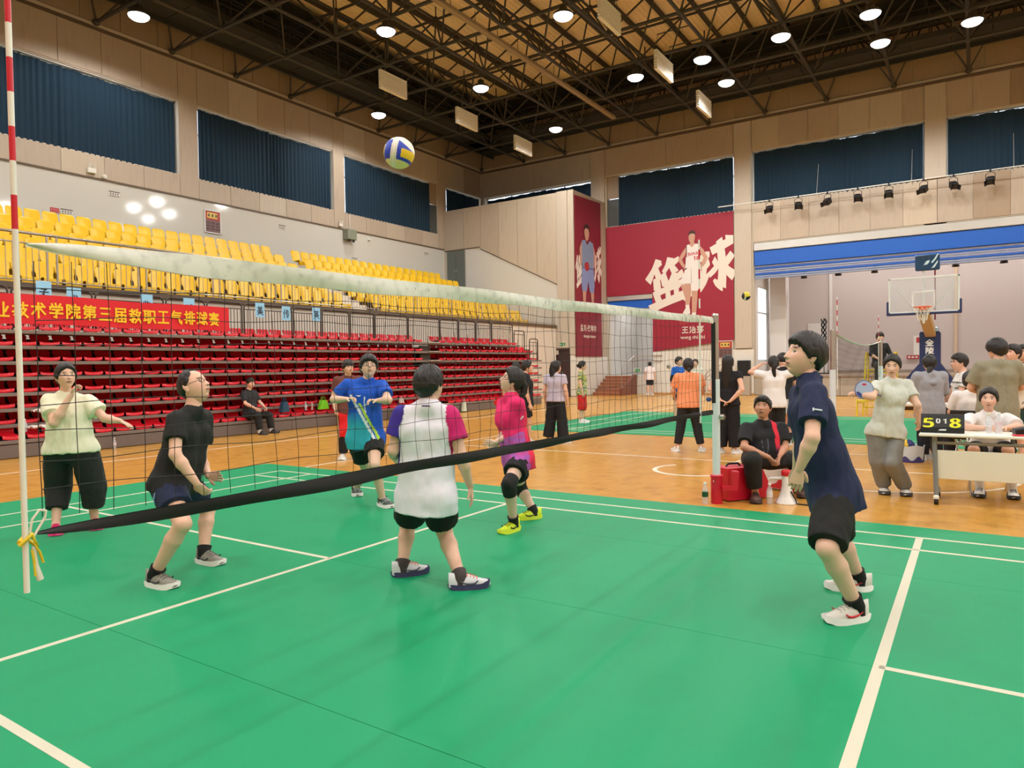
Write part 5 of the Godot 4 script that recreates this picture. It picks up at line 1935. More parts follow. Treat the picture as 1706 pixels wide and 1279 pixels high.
	tag(o, "dark blue ball with a yellow band lying in the clear tub", "ball")
	# ---- bags on and before the bleacher
	tote(Vector3(-14.68, 0.46, -11.78), "dark blue carry bag standing on the front bleacher row beside the sitting man", Vector3(0.17, 0.26, 0.26), rgb(34, 72, 98))
	tote(Vector3(-14.68, 0.46, -13.06), "bright green paper bag on the front bleacher row behind the blue jersey", Vector3(0.15, 0.24, 0.34), rgb(116, 200, 30))
	tote(Vector3(-14.30, 0.0, -15.6), "navy bag on the boards at the bleacher foot, right of the blue jersey", Vector3(0.2, 0.36, 0.34), rgb(30, 38, 62))
	tote(Vector3(-14.44, 0.04, -19.0), "white plastic bag hanging at the front of the bleacher, right of its aisle", Vector3(0.12, 0.30, 0.24), rgb(206, 214, 196))
	tote(Vector3(-14.72, 0.46, -16.2), "small white cloth bag on the front bleacher row left of the aisle", Vector3(0.12, 0.14, 0.16), rgb(222, 214, 206))
	for q in [[-6.9, 0.50, "white cloth lying on a front bleacher seat behind the woman in cream"], [-6.25, 0.80, "pale towel on the second bleacher row behind the near antenna"], [-6.15, 0.50, "crumpled white tissue on the front bleacher row beside the bottle"]]:
		t = thing("towel", q[2], "towel", Vector3(-14.68, q[1], q[0]))
		g = Geo.new()
		for sd in [0.0, 0.012]:
			g.grid(16, 10, func(u: float, w: float) -> Vector3: return Vector3((u - 0.5) * 0.22, 0.012 + sd + 0.03 * sin(u * 9.0 + w * 5.0) * sin(w * 7.0) + 0.02, (w - 0.5) * 0.36))
		part(t, "cloth", g, mat("towel_white", rgb(236, 226, 224), 0.9))
	long_banner()
	notices()

func hoop_stand() -> void:
	var t := thing("basketball_hoop", "basketball hoop with a glass board, navy padded tower and a covered clock on top", "basketball hoop", Vector3(-1.28, 0, -25.2))
	var navy := mat("navy_padding", rgb(34, 48, 98), 0.5)
	var wht := mat("board_white_paint", rgb(236, 236, 236), 0.4)
	var zb := 1.4
	var g := Geo.new()
	g.box(Vector3(0, 3.425, zb), Vector3(1.74, 1.0, 0.016))
	var gl := mat("board_glass", Color(0.86, 0.92, 0.96, 0.16), 0.03)
	gl.transparency = BaseMaterial3D.TRANSPARENCY_ALPHA
	part(t, "glass_board", g, gl)
	g = Geo.new()
	for q in [[0, 3.93, 1.8, 0.05], [0, 2.925, 1.8, 0.05], [-0.875, 3.425, 0.05, 1.05], [0.875, 3.425, 0.05, 1.05], [0, 3.52, 0.59, 0.045], [0, 3.07, 0.59, 0.045], [-0.272, 3.295, 0.045, 0.45], [0.272, 3.295, 0.045, 0.45]]:
		g.box(Vector3(q[0], q[1], zb + 0.012), Vector3(q[2], q[3], 0.03 if q[2] > 1 or q[3] > 1 else 0.01), 0.003)
	part(t, "board_frame", g, wht)
	g = Geo.new()
	g.box(Vector3(0, 2.885, zb), Vector3(1.88, 0.07, 0.09), 0.02)
	for s in [-1.0, 1.0]:
		g.box(Vector3(s * 0.92, 3.06, zb), Vector3(0.06, 0.42, 0.09), 0.02)
	part(t, "board_padding", g, navy)
	g = Geo.new()
	var ring := []
	for i in 33:
		var a := TAU * i / 32
		ring.append(Vector3(cos(a) * 0.228, 3.05, zb + 0.39 + sin(a) * 0.228))
	g.tube(ring, 0.012, 8)
	g.box(Vector3(0, 3.03, zb + 0.09), Vector3(0.22, 0.1, 0.16), 0.01)
	g.rod(Vector3(-0.08, 2.98, zb + 0.02), Vector3(-0.1, 3.05, zb + 0.22), 0.01)
	g.rod(Vector3(0.08, 2.98, zb + 0.02), Vector3(0.1, 3.05, zb + 0.22), 0.01)
	part(t, "rim", g, mat("rim_orange", rgb(226, 92, 40), 0.4))
	var nt := thing_part(t, "net")
	for i in 12:
		for s in [-1.0, 1.0]:
			g = Geo.new()
			var pts := []
			for k in 6:
				var f := k / 5.0
				var a: float = TAU * (i + s * f * 1.5) / 12
				var r := lerpf(0.225, 0.12, smoothstep(0.0, 0.8, f))
				pts.append(Vector3(cos(a) * r, 3.04 - 0.38 * f, zb + 0.39 + sin(a) * r))
			g.tube(pts, 0.005, 4, false)
			part(nt, "net_cord", g, mat("hoop_net_cord", rgb(230, 226, 216), 0.8))
	# poles behind the board
	g = Geo.new()
	g.rod(Vector3(0, 2.6, zb - 0.12), Vector3(0, 4.14, zb - 0.12), 0.035, 10)
	part(t, "board_pole", g, wht)
	for s in [-1.0, 1.0]:
		g = Geo.new()
		g.rod(Vector3(s * 0.8, 3.75, zb - 0.02), Vector3(0.0, 2.75, zb - 0.55), 0.016, 8)
		part(t, "brace", g, wht)
	g = Geo.new()
	g.rod(Vector3(0.28, 2.7, zb - 0.3), Vector3(0.28, 4.55, zb - 0.3), 0.02, 8)
	part(t, "red_pole", g, mat("dark_red_pole", rgb(130, 30, 44), 0.5))
	# arm
	g = Geo.new()
	var a0 := Vector3(0.06, 2.35, -1.3)
	var a1 := Vector3(0.0, 2.98, zb - 0.15)
	var d := (a1 - a0).normalized()
	g.box((a0 + a1) * 0.5, Vector3(0.30, 0.24, a0.distance_to(a1)), 0.02, Basis.looking_at(-d, Vector3.UP))
	part(t, "arm", g, mat("tan_arm_paint", rgb(186, 160, 124), 0.5))
	g = Geo.new()
	g.box(Vector3(0.06, 2.5, -1.2), Vector3(0.44, 0.14, 0.6), 0.02)
	part(t, "collar", g, mat("pale_blue_steel", rgb(160, 190, 206), 0.4, 0.3))
	# padded tower
	g = Geo.new()
	g.plate([Vector2(-0.22, 2.44), Vector2(-0.25, 2.40), Vector2(-0.25, 1.42), Vector2(-0.68, 0.88), Vector2(-0.68, 0.12), Vector2(0.70, 0.12), Vector2(0.70, 0.88), Vector2(0.33, 1.42), Vector2(0.33, 2.40), Vector2(0.30, 2.44)], -1.75, -1.15)
	part(t, "padded_tower", g, navy)
	g = Geo.new()
	var kk := ["jin", "ling", "ti"]
	for i in 3:
		han(g, kk[i], Vector2(-0.075, 1.98 - 0.245 * i), Vector2(0.22, 0.20), 0.03, -1.145)
	part(t, "white_characters", g, mat("pad_lettering_white", rgb(236, 238, 240), 0.5))
	g = Geo.new()
	g.span(Vector3(-0.6, 0.0, -2.6), Vector3(0.6, 0.28, 0.3), 0.03)
	part(t, "wheeled_base", g, mat("grey_brown_base", rgb(112, 92, 88), 0.5))
	g = Geo.new()
	g.span(Vector3(-0.66, 0.12, 0.25), Vector3(0.66, 0.24, 0.55), 0.03)
	part(t, "front_guard", g, wht)
	# clock box
	g = Geo.new()
	g.box(Vector3(0.1, 4.36, zb - 0.08), Vector3(0.62, 0.46, 0.16), 0.03)
	part(t, "clock_box", g, mat("clock_cover_blue", rgb(24, 66, 104), 0.25))
	var wm := mat("clock_print_white", rgb(206, 232, 240), 0.4)
	for q in ["-22 20 -16 21 -8 4 4 -2 6 6 2 6 0 0 -6 4 -10 -2 -14 6", "24 21 28 22 22 8 12 -4 10 0 18 10", "-2 4 6 6 5 0 0 -6 -10 -8 -6 -2", "16 -10 26 4 26 -2 18 -16 10 -18"]:
		g = Geo.new()
		g.plate(vecs(q), 0.0, 0.004)
		part(t, "printed_swoosh", g, wm, Transform3D(Basis(), Vector3(0.1, 4.36, zb + 0.002)))
	for k in 6:
		g = Geo.new()
		g.box(Vector3(-0.08 + 0.045 * k, 4.5, zb + 0.004), Vector3(0.02, 0.07, 0.004))
		part(t, "unlit_digit", g, mat("unlit_digit", rgb(40, 50, 62), 0.5))

func thing_part(parent: Node3D, called: String) -> Node3D:
	var o := Node3D.new()
	o.name = called
	parent.add_child(o, true)
	return o

func ref_stand() -> void:
	var t := thing("referee_stand", "yellow steel referee stand with a seat high above the far net", "referee stand", Vector3(-2.25, 0, -22.55))
	var m := mat("yellow_stand_paint", rgb(232, 206, 50), 0.4)
	var g := Geo.new()
	for s in [-1.0, 1.0]:
		for q in [[0.42, 0.24, 1.75], [-0.30, -0.30, 1.3]]:
			g = Geo.new()
			g.rod(Vector3(s * 0.42, 0, q[0]), Vector3(s * 0.36, q[2], q[1]), 0.024, 8)
			part(t, "leg", g, m)
		g = Geo.new()
		g.tube([Vector3(s * 0.36, 1.75, 0.24), Vector3(s * 0.37, 1.76, -0.28), Vector3(s * 0.36, 1.3, -0.3)], 0.022, 8)
		part(t, "arm_rail", g, m)
	for k in 5:
		g = Geo.new()
		g.rod(Vector3(-0.41, 0.22 + 0.24 * k, 0.40 - 0.024 * k), Vector3(0.41, 0.22 + 0.24 * k, 0.40 - 0.024 * k), 0.018, 8)
		part(t, "rung", g, m)
	g = Geo.new()
	g.box(Vector3(0, 1.27, -0.05), Vector3(0.7, 0.04, 0.5), 0.01)
	part(t, "seat_board", g, m)
	g = Geo.new()
	g.box(Vector3(0, 0.86, 0.36), Vector3(0.74, 0.03, 0.22), 0.008)
	part(t, "foot_rest", g, m)
	g = Geo.new()
	g.tube([Vector3(-0.55, 0.0, 0.62), Vector3(-0.55, 0.42, 0.62), Vector3(0.0, 0.42, 0.62), Vector3(0.55, 0.42, 0.62), Vector3(0.55, 0.0, 0.62)], 0.03, 8)
	g.rod(Vector3(-0.55, 0.36, 0.62), Vector3(-0.42, 0.36, 0.4), 0.02)
	g.rod(Vector3(0.55, 0.36, 0.62), Vector3(0.42, 0.36, 0.4), 0.02)
	part(t, "base_hoop", g, m)

func score_table() -> void:
	var t := thing("folding_table", "long white folding table with a modesty panel and grey wheeled legs", "table", Vector3(0.39, 0, -8.94))
	var wt := mat("table_white_laminate", rgb(238, 240, 230), 0.35)
	var gy := mat("table_grey_steel", rgb(142, 150, 156), 0.35, 0.5)
	var g := Geo.new()
	g.box(Vector3(0, 0.737, 0), Vector3(1.80, 0.028, 0.54), 0.006)
	part(t, "table_top", g, wt)
	g = Geo.new()
	g.box(Vector3(0.04, 0.42, 0.17), Vector3(1.55, 0.305, 0.018), 0.004)
	part(t, "modesty_panel", g, wt)
	for q in [[0.655, 0.18], [0.62, -0.1]]:
		g = Geo.new()
		g.rod(Vector3(-0.76, q[0], q[1]), Vector3(0.80, q[0], q[1]), 0.013, 8)
		part(t, "stretcher", g, gy)
	for s in [-1.0, 1.0]:
		g = Geo.new()
		g.tube([Vector3(s * 0.76, 0.72, 0.14), Vector3(s * 0.76, 0.66, 0.17), Vector3(s * 0.74, 0.10, 0.22)], 0.024, 10)
		part(t, "leg", g, gy)
		g = Geo.new()
		g.tube([Vector3(s * 0.74, 0.10, 0.24), Vector3(s * 0.74, 0.11, 0.0), Vector3(s * 0.74, 0.10, -0.24)], 0.022, 8)
		part(t, "foot", g, gy)
		for e in [-0.24, 0.24]:
			g = Geo.new()
			g.rod(Vector3(s * 0.74 - 0.02, 0.036, e), Vector3(s * 0.74 + 0.02, 0.036, e), 0.036, 14)
			part(t, "caster", g, mat("black_rubber"))
			g = Geo.new()
			g.box(Vector3(s * 0.74, 0.075, e), Vector3(0.055, 0.05, 0.05), 0.012)
			part(t, "caster_fork", g, wt)
	# score board
	t = thing("score_flipper", "black flip scoreboard reading 5 0 1 8 on the near corner of the white table", "scoreboard", Vector3(-0.30, 0.752, -8.86))
	var bk := mat("scoreboard_black", rgb(24, 24, 26), 0.45)
	g = Geo.new()
	g.plate([Vector2(0.05, 0.0), Vector2(0.05, 0.06), Vector2(-0.01, 0.2), Vector2(-0.03, 0.2), Vector2(-0.09, 0.0)], -0.2, 0.2)
	part(t, "tent_base", g, bk, Transform3D(Basis(Vector3(0, 0, 1), Vector3.UP, Vector3(-1, 0, 0)), Vector3.ZERO))
	var yl := mat("score_yellow", rgb(240, 236, 30), 0.5)
	var cw := mat("score_white", rgb(240, 240, 240), 0.5)
	var cd := mat("score_card", rgb(46, 42, 36), 0.5)
	for q in [["5", -0.128, 0.105, 0.11, 0.10], ["0", -0.038, 0.125, 0.05, 0.052], ["1", 0.026, 0.125, 0.05, 0.052], ["8", 0.118, 0.105, 0.11, 0.10]]:
		var c := thing_part(t, "score_card")
		var lean := Transform3D(Basis(Vector3.RIGHT, -0.38), Vector3(q[1], q[2], 0.045 - 0.35 * (q[2] - 0.06)))
		g = Geo.new()
		g.box(Vector3.ZERO, Vector3(q[3], q[4] * 1.12, 0.004), 0.001)
		part(c, "card", g, cd, lean)
		latin(c, "digit", q[0], q[4] * 1.05, yl if q[4] > 0.08 else cw, lean * Transform3D(Basis().scaled(Vector3(1.5 if q[4] > 0.08 else 1.1, 1, 1)), Vector3(0, 0, 0.003)), true, 0.002)
		for k in (3 if q[4] > 0.08 else 1):
			g = Geo.new()
			var rg := []
			for i in 9:
				var a := TAU * i / 8
				rg.append(Vector3((k - (1.0 if q[4] > 0.08 else 0.0)) * 0.032, q[4] * 0.56 + 0.008 + sin(a) * 0.016, cos(a) * 0.016))
			g.tube(rg, 0.003, 5)
			part(c, "ring", g, bk, lean)
	g = Geo.new()
	g.plate([Vector2(-0.035, -0.006), Vector2(0.03, -0.006), Vector2(0.042, 0.010), Vector2(-0.01, 0.010), Vector2(-0.03, 0.004)], 0.0, 0.002)
	part(t, "white_mark", g, cw, Transform3D(Basis(Vector3.RIGHT, -0.05), Vector3(0.0, 0.032, 0.0515)))
	bottle(Vector3(0.115, 0.752, -8.93), "clear bottle on the white table, nearer the scoreboard", 0.215, rgb(236, 226, 190), rgb(230, 226, 232))
	bottle(Vector3(0.20, 0.752, -8.96), "clear bottle with a red bow mark on the white table, right of its twin", 0.225, rgb(236, 240, 244), rgb(232, 208, 212))
	t = thing("phone_case", "black folded case lying on the table at the picture edge", "case", Vector3(0.40, 0.752, -8.90), 0.3)
	g = Geo.new()
	g.box(Vector3(0, 0.045, 0), Vector3(0.16, 0.07, 0.12), 0.015, Basis(Vector3.BACK, 0.2))
	part(t, "case_body", g, bk)
	t = thing("red_folder", "red folder on the table in front of the black case", "folder", Vector3(0.41, 0.752, -8.77), 0.1)
	g = Geo.new()
	g.box(Vector3(0, 0.006, 0), Vector3(0.2, 0.012, 0.1), 0.003)
	part(t, "cover", g, mat("folder_red", rgb(206, 36, 48), 0.5))
	t = thing("paper_sheet", "white score sheet on the table before the scorekeeper's arms", "paper", Vector3(0.14, 0.7525, -8.80), 0.15)
	g = Geo.new()
	g.box(Vector3(0, 0.001, 0), Vector3(0.3, 0.002, 0.2))
	part(t, "sheet", g, mat("paper_white", rgb(240, 240, 236), 0.8))
	chair(Vector3(0.13, 0, -9.66), 0.1, "black folding chair under the scorekeeper")
	chair(Vector3(-0.05, 0, -11.78), 2.9, "black folding chair under the person with the bowl haircut")
	chair(Vector3(-0.18, 0, -12.95), -1.3, "black chair under the seated man with glasses")

func long_banner() -> void:
	# red cloth with yellow characters, tied along the guard frames; its own x runs along -z
	var t := thing("event_banner", "long red cloth banner with yellow Chinese characters hung on the bleacher guard frames", "banner", Vector3(-14.92, 2.74, -6.0), PI / 2)
	var g := Geo.new()
	for sd in [0.0, -0.006]:
		g.grid(80, 4, func(u: float, w: float) -> Vector3:
			var x := lerpf(-4.4, 4.43, u)
			return Vector3(x, lerpf(-0.275, 0.285, w) + 0.012 * sin(x * 2.1), 0.010 * sin(x * 5.0 + w * 2.0) + sd))
	part(t, "cloth", g, mat("red_banner_cloth", rgb(212, 26, 40), 0.7))
	var keys := ["ye", "ji", "shu", "xue", "yuan", "di", "san", "jie", "jiao", "zhi", "gong", "qi", "pai", "qiu", "sai"]
	for i in keys.size():
		g = Geo.new()
		var x := 0.0 + (i - 1) * 0.3085
		han(g, keys[i], Vector2(x - 0.125, -0.15 + 0.012 * sin(x * 2.1)), Vector2(0.25, 0.285), 0.036, 0.016)
		part(t, "yellow_character", g, mat("banner_yellow_print", rgb(240, 196, 30), 0.6))
	# pale blue sheets with single black characters
	var sh := [[-6.43, 3.30, "meng", "pale blue paper sheet tied above the banner, the first from the near antenna"], [-6.97, 3.22, "shu", "pale blue paper sheet tied above the banner, the second from the near antenna"], [-8.44, 3.20, "jian", "pale blue paper sheet above the banner over the balding player"], [-9.42, 3.19, "qiu", "pale blue paper sheet above the right part of the banner"], [-11.32, 3.21, "mei", "pale blue paper sheet right of the banner, first of the three on bare railings"], [-12.12, 3.17, "chuan", "pale blue paper sheet in the middle of the three on bare railings"], [-13.12, 3.20, "ying", "pale blue paper sheet right of the others, before the blue jersey"]]
	for q in sh:
		var p := thing("paper_sheet", q[3], "paper", Vector3(-14.945, q[1] - 0.36, q[0]), PI / 2)
		g = Geo.new()
		g.box(Vector3(0, 0.18, 0), Vector3(0.27, 0.36, 0.003))
		part(p, "sheet", g, mat("pale_blue_paper", rgb(150, 204, 240), 0.8))
		g = Geo.new()
		han(g, q[2], Vector2(-0.09, 0.06 if q[0] < -11.0 else 0.0), Vector2(0.18, 0.22), 0.02, 0.004)
		part(p, "ink_character", g, mat("black_ink", rgb(30, 36, 60), 0.7))

func notices() -> void:
	var plate_ := mat("notice_white", rgb(220, 216, 206), 0.5)
	var ink := mat("notice_ink", rgb(70, 58, 52), 0.6)
	var redm := mat("notice_red", rgb(176, 52, 58), 0.5)
	var where := [[6.62, -10.73, true, "small red notice plate on the white wall above the yellow seats"], [6.63, -11.08, false, "small white notice beside the red plate on the white wall"], [7.48, -12.58, false, "small white notice high on the glossy wall near its top edge"], [7.44, -19.4, false, "small white notice on the wall over the stand aisle"], [6.57, -23.46, false, "small white notice below the grey wall box"], [7.45, -28.6, false, "small white notice near the grey doors of the stand"]]
	for q in where:
		var t := thing("notice_plate", q[3], "sign", Vector3(XL + 0.012, q[0], q[1]), PI / 2)
		var g := Geo.new()
		var w := 0.26 if q[2] else 0.36
		g.box(Vector3(0, 0, 0), Vector3(w, 0.15, 0.012), 0.003)
		part(t, "plate", g, redm if q[2] else plate_)
		g = Geo.new()
		if not q[2]:
			g.box(Vector3(0, 0.062, 0.008), Vector3(w, 0.03, 0.004))
		for k in 4:
			g.box(Vector3(-w * 0.34 + w * 0.22 * k, 0.0 if not q[2] else 0.02, 0.008), Vector3(w * 0.12, 0.035, 0.003))
			g.box(Vector3(-w * 0.34 + w * 0.22 * k, -0.045, 0.008), Vector3(w * 0.15, 0.015, 0.003))
		part(t, "print", g, ink if not q[2] else mat("notice_pale_red", rgb(222, 150, 150), 0.5))
	# framed boards
	for q in [[Vector3(XL + 0.03, 7.13, -16.2), PI / 2, 0.68, 0.86, "framed red and brown notice board on the glossy wall above the stand"], [Vector3(-9.95, 2.16, ZE + 0.05), 0.0, 0.7, 0.86, "red and yellow poster board under the corner of the large banner"]]:
		var t := thing("notice_board", q[4], "notice board", q[0], q[1])
		var w: float = q[2]
		var h: float = q[3]
		var g := Geo.new()
		for e in [-1.0, 1.0]:
			g.box(Vector3(e * w * 0.48, 0, 0), Vector3(0.04, h, 0.04), 0.006)
			g.box(Vector3(0, e * h * 0.48, 0), Vector3(w, 0.04, 0.04), 0.006)
		part(t, "frame", g, mat("aluminium_frame"))
		g = Geo.new()
		g.box(Vector3(0, 0, -0.008), Vector3(w * 0.94, h * 0.94, 0.012))
		part(t, "sheet", g, mat("board_brown_print", rgb(118, 84, 84), 0.5))
		g = Geo.new()
		g.box(Vector3(0, h * 0.27, 0.0), Vector3(w * 0.92, h * 0.38, 0.006))
		part(t, "red_field", g, mat("board_red_print", rgb(176, 60, 50), 0.5))
		g = Geo.new()
		g.box(Vector3(-0.02, h * 0.27, 0.004), Vector3(w * 0.62, h * 0.24, 0.004))
		part(t, "yellow_field", g, mat("board_yellow_print", rgb(216, 186, 90), 0.5))
		g = Geo.new()
		for k in 3:
			g.box(Vector3(-0.16 + 0.15 * k, h * 0.27, 0.007), Vector3(0.07, 0.1, 0.003))
		for k in 9:
			g.box(Vector3(-0.2 + 0.2 * (k % 3), -0.05 - 0.11 * (k / 3), 0.0), Vector3(0.15, 0.07, 0.004))
		part(t, "printed_blocks", g, mat("board_dark_print", rgb(84, 62, 60), 0.5))
	# grey box and small fittings on the curtained wall
	var t := thing("wall_box", "grey-green metal box with lamps below, fixed under the curtains", "junction box", Vector3(XL + 0.17, 7.38, -23.05))
	var g := Geo.new()
	g.box(Vector3(0, 0.25, 0), Vector3(0.34, 0.46, 0.56), 0.015)
	part(t, "housing", g, mat("grey_green_metal", rgb(132, 136, 116), 0.5))
	g = Geo.new()
	for e in [-0.17, 0.12]:
		g.rod(Vector3(0.05, 0.02, e), Vector3(0.07, -0.06, e), 0.05, 10)
	part(t, "lamp_heads", g, mat("black_metal", rgb(34, 30, 30), 0.5, 0.2))
	g = Geo.new()
	g.rod(Vector3(-0.1, 0.48, -0.1), Vector3(-0.1, 1.2, -0.1), 0.012)
	part(t, "conduit", g, mat("white_metal", rgb(225, 225, 220), 0.4, 0.2))
	for q in [[8.08, -11.85, 0.26, 0.16, "white twin-head emergency lamp on the beige band below the nearest curtain"], [8.02, -22.6, 0.2, 0.14, "white wall fitting on the beige band above the grey box"]]:
		t = thing("emergency_lamp", q[4], "emergency light", Vector3(XL + 0.06, q[0], q[1]))
		g = Geo.new()
		g.box(Vector3.ZERO, Vector3(0.1, q[3], q[2]), 0.015)
		part(t, "case", g, mat("fitting_white", rgb(226, 222, 212), 0.5))
		for e in [-0.07, 0.07]:
			g = Geo.new()
			g.rod(Vector3(0.0, q[3] * 0.5, e), Vector3(0.05, q[3] * 0.5 + 0.12, e), 0.035, 10)
			part(t, "lamp_head", g, mat("fitting_white"))
	for q in [[7.98, -12.25, "small round white detector right of the emergency lamp"], [7.62, -24.4, "small round white detector right of the grey wall box"]]:
		t = thing("wall_detector", q[2], "detector", Vector3(XL + 0.03, q[0], q[1]))
		g = Geo.new()
		g.rod(Vector3.ZERO, Vector3(0.06, 0, 0), 0.07, 14)
		g.rod(Vector3(0.06, 0, 0), Vector3(0.09, 0, 0), 0.04, 14)
		part(t, "dome", g, mat("fitting_white"))
	# exit signs
	for q in [[Vector3(-16.8, 2.55, ZK + 0.03), 0.0, "green exit sign on a white plate over the dark double door"], [Vector3(-14.4, 1.22, -33.52), 0.0, "green exit sign low on the landing wall behind the steps"]]:
		t = thing("exit_sign", q[2], "sign", q[0], q[1])
		g = Geo.new()
		g.box(Vector3(0, 0, -0.012), Vector3(0.40, 0.24, 0.02), 0.004)
		part(t, "plate", g, plate_)
		g = Geo.new()
		g.box(Vector3(0, 0, 0.002), Vector3(0.30, 0.15, 0.012), 0.003)
		part(t, "green_panel", g, mat("exit_green", rgb(30, 130, 78), 0.4))
		g = Geo.new()
		g.box(Vector3(-0.05, 0, 0.01), Vector3(0.07, 0.02, 0.004))
		g.plate([Vector2(-0.13, 0), Vector2(-0.08, 0.04), Vector2(-0.08, -0.04)], 0.008, 0.012)
		g.tube([Vector3(0.04, -0.05, 0.01), Vector3(0.06, -0.01, 0.01), Vector3(0.07, 0.03, 0.01), Vector3(0.05, 0.05, 0.01)], 0.008, 5)
		g.tube([Vector3(0.06, -0.01, 0.01), Vector3(0.09, -0.02, 0.01), Vector3(0.10, -0.05, 0.01)], 0.008, 5)
		part(t, "white_pictogram", g, mat("exit_white", rgb(220, 236, 224), 0.5))
	# loudspeaker on the pier
	t = thing("loudspeaker", "square black loudspeaker box set on the pier left of the stage", "loudspeaker", Vector3(-9.06, 0.90, ZE + 0.14))
	g = Geo.new()
	g.box(Vector3(0, 0.37, 0), Vector3(0.56, 0.73, 0.3), 0.02)
	part(t, "cabinet", g, mat("speaker_black", rgb(22, 20, 22), 0.6))
	g = Geo.new()
	g.box(Vector3(0, 0.37, 0.155), Vector3(0.50, 0.66, 0.012), 0.004)
	part(t, "grille", g, mat("speaker_grille", rgb(28, 26, 28), 0.85))
	g = Geo.new()
	g.span(Vector3(-0.3, -0.9, -0.15), Vector3(0.3, 0.0, 0.18), 0.02)
	part(t, "plinth", g, mat("stage_front_stone", rgb(168, 156, 140), 0.6))
	# sign stand on the stage, half behind the hoop
	t = thing("poster_stand", "white poster on a stand at the back of the stage, half behind the navy tower", "poster", Vector3(-2.30, 0.9, ZE - 6.8))
	g = Geo.new()
	g.box(Vector3(0, 1.36, 0), Vector3(0.6, 0.95, 0.03), 0.006)
	part(t, "sheet", g, plate_)
	g = Geo.new()
	g.box(Vector3(0.02, 1.62, 0.02), Vector3(0.4, 0.26, 0.006))
	part(t, "red_print", g, redm)
	g = Geo.new()
	g.rod(Vector3(0, 0.0, -0.03), Vector3(0, 1.8, -0.03), 0.025)
	g.box(Vector3(0, 0.02, 0), Vector3(0.6, 0.04, 0.4), 0.01)
	part(t, "stand", g, mat("stainless_rail"))
	t = thing("fire_sign", "small red sign at the stage back left of the hoop tower", "sign", Vector3(-2.68, 1.68, ZE - 7.5))
	g = Geo.new()
	g.box(Vector3.ZERO, Vector3(0.55, 0.2, 0.02), 0.004)
	part(t, "plate", g, redm)
	g = Geo.new()
	for k in 3:
		g.box(Vector3(-0.16 + 0.16 * k, 0, 0.013), Vector3(0.1, 0.09, 0.004))
	part(t, "print", g, plate_)

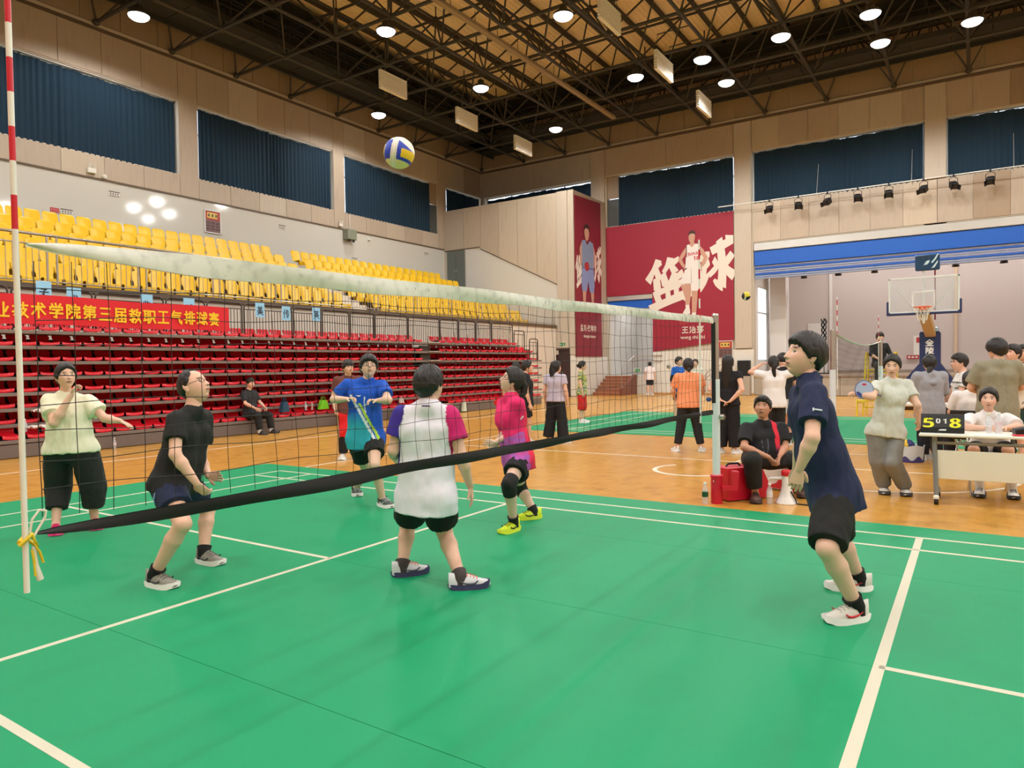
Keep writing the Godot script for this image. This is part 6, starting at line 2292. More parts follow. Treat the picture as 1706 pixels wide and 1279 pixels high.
# poses: head, neck, shoulders, elbows, wrists, hips, knees, ankles, toes (left, right), then facing and hand directions
const POSE := {
	"cream": [Vector3(-7.243, 0, -3.333), 1.6, "-0.045 1.498 0.03;-0.092 1.336 0.013;0.075 1.255 -0.109;-0.163 1.271 0.131;0.258 1.094 -0.17;0.044 1.068 0.186;0.481 1.075 -0.196;0.145 1.333 0.072;0.084 0.789 -0.055;-0.128 0.786 0.084;0.025 0.431 -0.154;-0.272 0.434 0.023;-0.035 0.08 -0.191;-0.136 0.08 0.119;0.135 0 -0.128;0.029 0 0.194;0.979 0.139 0.149;0.752 -0.436 -0.495;0.086 0.881 -0.466"],
	"black": [Vector3(-4.912, 0, -3.066), 1.73, "-0.049 1.414 -0.087;-0.041 1.247 -0.069;-0.14 1.168 -0.219;-0 1.179 0.096;-0.258 0.823 -0.261;0.102 0.938 0.172;-0.07 0.722 -0.193;0.206 0.725 0.08;-0.208 0.672 -0.055;-0.099 0.693 0.125;-0.358 0.406 -0.375;0.217 0.455 0.198;-0.241 0.087 -0.252;0.002 0.086 0.293;-0.042 0 -0.28;0.2 -0 0.254;0.851 0.407 -0.332;0.96 -0.012 -0.279;0.015 -0.745 -0.667"],
	"blue": [Vector3(-5.720, 0, -5.801), 1.7, "-0.022 1.544 0.014;-0.059 1.409 0.003;0.101 1.335 -0.067;-0.225 1.357 0.148;0.364 1.188 0.114;-0.369 1.191 0.23;0.18 1.176 0.097;-0.1 1.197 0.281;0.018 0.745 -0.012;-0.149 0.732 0.098;0.231 0.482 0.213;-0.243 0.323 -0.151;0.211 0.085 0.079;-0.599 0.085 -0.303;0.403 0 0.124;-0.438 0 -0.19;0.743 0.309 0.594;-0.342 0.155 0.927;0.977 0.179 -0.113"],
	"white": [Vector3(-3.247, 0, -3.862), 1.72, "0.003 1.41 -0.002;0.015 1.282 0.026;-0.157 1.201 0.103;0.136 1.19 -0.065;-0.208 0.95 0.155;0.23 0.908 -0.068;-0.348 0.85 -0.035;0.204 0.684 -0.194;-0.143 0.605 0.022;0.084 0.61 0.017;-0.371 0.333 -0.163;-0.015 0.33 -0.164;-0.283 0.086 -0;0.27 0.086 0.024;-0.191 0 -0.177;0.402 0 -0.126;-0.057 0.174 -0.983;-0.547 -0.39 -0.741;0.024 -0.964 -0.265"],
	"pink": [Vector3(-3.673, 0, -5.667), 1.62, "-0.083 1.39 -0.041;-0.091 1.252 -0.036;0.049 1.179 0.063;-0.231 1.166 -0.111;-0.006 0.915 -0.014;-0.134 0.884 0.028;-0.145 0.816 0.155;-0.287 0.76 -0.05;0.062 0.649 0.031;-0.085 0.626 -0.088;0.124 0.458 0.35;-0.2 0.298 -0.341;0.078 0.081 0.207;-0.03 0.081 -0.328;0.05 0 0.39;-0.157 0 -0.194;-0.696 0.375 0.612;-0.963 -0.114 0.246;-0.406 -0.612 0.679"],
	"navy": [Vector3(-0.685, 0, -4.827), 1.75, "-0.225 1.567 0.052;-0.201 1.431 0.06;-0.132 1.343 0.267;-0.275 1.318 -0.094;-0.111 1.094 0.444;-0.259 1.022 -0.004;-0.189 0.907 0.412;-0.308 0.833 -0.097;-0.037 0.728 0.12;-0.087 0.695 -0.062;-0.036 0.451 0.431;-0.08 0.374 -0.247;0.096 0.088 0.262;0.033 0.087 -0.35;-0.047 0 0.409;-0.16 -0 -0.282;-0.751 0.242 0.615;-0.192 -0.981 -0.032;-0.228 -0.874 -0.429"],
	"seated": [Vector3(-1.823, 0, -8.163), 1.72, "-0.23 1.01 -0.208;-0.231 0.853 -0.231;-0.057 0.772 -0.345;-0.38 0.776 -0.085;0.003 0.573 -0.271;-0.35 0.587 0.14;-0.011 0.491 -0.053;-0.105 0.488 0.069;-0.129 0.414 -0.298;-0.323 0.42 -0.147;0.011 0.385 -0.666;-0.227 0.459 0.269;0.161 0.086 -0.384;-0.22 0.086 0.183;0.212 0 -0.19;-0.159 0 0.374;0.091 0.208 0.974;-0.108 -0.812 0.574;0.673 -0.737 0.07"],
	"fan": [Vector3(-0.770, 0, -9.112), 1.62, "-0.025 1.469 0.017;-0.043 1.318 -0.007;0.112 1.262 -0.11;-0.173 1.251 0.114;0.221 1.031 -0.002;-0.19 1.131 0.394;0.225 0.837 -0.148;-0.341 1.163 0.368;0.003 0.717 -0.002;-0.189 0.721 0.124;-0.016 0.387 0.136;-0.161 0.391 0.094;0.1 0.081 -0.085;-0.119 0.081 -0.08;0.121 0 0.099;-0.097 0 0.103;0.023 -0.139 0.99;0.014 -0.799 -0.602;-0.551 0.275 0.788"],
	"clerk": [Vector3(0.192, 0, -9.287), 1.6, "-0.071 1.08 -0.252;-0.075 0.929 -0.31;0.101 0.855 -0.425;-0.25 0.862 -0.195;0.198 0.791 -0.178;-0.306 0.783 0.045;0.067 0.789 0.016;-0.114 0.792 0.135;0.01 0.487 -0.545;-0.146 0.49 -0.442;0.108 0.531 -0.185;-0.213 0.525 -0.088;0.147 0.08 -0.241;-0.151 0.08 -0.192;0.162 0 -0.06;-0.163 0 -0.011;-0.029 0.035 0.999;-0.559 -0.01 0.829;0.905 0.042 0.424"],
	"linesman": [Vector3(-8.915, 0, -8.493), 1.66, "0.02 1.547 0.015;-0.016 1.403 -0.012;0.104 1.353 -0.154;-0.118 1.353 0.144;0.126 1.079 -0.211;-0.166 1.079 0.181;0.184 0.838 -0.178;-0.081 0.855 0.234;0.052 0.83 -0.069;-0.052 0.83 0.069;0.066 0.456 -0.071;-0.049 0.456 0.084;0.041 0.083 -0.103;-0.087 0.083 0.069;0.244 0 -0.022;0.049 0 0.24;0.929 0 0.369;0.233 -0.963 0.132;0.346 -0.913 0.215"],
	"blacktee": [Vector3(-7.235, 0, -11.496), 1.62, "0.019 1.51 -0.015;-0.015 1.369 0.012;-0.119 1.32 -0.137;0.106 1.32 0.147;-0.167 1.053 -0.172;0.129 1.053 0.202;-0.121 0.818 -0.218;0.184 0.818 0.168;-0.052 0.81 -0.066;0.052 0.81 0.066;-0.019 0.446 -0.106;0.035 0.446 0.093;-0.023 0.081 -0.115;-0.02 0.081 0.15;0.105 0 -0.286;0.175 0 0.064;0.784 0 -0.62;0.188 -0.963 -0.191;0.229 -0.963 -0.139"],
	"bunhair": [Vector3(-7.827, 0, -12.048), 1.6, "-0.01 1.491 -0.022;0.008 1.352 0.018;-0.161 1.304 0.078;0.168 1.304 -0.064;-0.206 1.04 0.115;0.225 1.04 -0.071;-0.239 0.808 0.06;0.207 0.808 -0.133;-0.076 0.8 0.033;0.076 0.8 -0.033;-0.09 0.44 0.027;0.082 0.44 -0.047;-0.084 0.08 0.066;0.106 0.08 -0.016;-0.214 0 -0.099;0.075 0 -0.224;-0.392 0.139 -0.909;-0.136 -0.963 -0.231;-0.075 -0.963 -0.257"],
	"lavender": [Vector3(-6.984, 0, -12.199), 1.6, "-0.001 1.491 -0.024;0.001 1.352 0.019;-0.178 1.304 0.018;0.179 1.304 -0.002;-0.233 1.04 0.038;0.236 1.04 0.01;-0.245 0.808 -0.026;0.24 0.808 -0.054;-0.083 0.8 0.005;0.083 0.8 -0.005;-0.126 0.44 -0.003;0.125 0.44 -0.018;-0.166 0.08 0.037;0.169 0.08 0.017;-0.231 0 -0.163;0.21 0 -0.189;0.597 0 -0.802;-0.049 -0.963 -0.263;0.018 -0.963 -0.267"],
	"floral": [Vector3(-8.757, 0, -16.692), 1.62, "0.022 1.51 -0.01;-0.018 1.369 0.008;-0.079 1.32 -0.163;0.064 1.32 0.17;-0.117 1.053 -0.209;0.072 1.053 0.228;-0.06 0.818 -0.242;0.135 0.818 0.21;-0.033 0.81 -0.077;0.033 0.81 0.077;-0.028 0.446 -0.091;0.047 0.446 0.083;-0.067 0.081 -0.085;0.016 0.081 0.107;0.101 0 -0.217;0.227 0 0.075;0.836 0 -0.549;0.231 -0.963 -0.136;0.257 -0.963 -0.075"],
	"boy": [Vector3(-13.555, 0, -33.109), 1.62, "-0.012 1.51 -0.021;0.009 1.369 0.017;-0.156 1.32 0.093;0.164 1.32 -0.079;-0.198 1.053 0.134;0.221 1.053 -0.092;-0.236 0.818 0.081;0.198 0.818 -0.152;-0.074 0.81 0.04;0.074 0.81 -0.04;-0.088 0.446 0.036;0.078 0.446 -0.054;-0.079 0.081 0.074;0.105 0.081 -0.025;-0.225 0 -0.081;0.055 0 -0.232;-0.47 0.139 -0.872;-0.155 -0.963 -0.218;-0.097 -0.963 -0.25"],
	"bluefar": [Vector3(-6.786, 0, -18.599), 1.7, "0.024 1.584 0.007;-0.02 1.436 -0.006;0.046 1.385 -0.185;-0.063 1.385 0.18;0.047 1.105 -0.247;-0.096 1.105 0.232;0.115 0.858 -0.235;-0.033 0.858 0.26;0.025 0.85 -0.085;-0.025 0.85 0.085;0.038 0.467 -0.092;-0.019 0.467 0.098;0.002 0.085 -0.114;-0.061 0.085 0.096;0.227 0 -0.106;0.131 0 0.214;0.949 0.139 0.284;0.264 -0.963 0.044;0.245 -0.963 0.108"],
	"creamfar": [Vector3(-7.047, 0, -20.755), 1.64, "0.006 1.528 0.024;-0.005 1.386 -0.019;0.177 1.337 -0.05;-0.181 1.337 0.034;0.229 1.066 -0.08;-0.24 1.066 0.032;0.252 0.828 -0.018;-0.233 0.828 0.097;0.083 0.82 -0.02;-0.083 0.82 0.02;0.095 0.451 -0.012;-0.091 0.451 0.032;0.097 0.082 -0.052;-0.11 0.082 -0.003;0.198 0 0.139;-0.115 0 0.213;0.228 0.139 0.964;0.094 -0.963 0.251;0.029 -0.963 0.266"],
	"orange": [Vector3(-4.177, 0, -11.940), 1.6, "-0.01 1.491 -0.022;0.008 1.352 0.017;-0.159 1.304 0.084;0.165 1.304 -0.069;-0.265 1.064 0.046;0.203 1.064 -0.176;-0.311 0.952 -0.127;0.099 0.952 -0.321;-0.075 0.8 0.036;0.075 0.8 -0.036;-0.132 0.44 0.051;0.123 0.44 -0.07;-0.169 0.08 0.11;0.192 0.08 -0.061;-0.304 0 -0.051;0.153 0 -0.267;-0.424 0.139 -0.895;-0.22 -0.531 -0.819;-0.494 -0.531 -0.689"],
	"longhair": [Vector3(-3.513, 0, -11.987), 1.64, "-0.001 1.528 -0.025;0.001 1.386 0.02;-0.183 1.337 0.019;0.184 1.337 -0.002;-0.258 1.091 0.138;0.272 1.091 0.107;-0.076 0.91 0.16;0.095 0.894 0.167;-0.085 0.82 0.005;0.085 0.82 -0.005;-0.096 0.451 -0.005;0.095 0.451 -0.016;-0.104 0.082 0.034;0.108 0.082 0.022;-0.171 0 -0.171;0.15 0 -0.19;-0.058 0.139 -0.989;0.947 -0.316 -0.055;-0.947 -0.316 0.055"],
	"handsup": [Vector3(-2.893, 0, -12.571), 1.62, "-0.01 1.51 -0.022;0.008 1.369 0.018;-0.163 1.32 0.079;0.17 1.32 -0.064;-0.38 1.369 0.067;0.31 1.369 -0.231;-0.195 1.515 0.005;0.138 1.515 -0.139;-0.077 0.81 0.033;0.077 0.81 -0.033;-0.091 0.446 0.028;0.083 0.446 -0.047;-0.085 0.081 0.067;0.107 0.081 -0.016;-0.217 0 -0.101;0.075 0 -0.227;-0.392 0.139 -0.909;0.914 0.1 -0.394;-0.914 0.1 0.394"],
	"lightshorts": [Vector3(-2.948, 0, -13.551), 1.68, "-0.02 1.566 -0.015;0.016 1.42 0.012;-0.106 1.369 0.156;0.119 1.369 -0.146;-0.127 1.092 0.213;0.168 1.092 -0.183;-0.186 0.848 0.18;0.119 0.848 -0.23;-0.052 0.84 0.07;0.052 0.84 -0.07;-0.067 0.462 0.072;0.05 0.462 -0.085;-0.041 0.084 0.105;0.089 0.084 -0.069;-0.247 0 0.022;-0.05 0 -0.243;-0.794 0.139 -0.591;-0.233 -0.963 -0.132;-0.193 -0.963 -0.185"],
	"hoodie": [Vector3(-0.585, 0, -12.451), 1.58, "-0.01 1.473 -0.021;0.008 1.335 0.017;-0.157 1.288 0.083;0.163 1.288 -0.069;-0.247 1.051 0.038;0.187 1.051 -0.167;-0.271 0.94 -0.16;0.048 0.94 -0.311;-0.074 0.79 0.035;0.074 0.79 -0.035;-0.088 0.434 0.03;0.079 0.434 -0.049;-0.081 0.079 0.068;0.104 0.079 -0.02;-0.215 0 -0.091;0.066 0 -0.224;-0.424 0.139 -0.895;-0.105 -0.484 -0.869;-0.605 -0.484 -0.632"],
	"olive": [Vector3(0.232, 0, -10.924), 1.76, "-0.008 1.64 -0.025;0.007 1.487 0.02;-0.184 1.434 0.07;0.19 1.434 -0.054;-0.29 1.17 0.031;0.251 1.17 -0.148;-0.217 1.1 -0.197;0.057 1.1 -0.288;-0.087 0.88 0.029;0.087 0.88 -0.029;-0.1 0.484 0.023;0.094 0.484 -0.042;-0.097 0.088 0.067;0.118 0.088 -0.005;-0.225 0 -0.13;0.103 0 -0.238;-0.537 -0.208 -0.817;0.292 -0.282 -0.914;-0.78 -0.282 -0.559"],
	"profile": [Vector3(0.477, 0, -13.000), 1.72, "-0.017 1.603 0.019;0.014 1.453 -0.015;0.15 1.402 0.122;-0.138 1.402 -0.135;0.131 1.144 0.22;-0.234 1.144 -0.105;-0.07 1.058 0.317;-0.307 1.058 0.107;0.067 0.86 0.059;-0.067 0.86 -0.059;0.068 0.473 0.074;-0.082 0.473 -0.059;0.104 0.086 0.05;-0.062 0.086 -0.097;0 0 0.254;-0.252 0 0.029;-0.658 0.139 0.74;-0.841 -0.359 0.405;-0.305 -0.359 0.882"],
	"edge": [Vector3(0.673, 0, -14.565), 1.74, "-0.012 1.622 0.023;0.009 1.47 -0.019;0.178 1.418 0.08;-0.17 1.418 -0.095;0.24 1.131 0.091;-0.217 1.131 -0.138;0.217 0.879 0.158;-0.256 0.879 -0.08;0.081 0.87 0.041;-0.081 0.87 -0.041;0.086 0.478 0.055;-0.095 0.478 -0.036;0.114 0.087 0.022;-0.086 0.087 -0.079;0.067 0 0.248;-0.239 0 0.094;-0.444 0.139 0.885;-0.09 -0.963 0.252;-0.149 -0.963 0.223"],
	"glasses": [Vector3(-0.183, 0, -12.925), 1.7, "-0.033 1.483 0.008;0.033 1.322 -0.008;0.06 1.262 0.181;-0.027 1.262 -0.189;-0.023 1.007 0.271;-0.142 1.007 -0.232;-0.258 0.888 0.239;-0.338 0.888 -0.098;0.02 0.71 0.086;-0.02 0.71 -0.086;-0.342 0.7 0.291;-0.436 0.7 -0.106;-0.33 0.085 0.288;-0.424 0.085 -0.109;-0.548 0 0.34;-0.643 0 -0.057;-0.918 0 0.396;-0.885 -0.449 -0.12;-0.738 -0.449 0.504"],
	"whiteback": [Vector3(-0.053, 0, -11.814), 1.58, "-0.007 1.229 -0.031;0.007 1.079 0.031;-0.169 1.024 0.056;0.176 1.024 -0.025;-0.252 0.787 -0.022;0.215 0.787 -0.132;-0.222 0.676 -0.24;0.091 0.676 -0.314;-0.08 0.51 0.019;0.08 0.51 -0.019;-0.27 0.5 -0.318;0.099 0.5 -0.405;-0.268 0.079 -0.308;0.101 0.079 -0.396;-0.316 0 -0.51;0.053 0 -0.597;-0.227 -0.174 -0.958;0.12 -0.449 -0.885;-0.504 -0.449 -0.738"],
	"referee": [Vector3(-2.300, 0, -22.600), 1.72, "0.016 2.193 0.03;-0.016 2.029 -0.03;0.161 1.969 -0.107;-0.178 1.969 0.076;0.271 1.711 -0.048;-0.189 1.711 0.2;0.301 1.591 0.189;-0.008 1.591 0.356;0.079 1.41 -0.042;-0.079 1.41 0.042;0.373 1.4 0.258;0.01 1.4 0.454;0.367 0.086 0.246;0.004 0.086 0.442;0.476 0 0.447;0.112 0 0.643;0.473 -0.087 0.877;0.113 -0.449 0.886;0.678 -0.449 0.582"],
	"sitter": [Vector3(-14.660, 0, -10.750), 1.68, "0.033 1.214 -0.008;-0.033 1.055 0.008;-0.06 0.996 -0.179;0.027 0.996 0.187;0.023 0.744 -0.268;0.141 0.744 0.229;0.255 0.626 -0.236;0.334 0.626 0.097;-0.02 0.45 -0.085;0.02 0.45 0.085;0.338 0.44 -0.287;0.431 0.44 0.105;0.391 0.084 -0.3;0.484 0.084 0.092;0.607 0 -0.351;0.7 0 0.041;0.995 -0.087 -0.058;0.885 -0.449 0.12;0.738 -0.449 -0.504"],
	"crouch": [Vector3(-14.620, 0, -13.600), 1.62, "0.264 1.247 0.079;0.155 1.093 0.046;0.223 1.037 -0.123;0.119 1.037 0.225;0.334 0.794 -0.157;0.193 0.794 0.315;0.513 0.68 -0.019;0.418 0.68 0.298;0.024 0.51 -0.081;-0.024 0.51 0.081;0.42 0.5 -0.077;0.309 0.5 0.295;0.41 0.081 -0.08;0.299 0.081 0.292;0.614 0 -0.019;0.503 0 0.354;0.958 0 0.287;0.707 -0.449 0.547;0.891 -0.449 -0.068"],
}

# ---------------------------------------------------------------- figures
# a signed-distance field on a grid, filled bone by bone and meshed as surface nets
class Field:
	var o: Vector3
	var h: float
	var nx: int
	var ny: int
	var nz: int
	var f: PackedFloat32Array
	var k := 0.03

	func _init(lo: Vector3, hi: Vector3, cell: float) -> void:
		h = cell
		o = lo - Vector3.ONE * cell * 3.0
		var s := hi - lo + Vector3.ONE * cell * 6.0
		nx = int(s.x / cell) + 1
		ny = int(s.y / cell) + 1
		nz = int(s.z / cell) + 1
		f = PackedFloat32Array()
		f.resize(nx * ny * nz)
		f.fill(1.0)

	# tapered capsule from a to b joined smoothly; cuts: planes [point, normal] whose outer side is removed; sq squeezes along axis q
	func bone(a: Vector3, b: Vector3, ra: float, rb: float, kk := -1.0, cuts := []) -> void:
		var kq := k if kk < 0.0 else kk
		var m := maxf(ra, rb) + kq + h * 2.0
		var lo := (Vector3(minf(a.x, b.x), minf(a.y, b.y), minf(a.z, b.z)) - Vector3.ONE * m - o) / h
		var hi := (Vector3(maxf(a.x, b.x), maxf(a.y, b.y), maxf(a.z, b.z)) + Vector3.ONE * m - o) / h
		var i0 := maxi(0, int(lo.x))
		var j0 := maxi(0, int(lo.y))
		var k0 := maxi(0, int(lo.z))
		var i1 := mini(nx - 1, int(hi.x) + 1)
		var j1 := mini(ny - 1, int(hi.y) + 1)
		var k1 := mini(nz - 1, int(hi.z) + 1)
		var ab := b - a
		var inv := 1.0 / maxf(ab.length_squared(), 1e-9)
		var dr := rb - ra
		var far := kq + h * 2.0
		for kz in range(k0, k1 + 1):
			for j in range(j0, j1 + 1):
				var row := (kz * ny + j) * nx
				var p := o + Vector3(i0, j, kz) * h - a
				for i in range(i0, i1 + 1):
					var t := clampf(p.dot(ab) * inv, 0.0, 1.0)
					var d := (p - ab * t).length() - ra - dr * t
					p.x += h
					if d > far:
						continue
					for c in cuts:
						d = maxf(d, (p - Vector3(h, 0, 0) + a - c[0]).dot(c[1]))
					var q := f[row + i]
					var e := kq - absf(q - d)
					f[row + i] = minf(q, d) - (e * e / (4.0 * kq) if e > 0.0 else 0.0)

	func cut(at: Vector3, nn: Vector3) -> void:
		for kz in nz:
			for j in ny:
				var row := (kz * ny + j) * nx
				var p := o + Vector3(0, j, kz) * h - at
				var d0 := p.dot(nn)
				for i in nx:
					var d := d0 + nn.x * h * i
					if d > f[row + i]:
						f[row + i] = d

	func val(p: Vector3) -> float:
		var q := (p - o) / h
		var i := clampi(int(q.x), 0, nx - 1)
		var j := clampi(int(q.y), 0, ny - 1)
		var kz := clampi(int(q.z), 0, nz - 1)
		return f[(kz * ny + j) * nx + i]

	# first surface point met from p along d
	func hit(p: Vector3, d: Vector3) -> Vector3:
		for i in 200:
			if val(p) < 0.0:
				break
			p += d * h * 0.5
		return p

	func mesh(g: Geo, paint_: Callable, wrinkle := 0.0, wf := 9.0, seed_ := 1) -> void:
		var fn := FastNoiseLite.new()
		fn.seed = seed_
		fn.frequency = 1.0
		fn.fractal_octaves = 2
		var sl := nx * ny
		var lut := {}
		var lim := h * 1.9
		var has := paint_.is_valid()
		for kz in nz - 1:
			for j in ny - 1:
				var row := kz * sl + j * nx
				for i in nx - 1:
					var c := row + i
					var v0 := f[c]
					if v0 > lim or v0 < -lim:
						continue
					var v1 := f[c + 1]
					var v2 := f[c + nx]
					var v3 := f[c + nx + 1]
					var v4 := f[c + sl]
					var v5 := f[c + sl + 1]
					var v6 := f[c + sl + nx]
					var v7 := f[c + sl + nx + 1]
					var ins := int(v0 < 0) + int(v1 < 0) + int(v2 < 0) + int(v3 < 0) + int(v4 < 0) + int(v5 < 0) + int(v6 < 0) + int(v7 < 0)
					if ins == 0 or ins == 8:
						continue
					var s := Vector3.ZERO
					var n := 0.0
					if (v0 < 0) != (v1 < 0): s += Vector3(v0 / (v0 - v1), 0, 0); n += 1
					if (v2 < 0) != (v3 < 0): s += Vector3(v2 / (v2 - v3), 1, 0); n += 1
					if (v4 < 0) != (v5 < 0): s += Vector3(v4 / (v4 - v5), 0, 1); n += 1
					if (v6 < 0) != (v7 < 0): s += Vector3(v6 / (v6 - v7), 1, 1); n += 1
					if (v0 < 0) != (v2 < 0): s += Vector3(0, v0 / (v0 - v2), 0); n += 1
					if (v1 < 0) != (v3 < 0): s += Vector3(1, v1 / (v1 - v3), 0); n += 1
					if (v4 < 0) != (v6 < 0): s += Vector3(0, v4 / (v4 - v6), 1); n += 1
					if (v5 < 0) != (v7 < 0): s += Vector3(1, v5 / (v5 - v7), 1); n += 1
					if (v0 < 0) != (v4 < 0): s += Vector3(0, 0, v0 / (v0 - v4)); n += 1
					if (v1 < 0) != (v5 < 0): s += Vector3(1, 0, v1 / (v1 - v5)); n += 1
					if (v2 < 0) != (v6 < 0): s += Vector3(0, 1, v2 / (v2 - v6)); n += 1
					if (v3 < 0) != (v7 < 0): s += Vector3(1, 1, v3 / (v3 - v7)); n += 1
					var p := o + (Vector3(i, j, kz) + s / n) * h
					var gr := Vector3(v1 + v3 + v5 + v7 - v0 - v2 - v4 - v6, v2 + v3 + v6 + v7 - v0 - v1 - v4 - v5, v4 + v5 + v6 + v7 - v0 - v1 - v2 - v3).normalized()
					if wrinkle > 0.0:
						var q := p * wf
						var w0 := fn.get_noise_3d(q.x * 1.6, q.y * 0.7, q.z * 1.6)
						p += gr * w0 * wrinkle
						var e := 0.12
						var gx := Vector3(fn.get_noise_3d((q.x + e) * 1.6, q.y * 0.7, q.z * 1.6) - w0, fn.get_noise_3d(q.x * 1.6, (q.y + e) * 0.7, q.z * 1.6) - w0, fn.get_noise_3d(q.x * 1.6, q.y * 0.7, (q.z + e) * 1.6) - w0) * (wrinkle * wf / e)
						gr = (gr - (gx - gr * gx.dot(gr))).normalized()
					if has:
						g.col = paint_.call(p, gr)
					lut[c] = g.vert(p, gr)
		for c in lut:
			var a: int = lut[c]
			# quads round the three edges that leave the cell's first corner
			var s0 := f[c] < 0.0
			if s0 != (f[c + 1] < 0.0):
				quad(g, lut, c, c - nx, c - nx - sl, c - sl)
			if s0 != (f[c + nx] < 0.0):
				quad(g, lut, c, c - 1, c - 1 - sl, c - sl)
			if s0 != (f[c + sl] < 0.0):
				quad(g, lut, c, c - 1, c - 1 - nx, c - nx)

	func quad(g: Geo, lut: Dictionary, a: int, b: int, d: int, e: int) -> void:
		if lut.has(b) and lut.has(d) and lut.has(e):
			g.tri(lut[a], lut[b], lut[d])
			g.tri(lut[a], lut[d], lut[e])

# ---- heads
static func bump(x: float, w: float) -> float:
	return exp(-(x * x) / (w * w))

func head_point(th: float, ph: float, female: bool, face: float) -> Vector3:
	# ph 0 is the front; x to the figure's left, y up, z to the front
	var d := Vector3(sin(th) * sin(ph), cos(th), sin(th) * cos(ph))
	var p := Vector3(d.x * 0.079, d.y * 0.119, d.z * 0.104)
	var lo := clampf(-p.y / 0.117, 0.0, 1.0)
	p.x *= 1.0 - (0.34 if female else 0.27) * pow(lo, 1.4)
	if p.z < 0.0:
		p.z *= 1.0 - 0.55 * lo
		p.z *= 1.06
	else:
		p.z *= 1.0 - 0.10 * (1.0 - lo) * bump(p.y - 0.02, 0.05)
		p.z += 0.008 * lo
	if face > 0.0 and d.z > 0.0:
		var x := absf(p.x)
		var y := p.y
		var k := 0.0
		# nose
		var ny := clampf((0.028 - y) / 0.056, 0.0, 1.0)
		if y < -0.028:
			ny = maxf(0.0, 1.0 - (-0.028 - y) / 0.009)
		k += 0.023 * ny * bump(x, 0.0095 + 0.006 * ny)
		k -= 0.008 * bump(x - 0.031, 0.015) * bump(y - 0.012, 0.011)
		k += 0.004 * bump(y - 0.034, 0.010) * bump(x, 0.05)
		k += 0.0065 * bump(y + 0.052, 0.006) * bump(x, 0.020)
		k += 0.0075 * bump(y + 0.066, 0.007) * bump(x, 0.019)
		k -= 0.004 * bump(y + 0.080, 0.006) * bump(x, 0.022)
		k += 0.010 * bump(y + 0.102, 0.018) * bump(x, 0.025)
		k += 0.003 * bump(x - 0.045, 0.018) * bump(y + 0.018, 0.02)
		p.z += k * face
	return p

func head_color(p: Vector3, skin: Color) -> Color:
	var x := absf(p.x)
	if p.z < 0.035:
		return skin
	var c := skin
	if bump(p.y + 0.059, 0.012) * bump(x, 0.024) > 0.42:
		c = c.lerp(Color(0.30, 0.07, 0.06), 0.55)
	if absf(p.y + 0.0585) < 0.0028 and x < 0.023:
		c = c.lerp(Color(0.08, 0.02, 0.02), 0.7)
	if absf(p.y - 0.035 + (x - 0.03) * 0.12) < 0.0046 and x > 0.013 and x < 0.047:
		c = c.lerp(Color(0.02, 0.014, 0.01), 0.8)
	var e := Vector2((x - 0.031) / 0.0145, (p.y - 0.011) / 0.0062).length()
	if e < 1.0:
		c = Color(0.02, 0.013, 0.011) if Vector2(x - 0.031, p.y - 0.011).length() < 0.0062 or p.y > 0.0135 else Color(0.55, 0.52, 0.48)
	if p.y < -0.028 and p.y > -0.036 and x < 0.011 and x > 0.004 and p.z > 0.1:
		c = c.lerp(Color(0.06, 0.02, 0.02), 0.7)
	c = c.lerp(Color(c.r, c.g * 0.82, c.b * 0.82), 0.5 * bump(x - 0.045, 0.02) * bump(p.y + 0.02, 0.022))
	return c

func add_head(g: Geo, fr: Transform3D, skin: Color, female: bool, fine: bool) -> void:
	var nu := 76 if fine else 30
	var nv := 60 if fine else 22
	var k0 := g.v.size()
	var keep := g.xf
	g.xf = fr
	for j in nv + 1:
		var th := PI * j / nv
		for i in nu:
			var u := float(i) / nu
			var ph := TAU * u - 0.6 * sin(TAU * u)
			var p := head_point(th, ph, female, 1.0)
			var e := 0.02
			var t0 := clampf(th, 0.03, PI - 0.03)
			var du := head_point(t0, ph + e, female, 1.0) - head_point(t0, ph - e, female, 1.0)
			var dv := head_point(t0 + e, ph, female, 1.0) - head_point(t0 - e, ph, female, 1.0)
			g.col = head_color(p, skin)
			g.vert(p, dv.cross(du))
	for j in nv:
		for i in nu:
			var a := k0 + j * nu + i
			var b := k0 + j * nu + (i + 1) % nu
			g.tri(a, b, b + nu)
			g.tri(a, b + nu, a + nu)
	# ears
	g.col = skin
	for s in [-1.0, 1.0]:
		g.ball(Vector3(s * 0.078, -0.004, -0.008), Vector3(0.009, 0.032, 0.019), 10, 8, Basis(Vector3.UP, -0.35 * s) * Basis(Vector3.RIGHT, -0.15))
		g.ball(Vector3(s * 0.086, 0.006, -0.014), Vector3(0.006, 0.022, 0.012), 8, 6, Basis(Vector3.UP, -0.5 * s))
	g.xf = keep

const HAIRLINE := {
	"short": "0 47;28 44;46 34;58 14;70 -6;82 -24;95 -14;110 -46;145 -72;180 -80",
	"fringe": "0 34;34 34;50 22;62 2;72 -14;84 -28;96 -18;112 -48;145 -74;180 -84",
	"bald": "0 118;30 116;48 104;62 66;80 20;96 -10;112 -40;145 -66;180 -70",
	"long": "0 56;35 48;58 20;72 -30;92 -60;110 -82;145 -94;180 -98",
	"tied": "0 64;20 58;40 42;54 18;66 -10;78 -34;96 -22;112 -56;150 -76;180 -84",
	"bob": "0 50;35 48;55 20;66 -40;80 -80;110 -98;145 -104;180 -106",
}

